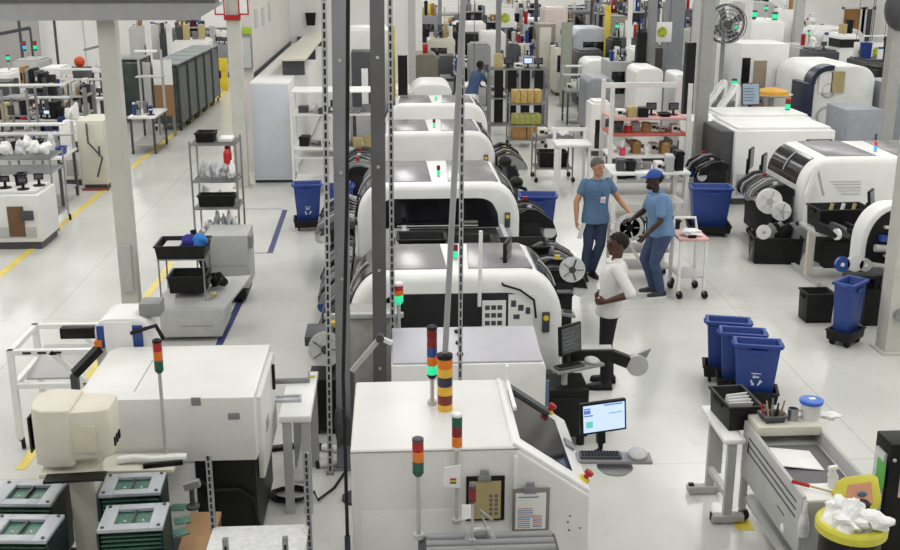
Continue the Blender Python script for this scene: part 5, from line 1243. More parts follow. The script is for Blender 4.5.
solo('flat_sheet', 'grey flat sheet in the upper black tote beside the cloth rolls', 'sheet', lgrey, MB().box(-.1, .1, -.16, .16, 0, .012), ((c0+c1)/2-.13, Yt+.44, zt+.12))
lump('black_glove', 'black glove and strap heap beside the lower black tote', 'glove', (c1+.12, Yt+.5, zb+.14), (.09, .1, .1), black, seed=8); lump('cable_plug', 'small pale cable plug beside the lower black tote', 'plug', (c1+.09, Yt+.24, zb+.08), (.04, .04, .04), tan, seed=9)

# ---------------- left side of the yellow tape
def wcart(label, px0, px1, py, Yq, dep, zt, mat=chrome):
    x0 = V(px0, py, Yq).x; x1 = V(px1, py, Yq).x
    return wire_rack(label, x0, x1, Yq, Yq+dep, [.25, zt-.25, zt], zt+.05, mat, .035, wheels=True, name='wire_cart', cat='cart'), x0, x1
Yq = G(60, 230).y; t, x0, x1 = wcart('chrome wire cart with black casters at the yellow tape', -12, 57, 230, Yq, .75, V(55, 158, Yq).z)
clutter('chrome wire cart at the yellow tape', x0+.1, x1-.1, Yq+.05, Yq+.7, V(55, 158, Yq).z, 5, 40, 1.2, ['lump', 'crate', 'tote'], .3)
a, X0, X1, z = unit('machine', 'white low cabinet with brown opening before the chrome wire cart', -30, 38, 196, Yq-1.3, .95, white, win=(.52, .76, .25, .8), win_c=M('brown_opening', '6f5238', .7))
clutter('white low cabinet with brown opening', X0+.2, X1-.05, Yq-1.25, Yq-.45, z+.05, 5, 41, 1.3, ['crate', 'tote', 'monitor'], .5)
Yb = 20.4; t, X0, X1, z = unit('bench', 'white bench piled with clear bags near the chrome wire cart', -30, 58, 130, Yb, 1.1, white2, extra=.95)
clutter('bag-piled white bench', X0+.3, X1, Yb+.05, Yb+.6, .95, 9, 42, 1.5, ['lump', 'lump', 'tote'], .5)
t, X0, X1, z = unit('cabinet', 'cream cabinet with curved hose beside the yellow tape', 76, 103, 121, 21.9, 1.0, cream)
MB().tube([(X0+.2, 21.88, z-.05), (X0+.25, 21.7, z-.4), (X0+.5, 21.72, .7), (X0+.35, 21.8, .3)], .02).build('hose', dgrey, t); B('red_skid', t, M('red_skid', '8c4a40', .6), X0, X1, 21.86, 21.9, .0, .05)
t, X0, X1, z = unit('machine', 'white printer-like machine between bag bench and cream cabinet', 58, 78, 124, 22.4, .9, white2)
clutter('white printer-like machine', X0+.05, X1-.05, 22.5, 23.1, z+.05, 3, 43, 1.2, ['lump'], .4)
t, X0, X1, z = unit('bench', 'dark bench loaded with instruments behind the bag bench', -20, 60, 88, 25.5, 1.0, lgrey, extra=.9)
clutter('dark bench behind the bag bench', X0+.2, X1, 25.55, 26.2, .9, 9, 44, 1.6)
x0, x1 = V(2, 100, 24.2).x, V(27, 100, 24.2).x; wire_rack('grey drawer rack at the picture edge beyond the bags', x0, x1, 24.2, 24.8, [.3, .8, 1.2, 1.6], V(10, 90, 24.2).z, mgrey, .06, solid=mgrey, name='shelf_rack')
clutter('grey drawer rack', x0+.05, x1-.05, 24.25, 24.7, 1.2, 3, 45, 1, ['tote', 'crate'], .3)
def chair(label, c, rz, mat=teal):
    t = thing('task_chair', label, 'chair', c, rz)
    MB().cb((0, 0, .5), (.46, .46, .08)).build('seat', mat, t, bev=.03); MB().cb((0, .22, .85), (.44, .07, .5), (-.12, 0, 0)).build('backrest', mat, t, bev=.03)
    MB().cyl((0, 0, .08), (0, 0, .48), .03).bar((0, .2, .48), (0, .24, .66), .06, .02).build('column', black, t)
    for k in range(5): MB().bar((0, 0, .1), (.28*math.cos(k*2*PI/5), .28*math.sin(k*2*PI/5), .05), .04).sph((.28*math.cos(k*2*PI/5), .28*math.sin(k*2*PI/5), .03), .03, 8, 5).build('base_leg', black, t)
    return t
q = V(73, 110, 25); chair('dark navy task chair beyond the cream cabinet', (q.x, 24.6, 0), .4)
t, X0, X1, z = unit('bench', 'bench with tilted white box and dark gear past the navy chair', 30, 100, 72, 29.5, 1.1, white2, extra=.9)
clutter('bench past the navy chair', X0+.1, X1-.1, 29.55, 30.3, .9, 9, 46, 1.9, hmax=.6)
t, X0, X1, z = unit('machine', 'white box machine tilted lid behind the navy chair bench', 38, 60, 70, 31.5, 1.2, white2)
t, X0, X1, z = unit('machine', 'grey machine with two lit signal lights near the grey far wall', 12, 38, 62, 33.5, 1.4, lgrey, light=(red, greenlit)); beacon(t, (X0+.25, 34.0, z), .28, .055, (red, bluelit), .1)
unit('machine', 'white machine with lit green light at the picture edge', -14, 10, 74, 31, 1.3, white2, light=(greenlit,))
t, X0, X1, z = unit('bench', 'white table with black legs before the bright partition', 90, 118, 66, 36.1, 1.0, white2, extra=.95); clutter('white table before the bright partition', X0+.1, X1-.1, 36.15, 36.9, .95, 4, 47, 1.5)
q = V(76, 62, 35); solo('orange_ball', 'orange round item on dark machine before the bright partition', 'ball', M('bright_orange', 'd9541e', .5), MB().sph((0, 0, .17), .17), (q.x, 35.4, q.z-.2))
t, X0, X1, z = unit('tower', 'dark machine carrying the orange round item', 60, 84, 69, 35, .9, dgrey)
for i, (px, Yp_) in enumerate(((23, 36), (58, 38))):
    upright(('thin dark pole rising to the beam at the grey far wall', 'thin dark pole rising before the bright partition')[i], px, 60, Yp_, .07, dgrey)
a = V(0, 36, 38); b = V(30, 28, 38); solo('overhead_pipe', 'slanted dark overhead pipe before the grey far wall', 'pipe', dgrey, MB().cyl((a.x-2, 38, a.z-.3), (b.x, 38, b.z), .06).bar((b.x, 38, 0), (b.x, 38, b.z), .06))
a = V(84, 50, 40); b = V(104, 45, 40); solo('swing_lamp', 'grey swing arm lamp before the bright partition', 'lamp', mgrey, MB().bar(a, b, .12, .08).bar(b, (b.x+.3, 40, b.z), .06).cyl((b.x+.3, 40, 0), (b.x+.3, 40, b.z+.05), .05))

# right of the front column, up to the yellow tape
t, X0, X1, z = unit('bench', 'bench frame with white rails behind the front column', 122, 150, 55, 26, 1.5, white2, extra=.9); clutter('bench behind the front column', X0+.05, X1-.1, 26.1, 27.2, .9, 5, 48, 1.6)
for i, (px, yt, yb, Yp_, m) in enumerate(((151, 62, 128, 28.2, lgrey), (150, 18, 60, 36, white2), (171, 24, 60, 37, white2))):
    upright(('silver duct post beside the two-tone board', 'white post with crossbar past the two-tone board', 'second white post past the two-tone board')[i], px, yb, Yp_, .16, m, z1=V(px, yt, Yp_).z)
a = V(152, 60, 28.6); b = V(171, 60, 28.6); zm = V(160, 85, 28.6).z; zb = V(160, 116, 28.6).z
t = wthing('partition_board', 'upright two-tone board, white above and brown below, by the yellow tape', 'board', ((a.x+b.x)/2, 28.6, 0)); B('white_half', t, white2, a.x, b.x, 28.6, 28.65, zm, a.z); B('brown_half', t, wood, a.x, b.x, 28.6, 28.65, zb, zm)
for x in (a.x+.05, b.x-.05): B('leg', t, mgrey, x-.03, x+.03, 28.65, 28.7, 0, a.z)
def dark_rack(label, x, y, L=1.15, w=.75, h=1.75):
    t = thing('glass_rack', label, 'rack', (x, y, 0), 0, 'dark glazed racks along the yellow tape')
    for sx in (-w/2, w/2):
        for sy in (0, L): MB().box(sx-.025, sx+.025, sy-.025, sy+.025, .1, h).build('post', dgrey, t)
    for k in range(5): B('shelf', t, dgrey, -w/2, w/2, 0, L, .2+k*.37, .23+k*.37)
    B('glass_panel', t, M('dark_green_glass', '454f4e', .45, var=.4, scale=3), w/2, w/2+.012, .05, L-.05, .2, h-.08); B('glass_panel', t, MATS['dark_green_glass'], -w/2+.05, w/2-.05, -.012, 0, .2, h-.08)
    B('top_cover', t, M('pale_top_cover', '7d8686', .5), -w/2-.02, w/2+.02, -.02, L+.02, h, h+.04)
    for sx in (-w/2+.05, w/2-.05):
        for sy in (.08, L-.08): MB().cyl((sx-.02, sy, .06), (sx+.02, sy, .06), .06, n=10).build('wheel', rubber, t)
    return t
dr = dark_rack('dark glazed rack on casters along the yellow tape, first from the two-tone board', V(169, 115, 29.6).x-.05, 29.6)
for k in range(1, 5): dup(dr, (dr.location.x+.02*k, 29.6+1.28*k, 0), 0, 'dark glazed rack on casters along the yellow tape, %s from the two-tone board' % ORD[k])
dr.location.z = 0
dark_rack('dark glazed rack in the second row behind the two-tone board', V(157, 115, 31).x-.75, 31.2)
q0, q1, zt = V(207, 58, 38.6).x, V(227, 58, 38.6).x, V(215, 58, 38.6).z
t = wthing('safety_barrier', 'yellow barrier frame at the end of the dark glazed racks', 'barrier', ((q0+q1)/2, 38.6, 0)); B('top_plate', t, yellow, q0, q1, 38.5, 38.7, zt*.62, zt, .02); B('bottom_plate', t, yellow, q0, q1, 38.5, 38.7, .1, zt*.38, .02)
for x in (q0+.12, q1-.12): B('leg', t, yellow, x-.1, x+.1, 38.52, 38.68, 0, zt)
B('opening', t, black, q0+.25, q1-.25, 38.6, 38.66, zt*.38, zt*.62)
far = [('machine', 'pale machine bank beyond the white posts', 128, 150, 28, 40, 1.5, lgrey), ('tower', 'dark rack machine beyond the white posts', 153, 172, 34, 42, 1.0, dgrey), ('bench', 'white bench with lamp bar behind the yellow barrier', 186, 240, 24, 46.2, 1.4, white2), ('machine', 'long white machine behind the dark glazed racks', 172, 206, 42, 40, 1.6, white),
       ('machine', 'dark far machine by the wide bench lamp bar', 205, 236, 46, 43, 1.4, mgrey), ('tower', 'brown-grey tower machine below the steel channel', 176, 196, 17, 48, 1.2, M('brown_grey', '75685c', .6))]
for i, q in enumerate(far):
    t, X0, X1, z = unit(*q, extra=.9 if q[0] == 'bench' else None)
    clutter(q[1].split(' by')[0].split(' behind')[0], X0+.1, X1-.1, q[5]+.1, q[5]+.9, .9 if q[0] == 'bench' else z+(.05 if q[0] == 'machine' else 0), 4, 60+i, 1.9, hmax=.7)

# ---------------- centre of the hall
t, X0, X1, z = unit('round', 'brown-grey drum machine with red box on top', 413, 438, 54, 33, 1.2, M('brown_grey_drum', '7d776a', .5), win=(.05, .95, .35, .4), win_c=black); MB().box(X0+.3, X1-.3, 33.2, 33.6, z-.02, z+.28).build('red_box', red, t, bev=.03)
upright('thick black hanging post beside the brown-grey drum', 403, 100, 25.6, .22, black, z1=V(403, 55, 25.6).z)
unit('round', 'white curved machine with small dark spots before the brown-grey drum', 412, 452, 84, 27, 1.6, white2, win=(.3, .45, .7, .78))
unit('machine', 'white machine top beside the thick black post', 392, 412, 92, 27.5, 1.5, white2)
for i, (px, Yp_, m, w) in enumerate(((393, 25.9, yellow, .1), (412, 30, lgrey, .2), (419, 36, white2, .22), (566, 34, sage, .3), (498, 31, mgrey, .14), (628, 33, white2, .12), (606, 36, yellow, .16), (650, 27.5, mgrey, .2), (694, 24.6, lgrey, .16), (712, 27, lgrey, .14), (745, 33, white2, .18), (795, 34, lgrey, .26), (590, 45, dgrey, .12), (535, 44, dgrey, .14), (440, 42, mgrey, .14))):
    upright(('yellow post seen between dark upright and slotted strut', 'pale steel post beside the thick black post', 'white pipe above the brown-grey drum', 'pale green-grey post by the centre aisle', 'thin grey post above the amber carton rack', 'thin white post before the white tank', 'yellow post by the round blue-white machine', 'grey drop pole ending in a black sleeve', 'pale post behind the double aluminium post', 'thin pale post beside the big fan', 'white post behind the cabinet with brown door', 'broad pale post beside the navy-edged oven', 'thin dark post far down the centre aisle', 'dark far post above the beige tower machine', 'grey far post above the red box')[i], px, 60, Yp_, w, m, z1=(3.0 if i in (0, 6) else V(566, 22, 34).z if i == 3 else ZC-.03))
t, X0, X1, z = unit('tower', 'beige tower machine with cream door far down the hall', 538, 556, 24, 38.6, 1.2, M('beige_machine', '8e887c', .5), win=(.1, .75, .3, .95), win_c=cream)
unit('machine', 'pale machine with pinkish top behind the beige tower', 545, 568, 9, 41, 1.5, M('pink_white', 'cfc2bc', .5))
unit('machine', 'plain grey box machine beside the person leaning over the far bench', 470, 491, 46, 33, 1.2, M('plain_grey', '8f9092', .5))
unit('machine', 'white long machine behind the plain grey box', 482, 506, 34, 38, 1.5, white); unit('machine', 'white long hood with light bar above the plain grey box', 455, 486, 24, 42, 1.5, white2)
t, X0, X1, z = unit('bench', 'bench at which the person in blue leans, beside the black panel rack', 462, 492, 84, 31.5, 1.0, white2, extra=.95); clutter('bench by the black panel rack', X0+.7, X1-.05, 31.6, 32.3, .95, 4, 71, 1.4)
x0, x1 = V(490, 110, 28.2).x, V(547, 110, 28.2).x
t = wire_rack('tall steel rack with black panels behind the amber cartons', x0, x1, 28.2, 28.8, [.3, 1.0, 1.75], V(520, 75, 28.2).z, mgrey, .06, name='panel_rack')
for k in range(4): B('black_panel', t, black, x0+.12+k*(x1-x0-.1)/4, x0+.0+(k+1)*(x1-x0-.1)/4, 28.3, 28.4, .35, 1.7)
clutter('tall rack with black panels', x0+.1, x1-.1, 28.2, 28.7, 1.75, 5, 72, 1.2)
Yg = G(522, 148).y; x0, x1 = V(509, 140, Yg).x, V(545, 140, Yg).x
zs = [V(520, y, Yg).z for y in (147, 126, 104)]
wire_rack('chrome cart with amber, olive and brown cartons in the centre aisle', x0, x1, Yg, Yg+.6, [max(.2, zs[0]), zs[1], zs[2]], V(520, 92, Yg).z, chrome, .035, wheels=True, name='carton_cart', cat='cart')
for j, (m, l, n, w, h) in enumerate(((card, 'brown carton', 2, .42, .42), (lime, 'olive green carton', 5, .17, .28), (amber, 'amber carton', 4, .22, .34))):
    zz = [max(.2, zs[0]), zs[1], zs[2]][j]
    for k in range(n): carton('%s on the chrome carton cart, %s along its shelf' % (l, ORD[k]), (x0+.1+(k+.5)*(x1-x0-.2)/n, Yg+.29, zz+.004), w*.9, .4, h*.9, 0, m, 'cartons on the chrome cart')
# carts between rack and blue shirt man
Yq = 22.2; x0, x1 = V(535, 180, Yq).x, V(572, 180, Yq).x
wire_rack('low wire cart with black tote behind the person with the grey cap', x0, x1, Yq, Yq+.6, [.3, .95], 1.05, chrome, .035, wheels=True, name='wire_cart', cat='cart'); tote('black tote on the low wire cart in the centre aisle', ((x0+x1)/2, Yq+.3, .3), .6, .45, .32, 0, black); clutter('low wire cart in the centre aisle', x0+.05, x1-.05, Yq+.05, Yq+.5, .95, 3, 73, 1, ['crate', 'instrument', 'lump'], .2)
Yq = 21.0; a = V(557, 160, Yq); b = V(593, 160, Yq); t = wthing('white_table', 'white table with tall square post behind the person with the grey cap', 'table', ((a.x+b.x)/2, 21.4, 0)); B('table_top', t, white2, a.x, b.x, Yq+.1, Yq+.8, .93, .98, .01); B('post', t, white2, a.x-.05, a.x+.03, Yq, Yq+.08, 0, V(557, 150, Yq).z); posts(t, a.x+.08, b.x-.05, Yq+.16, Yq+.74, 0, .93, .05, white2, 'leg'); B('rail', t, white2, a.x, b.x, Yq+.72, Yq+.78, 1.15, 1.22); B('rail_post', t, white2, b.x-.08, b.x-.02, Yq+.72, Yq+.78, .98, 1.15); B('rail_post', t, white2, a.x+.02, a.x+.08, Yq+.72, Yq+.78, .98, 1.15)
B('sheet', t, paper, a.x+.2, b.x-.1, Yq+.15, Yq+.6, .98, .985)
# units along the centre aisle, right side
t, X0, X1, z = unit('round', 'grey rounded machine beside the bright centre aisle', 588, 615, 78, 27.2, 1.3, M('blue_grey_machine', '92959c', .45)); B('blue_stripe', t, bluel, X0+.3, X1-.4, 27.18, 27.2, .95, 1.02)
t, X0, X1, z = unit('machine', 'white cart-like machine in front of the grey rounded machine', 592, 612, 104, 25.2, .8, white2, win=(.2, .6, .15, .7))
t, X0, X1, z = unit('bench', 'grey bench with dark struts at the bright centre aisle', 567, 588, 68, 30, 1.0, mgrey, extra=.95); clutter('grey bench at the bright centre aisle', X0+.05, X1-.05, 30.05, 30.8, .95, 3, 74, 1.4)
unit('round', 'round blue-white machine far behind the grey rounded one', 574, 612, 28, 36.5, 1.6, M('pale_blue_white', 'b8bcc6', .4), win=(.25, .9, .62, .8)); unit('round', 'white low hood in front of the round blue-white machine', 586, 614, 60, 32.5, 1.4, white2, win=(.2, .8, .6, .75))
unit('machine', 'grey panel machine with dark blue square beside the yellow post', 610, 630, 18, 37.5, 1.3, M('grey_olive', '8c8c84', .5), win=(.2, .6, .55, .8), win_c=navy)
# rack with pink shelf
Yr = 20.6; x0, x1 = V(611, 130, Yr).x, V(688, 130, Yr).x; zs = [V(640, y, Yr).z for y in (156, 134, 118)]
t = wthing('flow_rack', 'wide white rack with pink and red-edged shelves behind the two blue shirt men', 'rack', ((x0+x1)/2, 21, 0))
posts(t, x0, x1, Yr, Yr+.9, 0, V(640, 84, Yr).z, .075, white)
for z, m in ((zs[0], white2), (zs[1], M('red_shelf_edge', 'c06a58', .6)), (zs[2], pink)): B('shelf', t, m, x0, x1, Yr, Yr+.9, z-.05, z, .006)
B('top_rail', t, white, x0, x1, Yr+.86, Yr+.94, V(640, 90, Yr).z-.06, V(640, 90, Yr).z+.04); B('low_shelf', t, lgrey, x0, x1, Yr, Yr+.9, .3, .34); B('back_panel', t, mgrey, x0+.1, x1-.1, Yr+.88, Yr+.9, .34, zs[0]-.06)
clutter('bottom shelf of the wide pink-shelf rack', x0+.2, x1-.2, Yr+.05, Yr+.7, .34, 6, 75, 1.1, hmax=.3); clutter('white shelf of the wide pink-shelf rack', x0+.1, x1-.1, Yr+.05, Yr+.7, zs[0], 7, 76, 1.0, hmax=.24); clutter('red-edged shelf of the wide rack', x0+.1, x1-.1, Yr+.05, Yr+.7, zs[1], 7, 77, .7, hmax=.18); clutter('pink shelf of the wide rack', x0+.1, x1-.1, Yr+.05, Yr+.7, zs[2], 6, 78, .6, hmax=.2)
q = V(621, 146, Yr+.2); t = thing('spray_bottle', 'pink and white spray bottle on the white shelf of the wide rack', 'bottle', (q.x, Yr+.06, zs[0])); MB().lathe([(.06, 0), (.06, .16)], n=12).build('bottle', M('pink_red', 'd84a6a', .5), t); MB().lathe([(.03, .16), (.03, .3)], n=10).build('neck', white2, t)
g = V(643, 165, 18.6); t = wthing('parts_bench', 'white bench with metal fixtures below the wide pink-shelf rack', 'bench', (g.x, 19, 0)); xa, xb = V(612, 190, 18.6).x, V(690, 190, 18.6).x; B('bench_top', t, white2, xa, xb, 18.6, 19.5, .85, .9, .01); posts(t, xa+.05, xb-.05, 18.65, 19.45, 0, .85, .06, white, 'leg'); B('lower_shelf', t, white, xa+.05, xb-.05, 18.7, 19.4, .3, .33)
clutter('white bench below the pink-shelf rack', xa+.1, xb-.1, 18.65, 19.3, .9, 7, 79, 1.1, ['instrument', 'crate', 'tote', 'jar'], .35)
t = unit('round', 'white cylindrical tank behind the wide pink-shelf rack', 637, 664, 68, 25, 1.2, white2)[0]; unit('round', 'second white rounded tank beside the thick grey post', 676, 692, 74, 25.5, 1.1, white2)
c4 = column((V(701, 120, 21.3).x, 21.3), .22, M('aluminium_extrusion', 'a9aaa6', .4, .3)); c5 = column((V(671, 80, 28.5).x, 28.5), .42, M('blue_grey_column', '8b8d92', .5))
q = V(643, 60, 27.4); upright('black sleeve at the end of the grey drop pole', 641, 45, 27.35, .24, black, z0=V(641, 62, 27.35).z, z1=V(641, 32, 27.35).z, name='black_sleeve', cat='sleeve')
upright('black padded post before the double aluminium post', 688.5, 80, 23.3, .2, black, z1=V(690, 46, 22.4).z)
unit('tower', 'dark brown cabinet between drop pole and thick grey post', 645, 664, 48, 29, .8, M('dark_brown', '4d4540', .6)); unit('machine', 'white low machine behind the drop pole', 634, 664, 50, 31, 1.2, white2)
# hanging signs with yellow-green mark
def hsign(label, px, py, Yq, s=.55, mark='b9c23c'):
    p = V(px, py, Yq); t = thing('hanging_sign', label, 'sign', (p.x, Yq, p.z), 0, 'hanging station signs'); B('sign_panel', t, paper, -s/2, s/2, -.015, .015, -s/2, s/2, .004)
    MB().lathe([(s*.26, -.022), (s*.26, -.016)], axis='y', n=24).build('mark', M('mark_'+mark, mark, .6, var=.5, scale=12), t)
    for x in (-s*.4, s*.4): MB().cyl((x, 0, s/2), (x, 0, ZC-p.z), .008, n=6).build('hanger', dgrey, t)
hsign('white square sign with yellow-green disc above the centre racks', 505, 18, 33); hsign('white square sign with yellow-green disc beside the thick grey post', 662, 32, 27.9, .5); hsign('white sign with amber disc before the person leaning over the bench', 466, 104, 24.8, .45, 'd09a3c')
hsign('white sign with yellow-green disc above the navy-edged oven', 863, 52, 30, .55); hsign('second white sign with yellow-green disc above the oven', 876, 52, 30.3, .5)

# ---------------- right of the hall
t, X0, X1, z = unit('cabinet', 'white cabinet with black latches behind the blue bin', 693, 722, 121, 21.9, 1.0, white2); 
for k in range(3): B('latch', t, black, X0+.08+.08*(k % 2), X0+.14+.08*(k % 2), 21.86, 21.88, z*(.3+.25*k), z*(.36+.25*k))
for k in range(2): solo('dust_cover', ('white cap lying on the black-latched cabinet', 'second white cap on the black-latched cabinet')[k], 'cap', white2, MB().lathe([(.16, 0), (.13, .08), (.02, .1)]), (X0+.4+.5*k, 22.4, z))
t, X0, X1, z = unit('machine', 'long white box machine with dark left end behind the grooved machine', 736, 836, 131, 19.9, 1.6, white2); B('dark_end', t, dgrey, X0-.25, X0, 20.0, 21.3, .3, z-.02, .02)
p = V(806, 141, 19.9); B('name_plate', t, dgrey, p.x, p.x+.5, 19.88, 19.9, p.z-.05, p.z+.03); B('plate_insert', t, white2, p.x+.05, p.x+.45, 19.875, 19.88, p.z-.03, p.z+.01); B('stop_switch', t, black, X1-.2, X1-.1, 19.86, 19.9, z-.5, z-.3)
t = unit('machine', 'long white machine top behind the long box machine', 722, 812, 118, 22.4, 1.4, white2)[0]
feeder_cart('black feeders before the dark end of the long white box machine', X0-.3, 19.2, 10, -1, .1, .85, depth=.45)
t, X0, X1, z = unit('round', 'white oven machine with navy curved edge and posted notices', 812, 877, 66, 25.5, 2.4, white2)
nb = arc(X0+.45, z-.4, .47, .42, 185, 80, 7); nb2 = arc(X0+.45, z-.4, .36, .3, 80, 185, 7); MB().prism(nb+nb2, 25.42, 25.9).build('navy_edge', navy, t); B('navy_edge_panel', t, navy, X0-.12, X0+.08, 25.42, 26.4, .3, z-.4, .02)
for k, m in enumerate((paper, tan)): p = V((825, 837)[k], 82, 25.5); B('notice', t, m, p.x-.16, p.x+.16, 25.45, 25.5, p.z-.25, p.z+.25)
MB().torus((X0+.45, 25.47, z*.42), .22, .03, 'y').build('door_ring', lgrey, t); MB().torus((X0+.45, 25.47, z*.72), .16, .025, 'y').build('door_ring', lgrey, t)
t, X0, X1, z = unit('cabinet', 'blue-grey box cabinet in front of the navy-edged oven', 847, 884, 110, 22.6, 1.1, M('blue_grey_box', '989ca4', .45)); B('grille', t, dgrey, X0+.1, X0+.6, 22.57, 22.58, .3, .7)
unit('cabinet', 'grey tall cabinet at the picture edge beside the oven', 890, 918, 84, 25, 1.4, M('grey_tall', '8f9498', .5))
t, X0, X1, z = unit('tower', 'tall white cabinet machine with brown door and lit green light', 742, 790, 44, 28.2, 1.5, white2, win=(.28, .55, .12, .82), win_c=M('taupe_door', '9b8877', .5)); beacon(t, (X0-.1, 28.3, z*.5), .02, .07, (greenlit,), .14); B('window', t, glassd, X0+.04, X0+.25, 28.16, 28.2, z*.55, z*.85)
q = V(771, 94, 25); t = thing('bowl', 'round tray of yellow-orange parts before the brown-door cabinet', 'bowl', (q.x, 25, q.z)); MB().lathe([(.1, -.08), (.45, -.04), (.5, 0), (.4, 0)]).build('tray', lgrey, t); MB().lathe([(.4, -.02), (.38, .08), (.15, .14), (.02, .15)]).build('yellow_fill', M('yellow_orange', 'e0a83a', .6), t); MB().cyl((0, 0, -q.z), (0, 0, -.06), .06).build('pedestal', lgrey, t)
t, X0, X1, z = unit('tower', 'dark machine with lit lamp between brown-door cabinet and oven', 793, 803, 66, 28.2, 1.2, dgrey); MB().sph((X0+.4, 28.1, z-.35), .1).build('lamp', M('warm_lamp', 'f2d8c0', .4, emit=1), t)
tower('lit green signal light with red top before the navy-edged oven', 118, 0, 788, (99, 109), .055, (redd, greenlit), 23.2, cap=orange, bot=black, zfoot=0)
# big fan
q = V(727, 24, 24.9); t = thing('pedestal_fan', 'round grey pedestal fan beside the double aluminium post', 'fan', (q.x, 24.9, 0)); r = .42
for k in range(4): MB().torus((0, -.12+.0*k, q.z), r*(1-.22*k), .014, 'y', 32, 6).build('guard_ring', mgrey, t)
for k in range(20): a = 2*PI*k/20; MB().bar((.1*math.cos(a), -.13, q.z+.1*math.sin(a)), (r*math.cos(a), -.12, q.z+r*math.sin(a)), .009).build('guard_wire', mgrey, t)
MB().torus((0, .1, q.z), r, .03, 'y', 32, 6).build('rear_rim', dgrey, t); MB().cyl((0, -.14, q.z), (0, .22, q.z), .09).build('motor', dgrey, t)
for k in range(4):
    a = 2*PI*k/4+.5; u = Vector((math.cos(a), 0, math.sin(a))); v = Vector((-math.sin(a), 0, math.cos(a))); o = Vector((0, 0, q.z))
    MB().add([o+u*.1-v*.05, o+u*.36-v*.13+Vector((0, .08, 0)), o+u*.36+v*.08-Vector((0, .05, 0)), o+u*.1+v*.05]+[o+u*.1-v*.05+Vector((0, .012, 0)), o+u*.36-v*.13+Vector((0, .092, 0)), o+u*.36+v*.08-Vector((0, .038, 0)), o+u*.1+v*.05+Vector((0, .012, 0))], [(0,1,2,3),(7,6,5,4),(0,4,5,1),(1,5,6,2),(2,6,7,3),(3,7,4,0)]).build('blade', dgrey, t)
MB().cyl((0, .2, 0), (0, .2, q.z), .05).build('pole', mgrey, t); MB().cyl((0, .2, 0), (0, .2, .05), .4).build('base', dgrey, t)
# tube frames in front of the fan
for i, (px0, px1, yt) in enumerate(((711, 726, 82), (723, 738, 86))):
    a = V(px0, yt, 24.25-.35*i); b = V(px1, yt, 24.25-.35*i); t = wthing('tube_stand', ('white sloping tube frame below the big fan', 'second white sloping tube frame below the big fan')[i], 'frame', ((a.x+b.x)/2, a.y, 0))
    MB().bar((a.x, a.y, a.z-.5), (b.x, a.y, a.z), .07).build('sloping_tube', white2, t); MB().bar((a.x, a.y+.25, a.z-.5), (b.x, a.y+.25, a.z), .07).build('sloping_tube', white2, t)
    for x, z in ((a.x, a.z-.5), (b.x, a.z)): MB().bar((x, a.y, 0), (x, a.y, z), .06).build('post', white2, t); MB().bar((x, a.y, z), (x, a.y+.25, z), .05).build('cross_tube', white2, t)
t, X0, X1, z = unit('round', 'grey-green curved machine behind the black-latched cabinet', 713, 740, 100, 25.6, 1.0, M('grey_green_curved', '80867e', .5))
q = V(747, 94, 22.2); monitor_arm('small grey screen on stand behind the long white machine', (V(751, 94, 24.15).x, 24.15, V(747, 94, 24.15).z), .44, .5, 10, -10, M('grey_blue_screen', '8d9cab', .3, emit=.2), (V(751, 94, 24.2).x, 24.25, 1.0)); unit('bench', 'pale bench behind the long white machine carrying the grey screen', 738, 782, 118, 24.0+.02, .3, white, extra=1.0)
# far right rows
for i, q in enumerate([('round', 'white dome machine far behind the navy-edged oven', 822, 866, 29, 36, 2.2, M('dome_white', 'cfcecb', .4)), ('machine', 'white box machine with black top band behind the oven', 841, 859, 36, 33, 1.3, white2), ('machine', 'long white machine with green lights behind the brown-door cabinet', 742, 785, 22, 34, 1.8, white2),
      ('machine', 'white machine with dark window just before the brown-door cabinet', 728, 745, 42, 31, 1.3, white2), ('machine', 'grey far machine beside the broad pale post', 800, 822, 48, 32, 1.6, lgrey), ('bench', 'long white counter under the glazed doors', 868, 905, 38, 40, 1.5, white2), ('machine', 'dark far machine row beside the white dome', 815, 840, 52, 30.5, 1.2, dgrey),
      ('machine', 'dark machine beyond the white signs', 866, 900, 62, 29, 1.3, dgrey), ('tower', 'white tower cabinet above the long green-light machine', 783, 800, 10, 41, 1.2, white2), ('machine', 'far grey machine behind the big fan', 742, 775, 4, 42, 1.5, lgrey), ('machine', 'far white machine beside the thick grey post', 680, 700, 30, 38, 1.5, white), ('tower', 'far dark tower machine behind the thick grey post', 684, 700, 10, 44, 1.3, dgrey)]):
    t, X0, X1, z = unit(*q, light=(greenlit,) if i in (2, 3, 9, 4) else None, extra=.95 if q[0] == 'bench' else None)
    if i == 1: B('black_band', t, black, X0-.02, X1+.02, 32.98, 34.2, z-.35, z-.1)
    if i == 2: beacon(t, (X0+.5, 34.4, z), .05, .09, (greenlit,), .14); beacon(t, (X0+1.1, 34.2, z-.3), .3, .09, (greenlit,), .14)
    if q[0] != 'round' and i not in (2, 9): clutter(q[1].replace('far ', '').split(' behind')[0].split(' beside')[0].split(' with')[0]+('' if q[0] == 'bench' else ' past the fan' if i == 9 else ' down the hall' if i in (0, 1, 5, 6, 10, 11) else ''), X0+.1, X1-.1, q[5]+.1, q[5]+.9, .95 if q[0] == 'bench' else z+(.05 if q[0] == 'machine' else 0), 3, 90+i, 1.8, hmax=.6)
t = column((V(893, 60, 24).x, 24), .28, MATS['column_grey_paint']); MB().sph((0, -.1, V(893, 8, 24).z), (.35, .35, .5)).build('wrapped_bundle', dgrey, t)
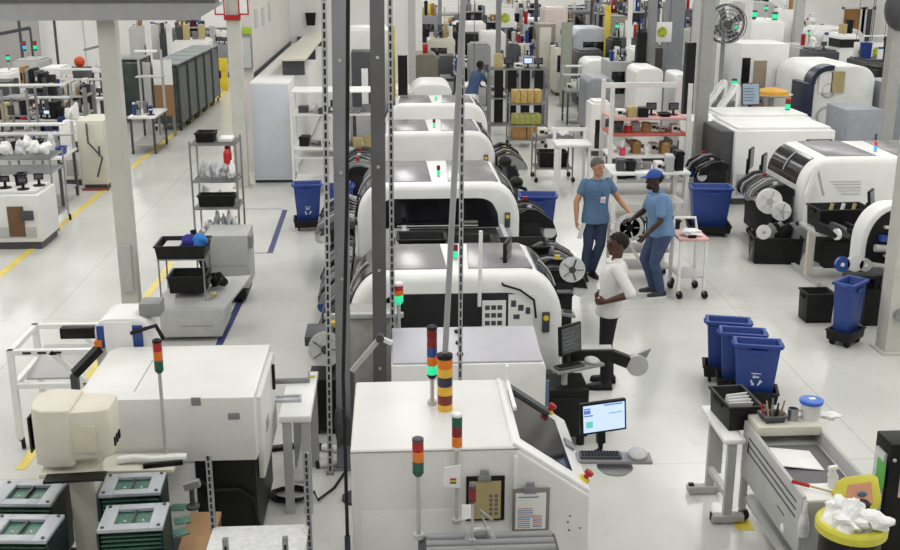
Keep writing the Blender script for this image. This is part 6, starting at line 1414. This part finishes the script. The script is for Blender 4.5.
# rows reaching the back wall, seen as a dense band along the top of the view
band = [(395, 415, 30, 44), (420, 440, 16, 46), (445, 466, 8, 48), (505, 530, 26, 44), (512, 536, 44, 39), (570, 590, 8, 47), (592, 612, 4, 49), (615, 640, 2, 46), (640, 662, 12, 42), (428, 455, 40, 38), (500, 520, 4, 49), (455, 475, 62, 34.5), (618, 640, 40, 35), (610, 632, 62, 30), (800, 822, 14, 46), (700, 722, 4, 47), (345, 372, 2, 45), (372, 396, 12, 40), (521, 537, 58, 35), (556, 572, 48, 36.5)]
desc = ['narrow', 'squat', 'wide', 'boxy', 'open-fronted']; cm = [('pale grey', lgrey), ('white', white), ('dark grey', dgrey), ('cream', cream), ('mid grey', mgrey)]
rd = random.Random(5); used = set()
near_ = ['above the drum machine', 'over the far centre posts', 'behind the leaning person', 'past the amber carton rack', 'beyond the black panel rack', 'beyond the bright aisle', 'at the aisle end', 'past the yellow post', 'behind the grey drop pole', 'beyond the red box', 'at the far wall end of the aisle', 'right behind the leaning worker', 'past the round blue-white machine', 'by the white hood', 'past the broad pale post', 'beyond the fan', 'between the uprights', 'beside the far strut', 'near the beige tower', 'beside the beige tower']
for i, (a_, b_, yt, Yq) in enumerate(band):
    cn, m = cm[(i*3+1) % 5]; kd = ('machine', 'tower', 'bench')[i % 3]
    w_ = near_[i].replace('right behind', 'just behind')
    t, X0, X1, z = unit(kd, '%s %s %s %s' % (cn, desc[i % 5], {'machine': 'machine', 'tower': 'cabinet machine', 'bench': 'work bench with goods'}[kd], w_), a_, b_, yt, Yq, 1.3, m, light=(greenlit,) if i % 7 == 3 else None, win=(.1, .7, .5, .85) if i % 2 else None, extra=.95 if kd == 'bench' else None)
    zt = .95 if kd == 'bench' else z+(.05 if kd == 'machine' else 0)
    clutter('%s %s %s' % (cn, 'bench' if kd == 'bench' else 'machine', w_), X0+.05, X1-.05, Yq+.1, Yq+.9, zt, 5, 200+i, 1.7, hmax=.7)
    if kd == 'bench': clutter('%s bench shelf %s' % (cn, w_.replace('just behind', 'behind').replace('the bright', 'bright')), X0+.05, X1-.05, Yq+.9, Yq+1.25, .95+(z-.95)*.55+.03 if z > 1.1 else .96, 4, 300+i, 1.4, hmax=.45)
# ---------------------------------------------------------------- people
def fuse(mb, name, mat, parent, voxel, smooth=3):
    me = bpy.data.meshes.new('tmp'); bm = bmesh.new()
    vs = [bm.verts.new(v) for v in mb.v]
    for f in mb.f:
        try: bm.faces.new([vs[i] for i in f])
        except ValueError: pass
    # recalc per island so every closed piece faces outwards
    bmesh.ops.recalc_face_normals(bm, faces=bm.faces); bm.to_mesh(me); bm.free()
    o = bpy.data.objects.new('tmp', me); COL.objects.link(o)
    r = o.modifiers.new('r', 'REMESH'); r.mode = 'VOXEL'; r.voxel_size = voxel; r.use_smooth_shade = True
    s = o.modifiers.new('s', 'SMOOTH'); s.factor = .5; s.iterations = smooth
    bpy.context.view_layer.update()
    ev = o.evaluated_get(bpy.context.evaluated_depsgraph_get())
    nm = bpy.data.meshes.new_from_object(ev); nm.name = name
    bpy.data.objects.remove(o); bpy.data.meshes.remove(me)
    nm.materials.clear(); nm.materials.append(mat)
    for p in nm.polygons: p.use_smooth = True
    q = bpy.data.objects.new(name, nm); COL.objects.link(q); q.parent = parent; return q
def cap(mb, a, b, ra, rb, n=14):
    a = Vector(a); b = Vector(b); mb.cyl(a, b, ra, rb, n); mb.sph(a, ra, n, 8); mb.sph(b, rb, n, 8)
def loft(mb, rings, n=24):
    """rings of (centre, rx, ry): closed elliptical loft"""
    vs = []
    for c, rx, ry in rings:
        for k in range(n):
            a = 2*PI*k/n; vs.append((c[0]+rx*math.cos(a), c[1]+ry*math.sin(a), c[2]))
    fs = [(i*n+k, i*n+(k+1) % n, (i+1)*n+(k+1) % n, (i+1)*n+k) for i in range(len(rings)-1) for k in range(n)]
    m = (len(rings)-1)*n; mb.add(vs, fs+[tuple(range(n-1, -1, -1)), tuple(range(m, m+n))])
def hand(mb, w, d, nrm, thumb, curl=.5, s=1.0):
    """palm and five fingers from the wrist w along d; nrm = palm side, thumb = side the thumb leaves"""
    w = Vector(w); d = Vector(d).normalized(); n = Vector(nrm); n = (n-d*n.dot(d)).normalized(); t = Vector(thumb); t = (t-d*t.dot(d)-n*t.dot(n)).normalized()
    cap(mb, w, w+d*.03*s, .024*s, .026*s)
    for u in (-.026, -.009, .009, .026): cap(mb, w+d*.02*s+t*u*.6*s, w+d*.085*s+t*u*s, .016*s, .0135*s, 10)
    for u, L in ((.03, .07), (.011, .08), (-.009, .074), (-.028, .058)):
        k = w+d*.088*s+t*u*s; a = curl; d1 = (d*math.cos(a)+n*math.sin(a)); d2 = (d*math.cos(a*2.1)+n*math.sin(a*2.1))
        m = k+d1*L*.5*s; cap(mb, k, m, .0105*s, .0095*s, 10); cap(mb, m, m+d2*L*.5*s, .0095*s, .008*s, 10)
    k = w+d*.03*s+t*.024*s; d1 = (d*.7+t*.75+n*.25).normalized(); m = k+d1*.04*s; cap(mb, k, m, .014*s, .012*s, 10); cap(mb, m, m+(d*.9+t*.25+n*.4).normalized()*.034*s, .0115*s, .009*s, 10)
def person(label, loc, heading, skin, shirt, trousers, shoes, hair, arms, legs, lean=.0, head=(0, 0), s=1.0, sleeve=.45, hem=.8, hairk='short', extras=None, pel=(0, 0, .93), twist=0, shorts=False, build=1.0, voxel=.008, headpitch=0):
    """arms: two of (elbow, wrist, palm normal, thumb side, hand dir, curl); index 0 = own right side (-y). legs: two of (knee, ankle, toe dir)"""
    t = thing('person', label, 'person', loc, heading); t.scale = (s, s, s)
    px, py, pz = pel
    def tx(z): return px+lean*max(0, (z-.93))/.5
    dz = pz-.93; K = build
    R = [(.84, .112, .16), (.92, .125, .178), (1.0, .118, .165), (1.1, .11, .155), (1.22, .118, .168), (1.33, .122, .18), (1.39, .105, .172), (1.44, .075, .115)]
    rings = lambda g, z0=.0: [((tx(z), py, z+dz), rx*K+g, ry*(1+(K-1)*.5)+g) for z, rx, ry in R if z >= z0]
    neck = Vector((tx(1.46)+.01, py, 1.46+dz)); hd = Vector((tx(1.6)+.03+head[0]*.3, py, 1.615+dz))
    sh = [Vector((tx(1.4), py-.172, 1.4+dz)), Vector((tx(1.4), py+.172, 1.4+dz))]
    hip = [Vector((px, py-.092, .9+dz)), Vector((px, py+.092, .9+dz))]
    # ---- body: one continuous figure
    b = MB(); loft(b, rings(0)); cap(b, neck-Vector((0, 0, .04)), hd-Vector((.02, 0, .06)), .058, .052)
    HM = Matrix.Rotation(head[1], 3, 'Z') @ Matrix.Rotation(headpitch, 3, 'Y')
    def hp(x, y, z): return hd + HM @ Vector((x, y, z))
    def hs(mb, x, y, z, r):
        k = len(mb.v); mb.sph((0, 0, 0), r, 18, 12)
        for i in range(k, len(mb.v)): mb.v[i] = hp(*(Vector((x, y, z))+mb.v[i]))
    hs(b, 0, 0, .025, (.1, .08, .104)); hs(b, .022, 0, -.05, (.068, .058, .062)); hs(b, .05, 0, -.085, (.032, .034, .026))
    cap(b, hp(.09, 0, .02), hp(.106, 0, -.018), .011, .016, 10); hs(b, .09, .018, -.024, (.012, .01, .008)); hs(b, .09, -.018, -.024, (.012, .01, .008))
    cap(b, hp(.084, -.04, .036), hp(.084, .04, .036), .013, .013, 8)
    hs(b, .078, 0, -.052, (.02, .026, .011))
    for q in (-1, 1): hs(b, -.005, q*.078, 0, (.02, .009, .032))
    for i in (0, 1):
        e, w, n_, th, hdn, cu = arms[i]; e = Vector(e)+Vector((0, 0, dz)); w = Vector(w)+Vector((0, 0, dz))
        b.sph(sh[i], .06); cap(b, sh[i], e, .052*K, .042); fm_ = e.lerp(w, .35); cap(b, e, fm_, .041, .042); cap(b, fm_, w, .042, .027); hand(b, w, hdn, n_, th, cu)
        k, a, td = legs[i]; k = Vector(k); a = Vector(a); td = Vector(td).normalized()
        cap(b, hip[i], k, .085*K, .056); c = k.lerp(a, .35)-td*.012; cap(b, k, c, .054, .056); cap(b, c, a, .055, .036); cap(b, a-Vector((0, 0, .03))-td*.03, a+td*.12-Vector((0, 0, .06)), .034, .026)
    body = fuse(b, 'body', skin, t, voxel)
    # ---- shirt
    g = .02; m = MB(); low = [((tx(hem), py, hem+dz), .13*K+g, .185+g)] if hem < .9 else []
    loft(m, low+rings(g, max(.9, hem+.02))); cap(m, neck-Vector((.02, 0, .05)), neck-Vector((.015, 0, .0)), .07, .062)
    for i in (0, 1):
        e, w = Vector(arms[i][0])+Vector((0, 0, dz)), Vector(arms[i][1])+Vector((0, 0, dz)); m.sph(sh[i], .07)
        if sleeve <= 1: cap(m, sh[i], sh[i].lerp(e, sleeve), .064*K, .066)
        else: cap(m, sh[i], e, .07, .058); cap(m, e, e.lerp(w, sleeve-1), .058, .05)
    fuse(m, 'shirt', shirt, t, .011, 4)
    # ---- trousers
    m = MB(); loft(m, [((tx(z), py, z+dz), rx*K+.012, ry+.012) for z, rx, ry in R if z <= 1.0])
    for i in (0, 1):
        k, a, td = [Vector(q) for q in legs[i]]; td.normalize(); cap(m, hip[i], k, .1*K, .073)
        if shorts: pass
        else: c = k.lerp(a, .4)-td*.012; cap(m, k, c, .072, .07); cap(m, c, a+Vector((0, 0, .0)), .07, .058)
    fuse(m, 'trousers', trousers, t, .012, 4)
    for i in (0, 1):
        k, a, td = [Vector(q) for q in legs[i]]; td.normalize(); m = MB(); z = a.z-.09
        cap(m, Vector((a.x, a.y, z+.05))-td*.04, Vector((a.x, a.y, z+.045))+td*.08, .046, .044); cap(m, Vector((a.x, a.y, z+.04))+td*.08, Vector((a.x, a.y, z+.036))+td*.17, .043, .034); cap(m, Vector((a.x, a.y, z+.09))-td*.01, Vector((a.x, a.y, z+.06)), .05, .05)
        sh_ = fuse(m, 'shoe', shoes[0], t, .01, 3)
        q = MB(); P0 = Vector((a.x, a.y, z)); sd = Vector((-td.y, td.x, 0)); pts = [(-.085, .02), (-.07, .042), (.08, .047), (.17, .036), (.205, .012), (.205, -.012), (.17, -.036), (.08, -.047), (-.07, -.042), (-.085, -.02)]
        q.prism([((P0+td*u+sd*v).x, (P0+td*u+sd*v).y) for u, v in pts], z, z+.022, 'z'); q.build('sole', shoes[1], sh_)
    # ---- head details
    for q in (-1, 1):
        MB().sph(hp(.086, q*.03, .014), (.011, .012, .007), 10, 6).build('eye', black, body)
        a_, b_ = hp(.096, q*.016, .034), hp(.088, q*.048, .034); MB().bar(a_, b_, .008, .007).build('eyebrow', hair, body)
    MB().bar(hp(.098, -.022, -.052), hp(.098, .022, -.052), .006, .008).build('mouth', M('lip_brown', '7a4a42', .6), body)
    hb = MB()
    if hairk in ('short', 'grey', 'cap'):
        k = len(hb.v); hb.sph((0, 0, 0), (.114, .092, .104), 28, 20)
        vs = []
        for i in range(k, len(hb.v)):
            v = hb.v[i]
            zl = .03 if v.x > .055 else (.03-(.055-v.x)*1.6 if v.x > .025 else (-.018+(.025-v.x)*.6 if v.x > -.02 else (.009-(-.02-v.x)*2.2 if v.x > -.07 else -.1)))
            if v.z < zl: v.z = zl
            v.x = min(v.x, .1); v.x += .004*math.sin(v.y*190+v.z*120); v.z += .004*math.sin(v.x*150+v.y*90)
            hb.v[i] = hp(v.x-.012, v.y, v.z+.046)
        hb.build('hair', hair, t, ang=60)
    if hairk == 'cap':
        k = len(hb.v); c = MB(); k = 0; c.sph((0, 0, 0), (.113, .093, .105), 20, 14)
        for i in range(len(c.v)):
            v = c.v[i]; v.z = max(v.z, 0); c.v[i] = hp(v.x-.006, v.y, v.z+.055)
        cp = c.build('baseball_cap', blueb_cap, t, ang=60)
        pts = [(.07+.125*math.sin(PI*j/10)*1.0, -.078+.0156*j) for j in range(11)]
        lo = [hp(u, v, .06-.18*(u-.07)) for u, v in pts]; hi = [hp(u, v, .068-.18*(u-.07)) for u, v in pts]; n = len(pts)
        MB().add(lo+hi, [tuple(range(n-1, -1, -1)), tuple(range(n, 2*n))]+[(j, (j+1) % n, n+(j+1) % n, n+j) for j in range(n)]).build('brim', blueb_cap, cp)
    if extras: extras(t, tx, hp)
    return t
blueb_cap = M('royal_blue_cap', '2c4fa0', .8, var=.1)
denim = M('dark_denim', '34425c', .85, var=.2, scale=20); denim2 = M('denim', '3f4f70', .85, var=.25, scale=14)
shirtb = M('blue_work_shirt', '5a7899', .85, var=.12, scale=12); shirtb2 = M('light_blue_work_shirt', '6d8db4', .85, var=.12, scale=12); shirtn = M('navy_blue_shirt', '415a80', .85, var=.12)
shirtw = M('white_shirt', 'e4e2e0', .85, var=.05, scale=10); trb = M('black_trousers', '18181c', .85, var=.2)
sk1 = M('light_skin', 'c0906f', .55, var=.06); sk2 = M('dark_skin', '3f2a22', .5, var=.1); sk3 = M('brown_skin', '553629', .5, var=.1)
hairg = M('grey_hair', '5e5c58', .85, var=.25, scale=40); hairb = M('black_hair', '15120f', .85, var=.3, scale=40)
shoeb = (M('black_shoe_leather', '19191b', .4), rubber); shoew = (M('dark_trainer', '33363c', .6), white2)
R_ = math.radians
# man with grey hair, hand held out to the other
gA = G(593, 277); gA.z = 0
def exA(t, tx, hp):
    MB().box(.13, .145, .02, .09, 1.13, 1.22).build('badge', paper, t, bev=.003).rotation_euler = (0, 0, 0)
    MB().box(.145, .148, .03, .08, 1.15, 1.19).build('badge_photo', pink, t)
    MB().box(.135, .148, -.012, .012, .86, 1.42).build('button_placket', shirtb, t, bev=.004)
    MB().tube([(.06, -.06, 1.44), (.115, -.02, 1.34), (.15, .05, 1.22), (.125, .05, 1.34), (.06, .07, 1.44)], .006, 6).build('lanyard', navy, t)
    MB().prism([(.07, -.085), (.115, -.045), (.085, .0), (.115, .045), (.07, .085), (-.05, .085), (-.06, .0), (-.05, -.085)], 1.437, 1.457, 'z').build('collar', shirtb, t, bev=.005)
    MB().box(.12, .148, -.12, -.04, 1.24, 1.27).build('pocket_flap', shirtb, t, bev=.004)
person('grey-haired person in blue shirt and dark jeans reaching towards the blue cap person', gA, R_(-82), sk1, shirtb, denim, shoeb, hairg,
       [((.0, -.29, 1.13), (.06, -.30, .89), (0, 1, 0), (1, 0, 0), (.1, .0, -1), .35), ((.03, .33, 1.15), (.2, .45, .98), (0, 0, -1), (1, -.2, .1), (.75, .5, -.25), .5)],
       [((.03, -.1, .5), (-.03, -.13, .09), (1, -.25, 0)), ((.06, .07, .5), (-.06, -.0, .09), (1, .1, 0))], hem=.82, s=1.02, head=(0, .35), extras=exA, build=1.05)
p = V(580, 229, 15.1)
solo('folded_paper', 'folded white paper held low by the grey-haired person', 'paper', paper, MB().cb((0, 0, 0), (.07, .01, .24), (.1, .25, .3)), (p.x+.03, gA.y-.12, .74))
# man with blue cap, seen from his left side
gB = G(656, 296); gB.z = 0
def exB(t, tx, hp):
    MB().prism([(.14, -.085), (.18, -.045), (.15, .0), (.18, .045), (.14, .085), (.02, .085), (.0, .0), (.02, -.085)], 1.437, 1.457, 'z').build('collar', shirtb2, t, bev=.005)
    mb = MB(); k = 0; mb.sph((0, 0, 0), (.05, .05, .035), 14, 8); mb.v = [hp(*(Vector((.055, 0, -.085))+v)) for v in mb.v]; mb.build('beard', hairb, t)
person('person in blue cap, light blue shirt and jeans standing before the pink cart', gB, R_(186), sk2, shirtb2, denim2, shoew, hairb,
       [((.14, -.25, 1.16), (.34, -.16, 1.06), (0, .3, -1), (.3, 1, .2), (1, .1, -.2), .5), ((.1, .27, 1.13), (.28, .24, .93), (0, -1, 0), (1, 0, .4), (.6, -.1, -.7), .6)],
       [((.16, -.1, .52), (.0, -.14, .09), (1, -.1, 0)), ((.09, .1, .5), (-.04, .06, .09), (1, .15, 0))], lean=.07, hem=.86, sleeve=.72, s=1.02, hairk='cap', extras=exB, pel=(-.02, 0, .93), build=1.3, head=(.05, 0))
# man in white shirt, hands on hips
gC = G(606, 386); gC.z = 0
def exC(t, tx, hp):
    MB().prism([(.03, -.08), (.07, -.045), (.045, .0), (.07, .045), (.03, .08), (-.09, .08), (-.11, .0), (-.09, -.08)], 1.437, 1.457, 'z').build('collar', shirtw, t, bev=.005)
    for z in (1.1, 1.2, 1.3): MB().sph((tx(z)+.142, 0, z), .008, 8, 5).build('button', lgrey, t)
    for q in (-1, 1): MB().torus(hp(.1, q*.033, .012), .024, .0035, 'x', 16, 6).build('spectacles', black, t)
person('person in white shirt and black trousers with hands on hips watching the machine row', gC, R_(172), sk3, shirtw, trb, shoeb, hairb,
       [((-.14, -.33, 1.17), (.07, -.2, 1.03), (0, 1, -.2), (0, 0, 1), (.7, .55, -.25), .5), ((-.2, .30, 1.17), (.05, .235, 1.06), (0, -1, -.1), (0, 0, 1), (.85, -.3, -.15), .5)],
       [((.02, -.1, .5), (-.03, -.12, .09), (1, -.1, 0)), ((.03, .09, .5), (.02, .09, .09), (1, .1, 0))], lean=-.05, hem=.85, sleeve=1.12, s=1.0, head=(-.05, .25), extras=exC, headpitch=-.12)
# person leaning over the far bench, and the one seated behind the long machine
p = V(473, 100, 30.2)
person('person in dark blue shirt and white shorts leaning over the far bench', (p.x, 30.2, 0), R_(38), sk2, shirtn, M('white_shorts', 'e2e0dc', .85), shoeb, hairb,
       [((.3, -.22, 1.2), (.45, -.14, 1.02), (0, 0, -1), (0, 1, 0), (1, 0, 0), .3), ((.3, .22, 1.2), (.45, .14, 1.02), (0, 0, -1), (0, -1, 0), (1, 0, 0), .3)],
       [((.06, -.12, .5), (-.05, -.14, .09), (1, 0, 0)), ((.08, .12, .5), (.0, .14, .09), (1, 0, 0))], lean=.22, hem=.86, s=1.0, shorts=True, voxel=.012, pel=(-.05, 0, .93), build=1.1)
p = V(757, 104, 24.9)
gE = Vector((p.x, 24.9, 0))
t = thing('stool', 'low black stool under the person seated behind the long white machine', 'stool', (gE.x, gE.y, 0)); MB().lathe([(.14, .34), (.16, .36), (.16, .39), (.1, .4)]).build('seat', black, t)
for k in range(4): MB().bar((.1*math.cos(k*PI/2+.8), .1*math.sin(k*PI/2+.8),   .35), (.2*math.cos(k*PI/2+.8), .2*math.sin(k*PI/2+.8), 0), .03).build('leg', dgrey, t)
person('dark-haired person in blue top seated behind the long white machine', gE, R_(-100), sk1, shirtb, denim, shoeb, hairb,
       [((.18, -.24, 1.2), (.36, -.1, 1.12), (0, 0, -1), (0, 1, 0), (1, .2, 0), .3), ((.18, .24, 1.2), (.36, .1, 1.12), (0, 0, -1), (0, -1, 0), (1, -.2, 0), .3)],
       [((.4, -.12, .5), (.36, -.12, .09), (1, 0, 0)), ((.4, .12, .5), (.36, .12, .09), (1, 0, 0))], lean=.05, hem=.88, voxel=.012, pel=(0, 0, .55))
# ---------------------------------------------------------------- dense far end of the hall: loaded racks, pipes, dark machines
DK = [('black', black), ('dark grey', dgrey), ('grey', mgrey), ('white', white2), ('blue', bluel), ('brown', card), ('cream', cream), ('red', redd)]
def loaded_rack(label, short, a_, b_, yt, Yq, seed, levels=4, n=5):
    X0, X1, z = V(a_, yt, Yq).x, V(b_, yt, Yq).x, V(a_, yt, Yq).z
    zs = [.25+(z-.45)*k/(levels-1) for k in range(levels)]
    t = wthing('goods_rack', label, 'rack', ((X0+X1)/2, Yq+.4, 0))
    posts(t, X0, X1, Yq, Yq+.8, 0, z, .09, dgrey if seed % 2 else mgrey)
    for q in zs: B('shelf', t, lgrey if seed % 3 else dgrey, X0, X1, Yq, Yq+.8, q-.05, q)
    B('back_panel', t, dgrey, X0, X1, Yq+.79, Yq+.8, .2, z)
    rd = random.Random(seed); gap = (z-.45)/(levels-1)-.1
    for j, q in enumerate(zs):
        if j < levels-3: continue
        used = {}
        for k in range(n):
            st = (X1-X0-.1)/n; x = X0+.05+st*(k+.5); cn, m = rd.choice(DK); nm = rd.choice(['crate', 'case', 'spool', 'carton']); w = st*rd.uniform(.6, .92); h = min(gap, .75)*rd.uniform(.4, .95)
            i = used.get((cn, nm), 0); used[(cn, nm)] = i+1
            l = '%s %s on the %s shelf of the %s' % (cn, nm, ('lower', 'middle', 'top')[j-levels+3], short) + ('' if i == 0 else ', %s along' % ORD[i])
            o = thing({'crate': 'storage_crate', 'case': 'equipment_case', 'spool': 'cable_spool', 'carton': 'storage_carton'}[nm], l, {'spool': 'spool', 'carton': 'box', 'crate': 'crate', 'case': 'case'}[nm], (x, Yq+.35, q+.001), 0, 'goods on the '+short)
            if nm == 'spool': r_ = min(w/2, h/2); MB().lathe([(r_*.3, -.2), (r_, -.2), (r_, -.16), (r_*.6, -.15), (r_*.6, .15), (r_, .16), (r_, .2), (r_*.3, .2)], (0, 0, r_), 16, 'y').build('spool', m, o)
            elif nm == 'crate': MB().box(-w/2, w/2, -.25, .25, 0, h).build('crate', m, o, bev=.015); MB().box(-w/2-.015, w/2+.015, -.265, .265, h*.8, h*.9).build('rim', m, o)
            elif nm == 'case': MB().box(-w/2, w/2, -.25, .25, 0, h).build('case', m, o, bev=.02); MB().box(-w*.3, w*.2, -.262, -.25, h*.3, h*.7).build('panel', rd.choice([glassd, lgrey, white2]), o)
            else: MB().box(-w/2, w/2, -.25, .25, 0, h).build('carton', m, o, bev=.008); MB().box(-w*.18, w*.18, -.256, -.25, h*.35, h*.6).build('sticker', paper, o)
racks = [(396, 416, 22, 37.5, 'rack beside the pale steel post'), (440, 462, 26, 39.5, 'rack beyond the drum machine'), (462, 484, 6, 45, 'far rack behind the slotted strut'), (486, 504, 16, 43.5, 'rack behind the disc sign'), (506, 522, 24, 40.5, 'rack past the disc sign'), (522, 540, 4, 48, 'far rack above the beige tower'),
         (556, 574, 14, 46, 'rack by the green-grey post'), (572, 596, 6, 51.5, 'far rack at the aisle end'), (598, 622, 8, 43, 'rack by the yellow post'), (624, 646, 6, 40.5, 'rack over the dark brown cabinet'), (646, 664, 2, 44.5, 'far rack behind the drop pole'), (700, 722, 12, 36.5, 'rack behind the fan'), (748, 776, 6, 45, 'far rack over the green-light machine'), (802, 822, 24, 40.0, 'rack beside the white dome'),
         (134, 152, 24, 44, 'rack beyond the silver duct post'), (176, 200, 22, 44.6, 'rack below the steel channel'), (206, 232, 30, 48.5, 'rack behind the bench lamp bar'), (16, 44, 78, 27.6, 'rack before the signal-light machine'), (60, 84, 88, 28.2, 'rack behind the navy chair')]
for i, (a_, b_, yt, Yq, s) in enumerate(racks):
    loaded_rack('%s open %s loaded with mixed goods' % (('dark', 'grey')[i % 2], s), s, a_, b_, yt, Yq, 500+i, 4 if yt < 60 else 3, 4 if b_-a_ < 20 else 5)
dk = [('machine', 'dark machine with pale band at the drum machine side', 438, 456, 58, 36, 1.2, dgrey), ('tower', 'black gantry machine beneath the light bar hood', 462, 482, 34, 40.5, 1.2, black), ('machine', 'dark grey feeder machine behind the black panel rack', 508, 521, 46, 35.6, .8, dgrey),
      ('machine', 'dark low machine before the round blue-white machine', 578, 604, 52, 34.2, 1.2, dgrey), ('machine', 'black machine beneath the yellow post', 612, 622, 40, 33.4, 1.0, black), ('machine', 'dark machine behind the tilted tube stands', 702, 716, 58, 29.5, 1.0, dgrey),
      ('machine', 'black machine under the white signs', 878, 898, 70, 27.6, 1.0, black), ('machine', 'black low machine behind the white dome front', 822, 840, 50, 34.6, .9, black), ('tower', 'dark gear tower at the picture edge behind the signal lights', -12, 8, 82, 28.6, .8, dgrey), ('machine', 'dark gear machine behind the white table with black legs', 100, 118, 80, 31.5, 1.0, dgrey)]
for i, q in enumerate(dk): unit(*[w.replace('right of', 'past').replace('left of', 'before') if isinstance(w, str) else w for w in q], light=(greenlit,) if i in (4, 7) else None, win=(.15, .6, .55, .8) if i % 2 else (.1, .9, .5, .6), win_c=glassd if i % 2 else lgrey)
# horizontal service pipes under the roof line, carried by the far posts
for i, (x0, x1, y, Yq, m) in enumerate(((395, 470, 14, 50.2, lgrey), (470, 560, 20, 47.2, white2), (560, 660, 12, 47.8, mgrey), (160, 240, 30, 49.6, mgrey), (690, 800, 16, 49.6, white2))):
    a = V(x0, y, Yq); b = V(x1, y, Yq); l = ('pale service pipe behind the drum machine on two legs', 'white service pipe across the far centre racks', 'grey service pipe across the far aisle end', 'grey rail on two legs at the far end by the column', 'white service pipe behind the fan and cabinets')[i]
    t = wthing('service_pipe', l, 'pipe', ((a.x+b.x)/2, Yq, 0)); MB().cyl((a.x, Yq, a.z), (b.x, Yq, a.z), .11).build('pipe', m, t)
    for x in (a.x+.2, b.x-.2): B('leg', t, m, x-.06, x+.06, Yq-.06, Yq+.06, 0, a.z)
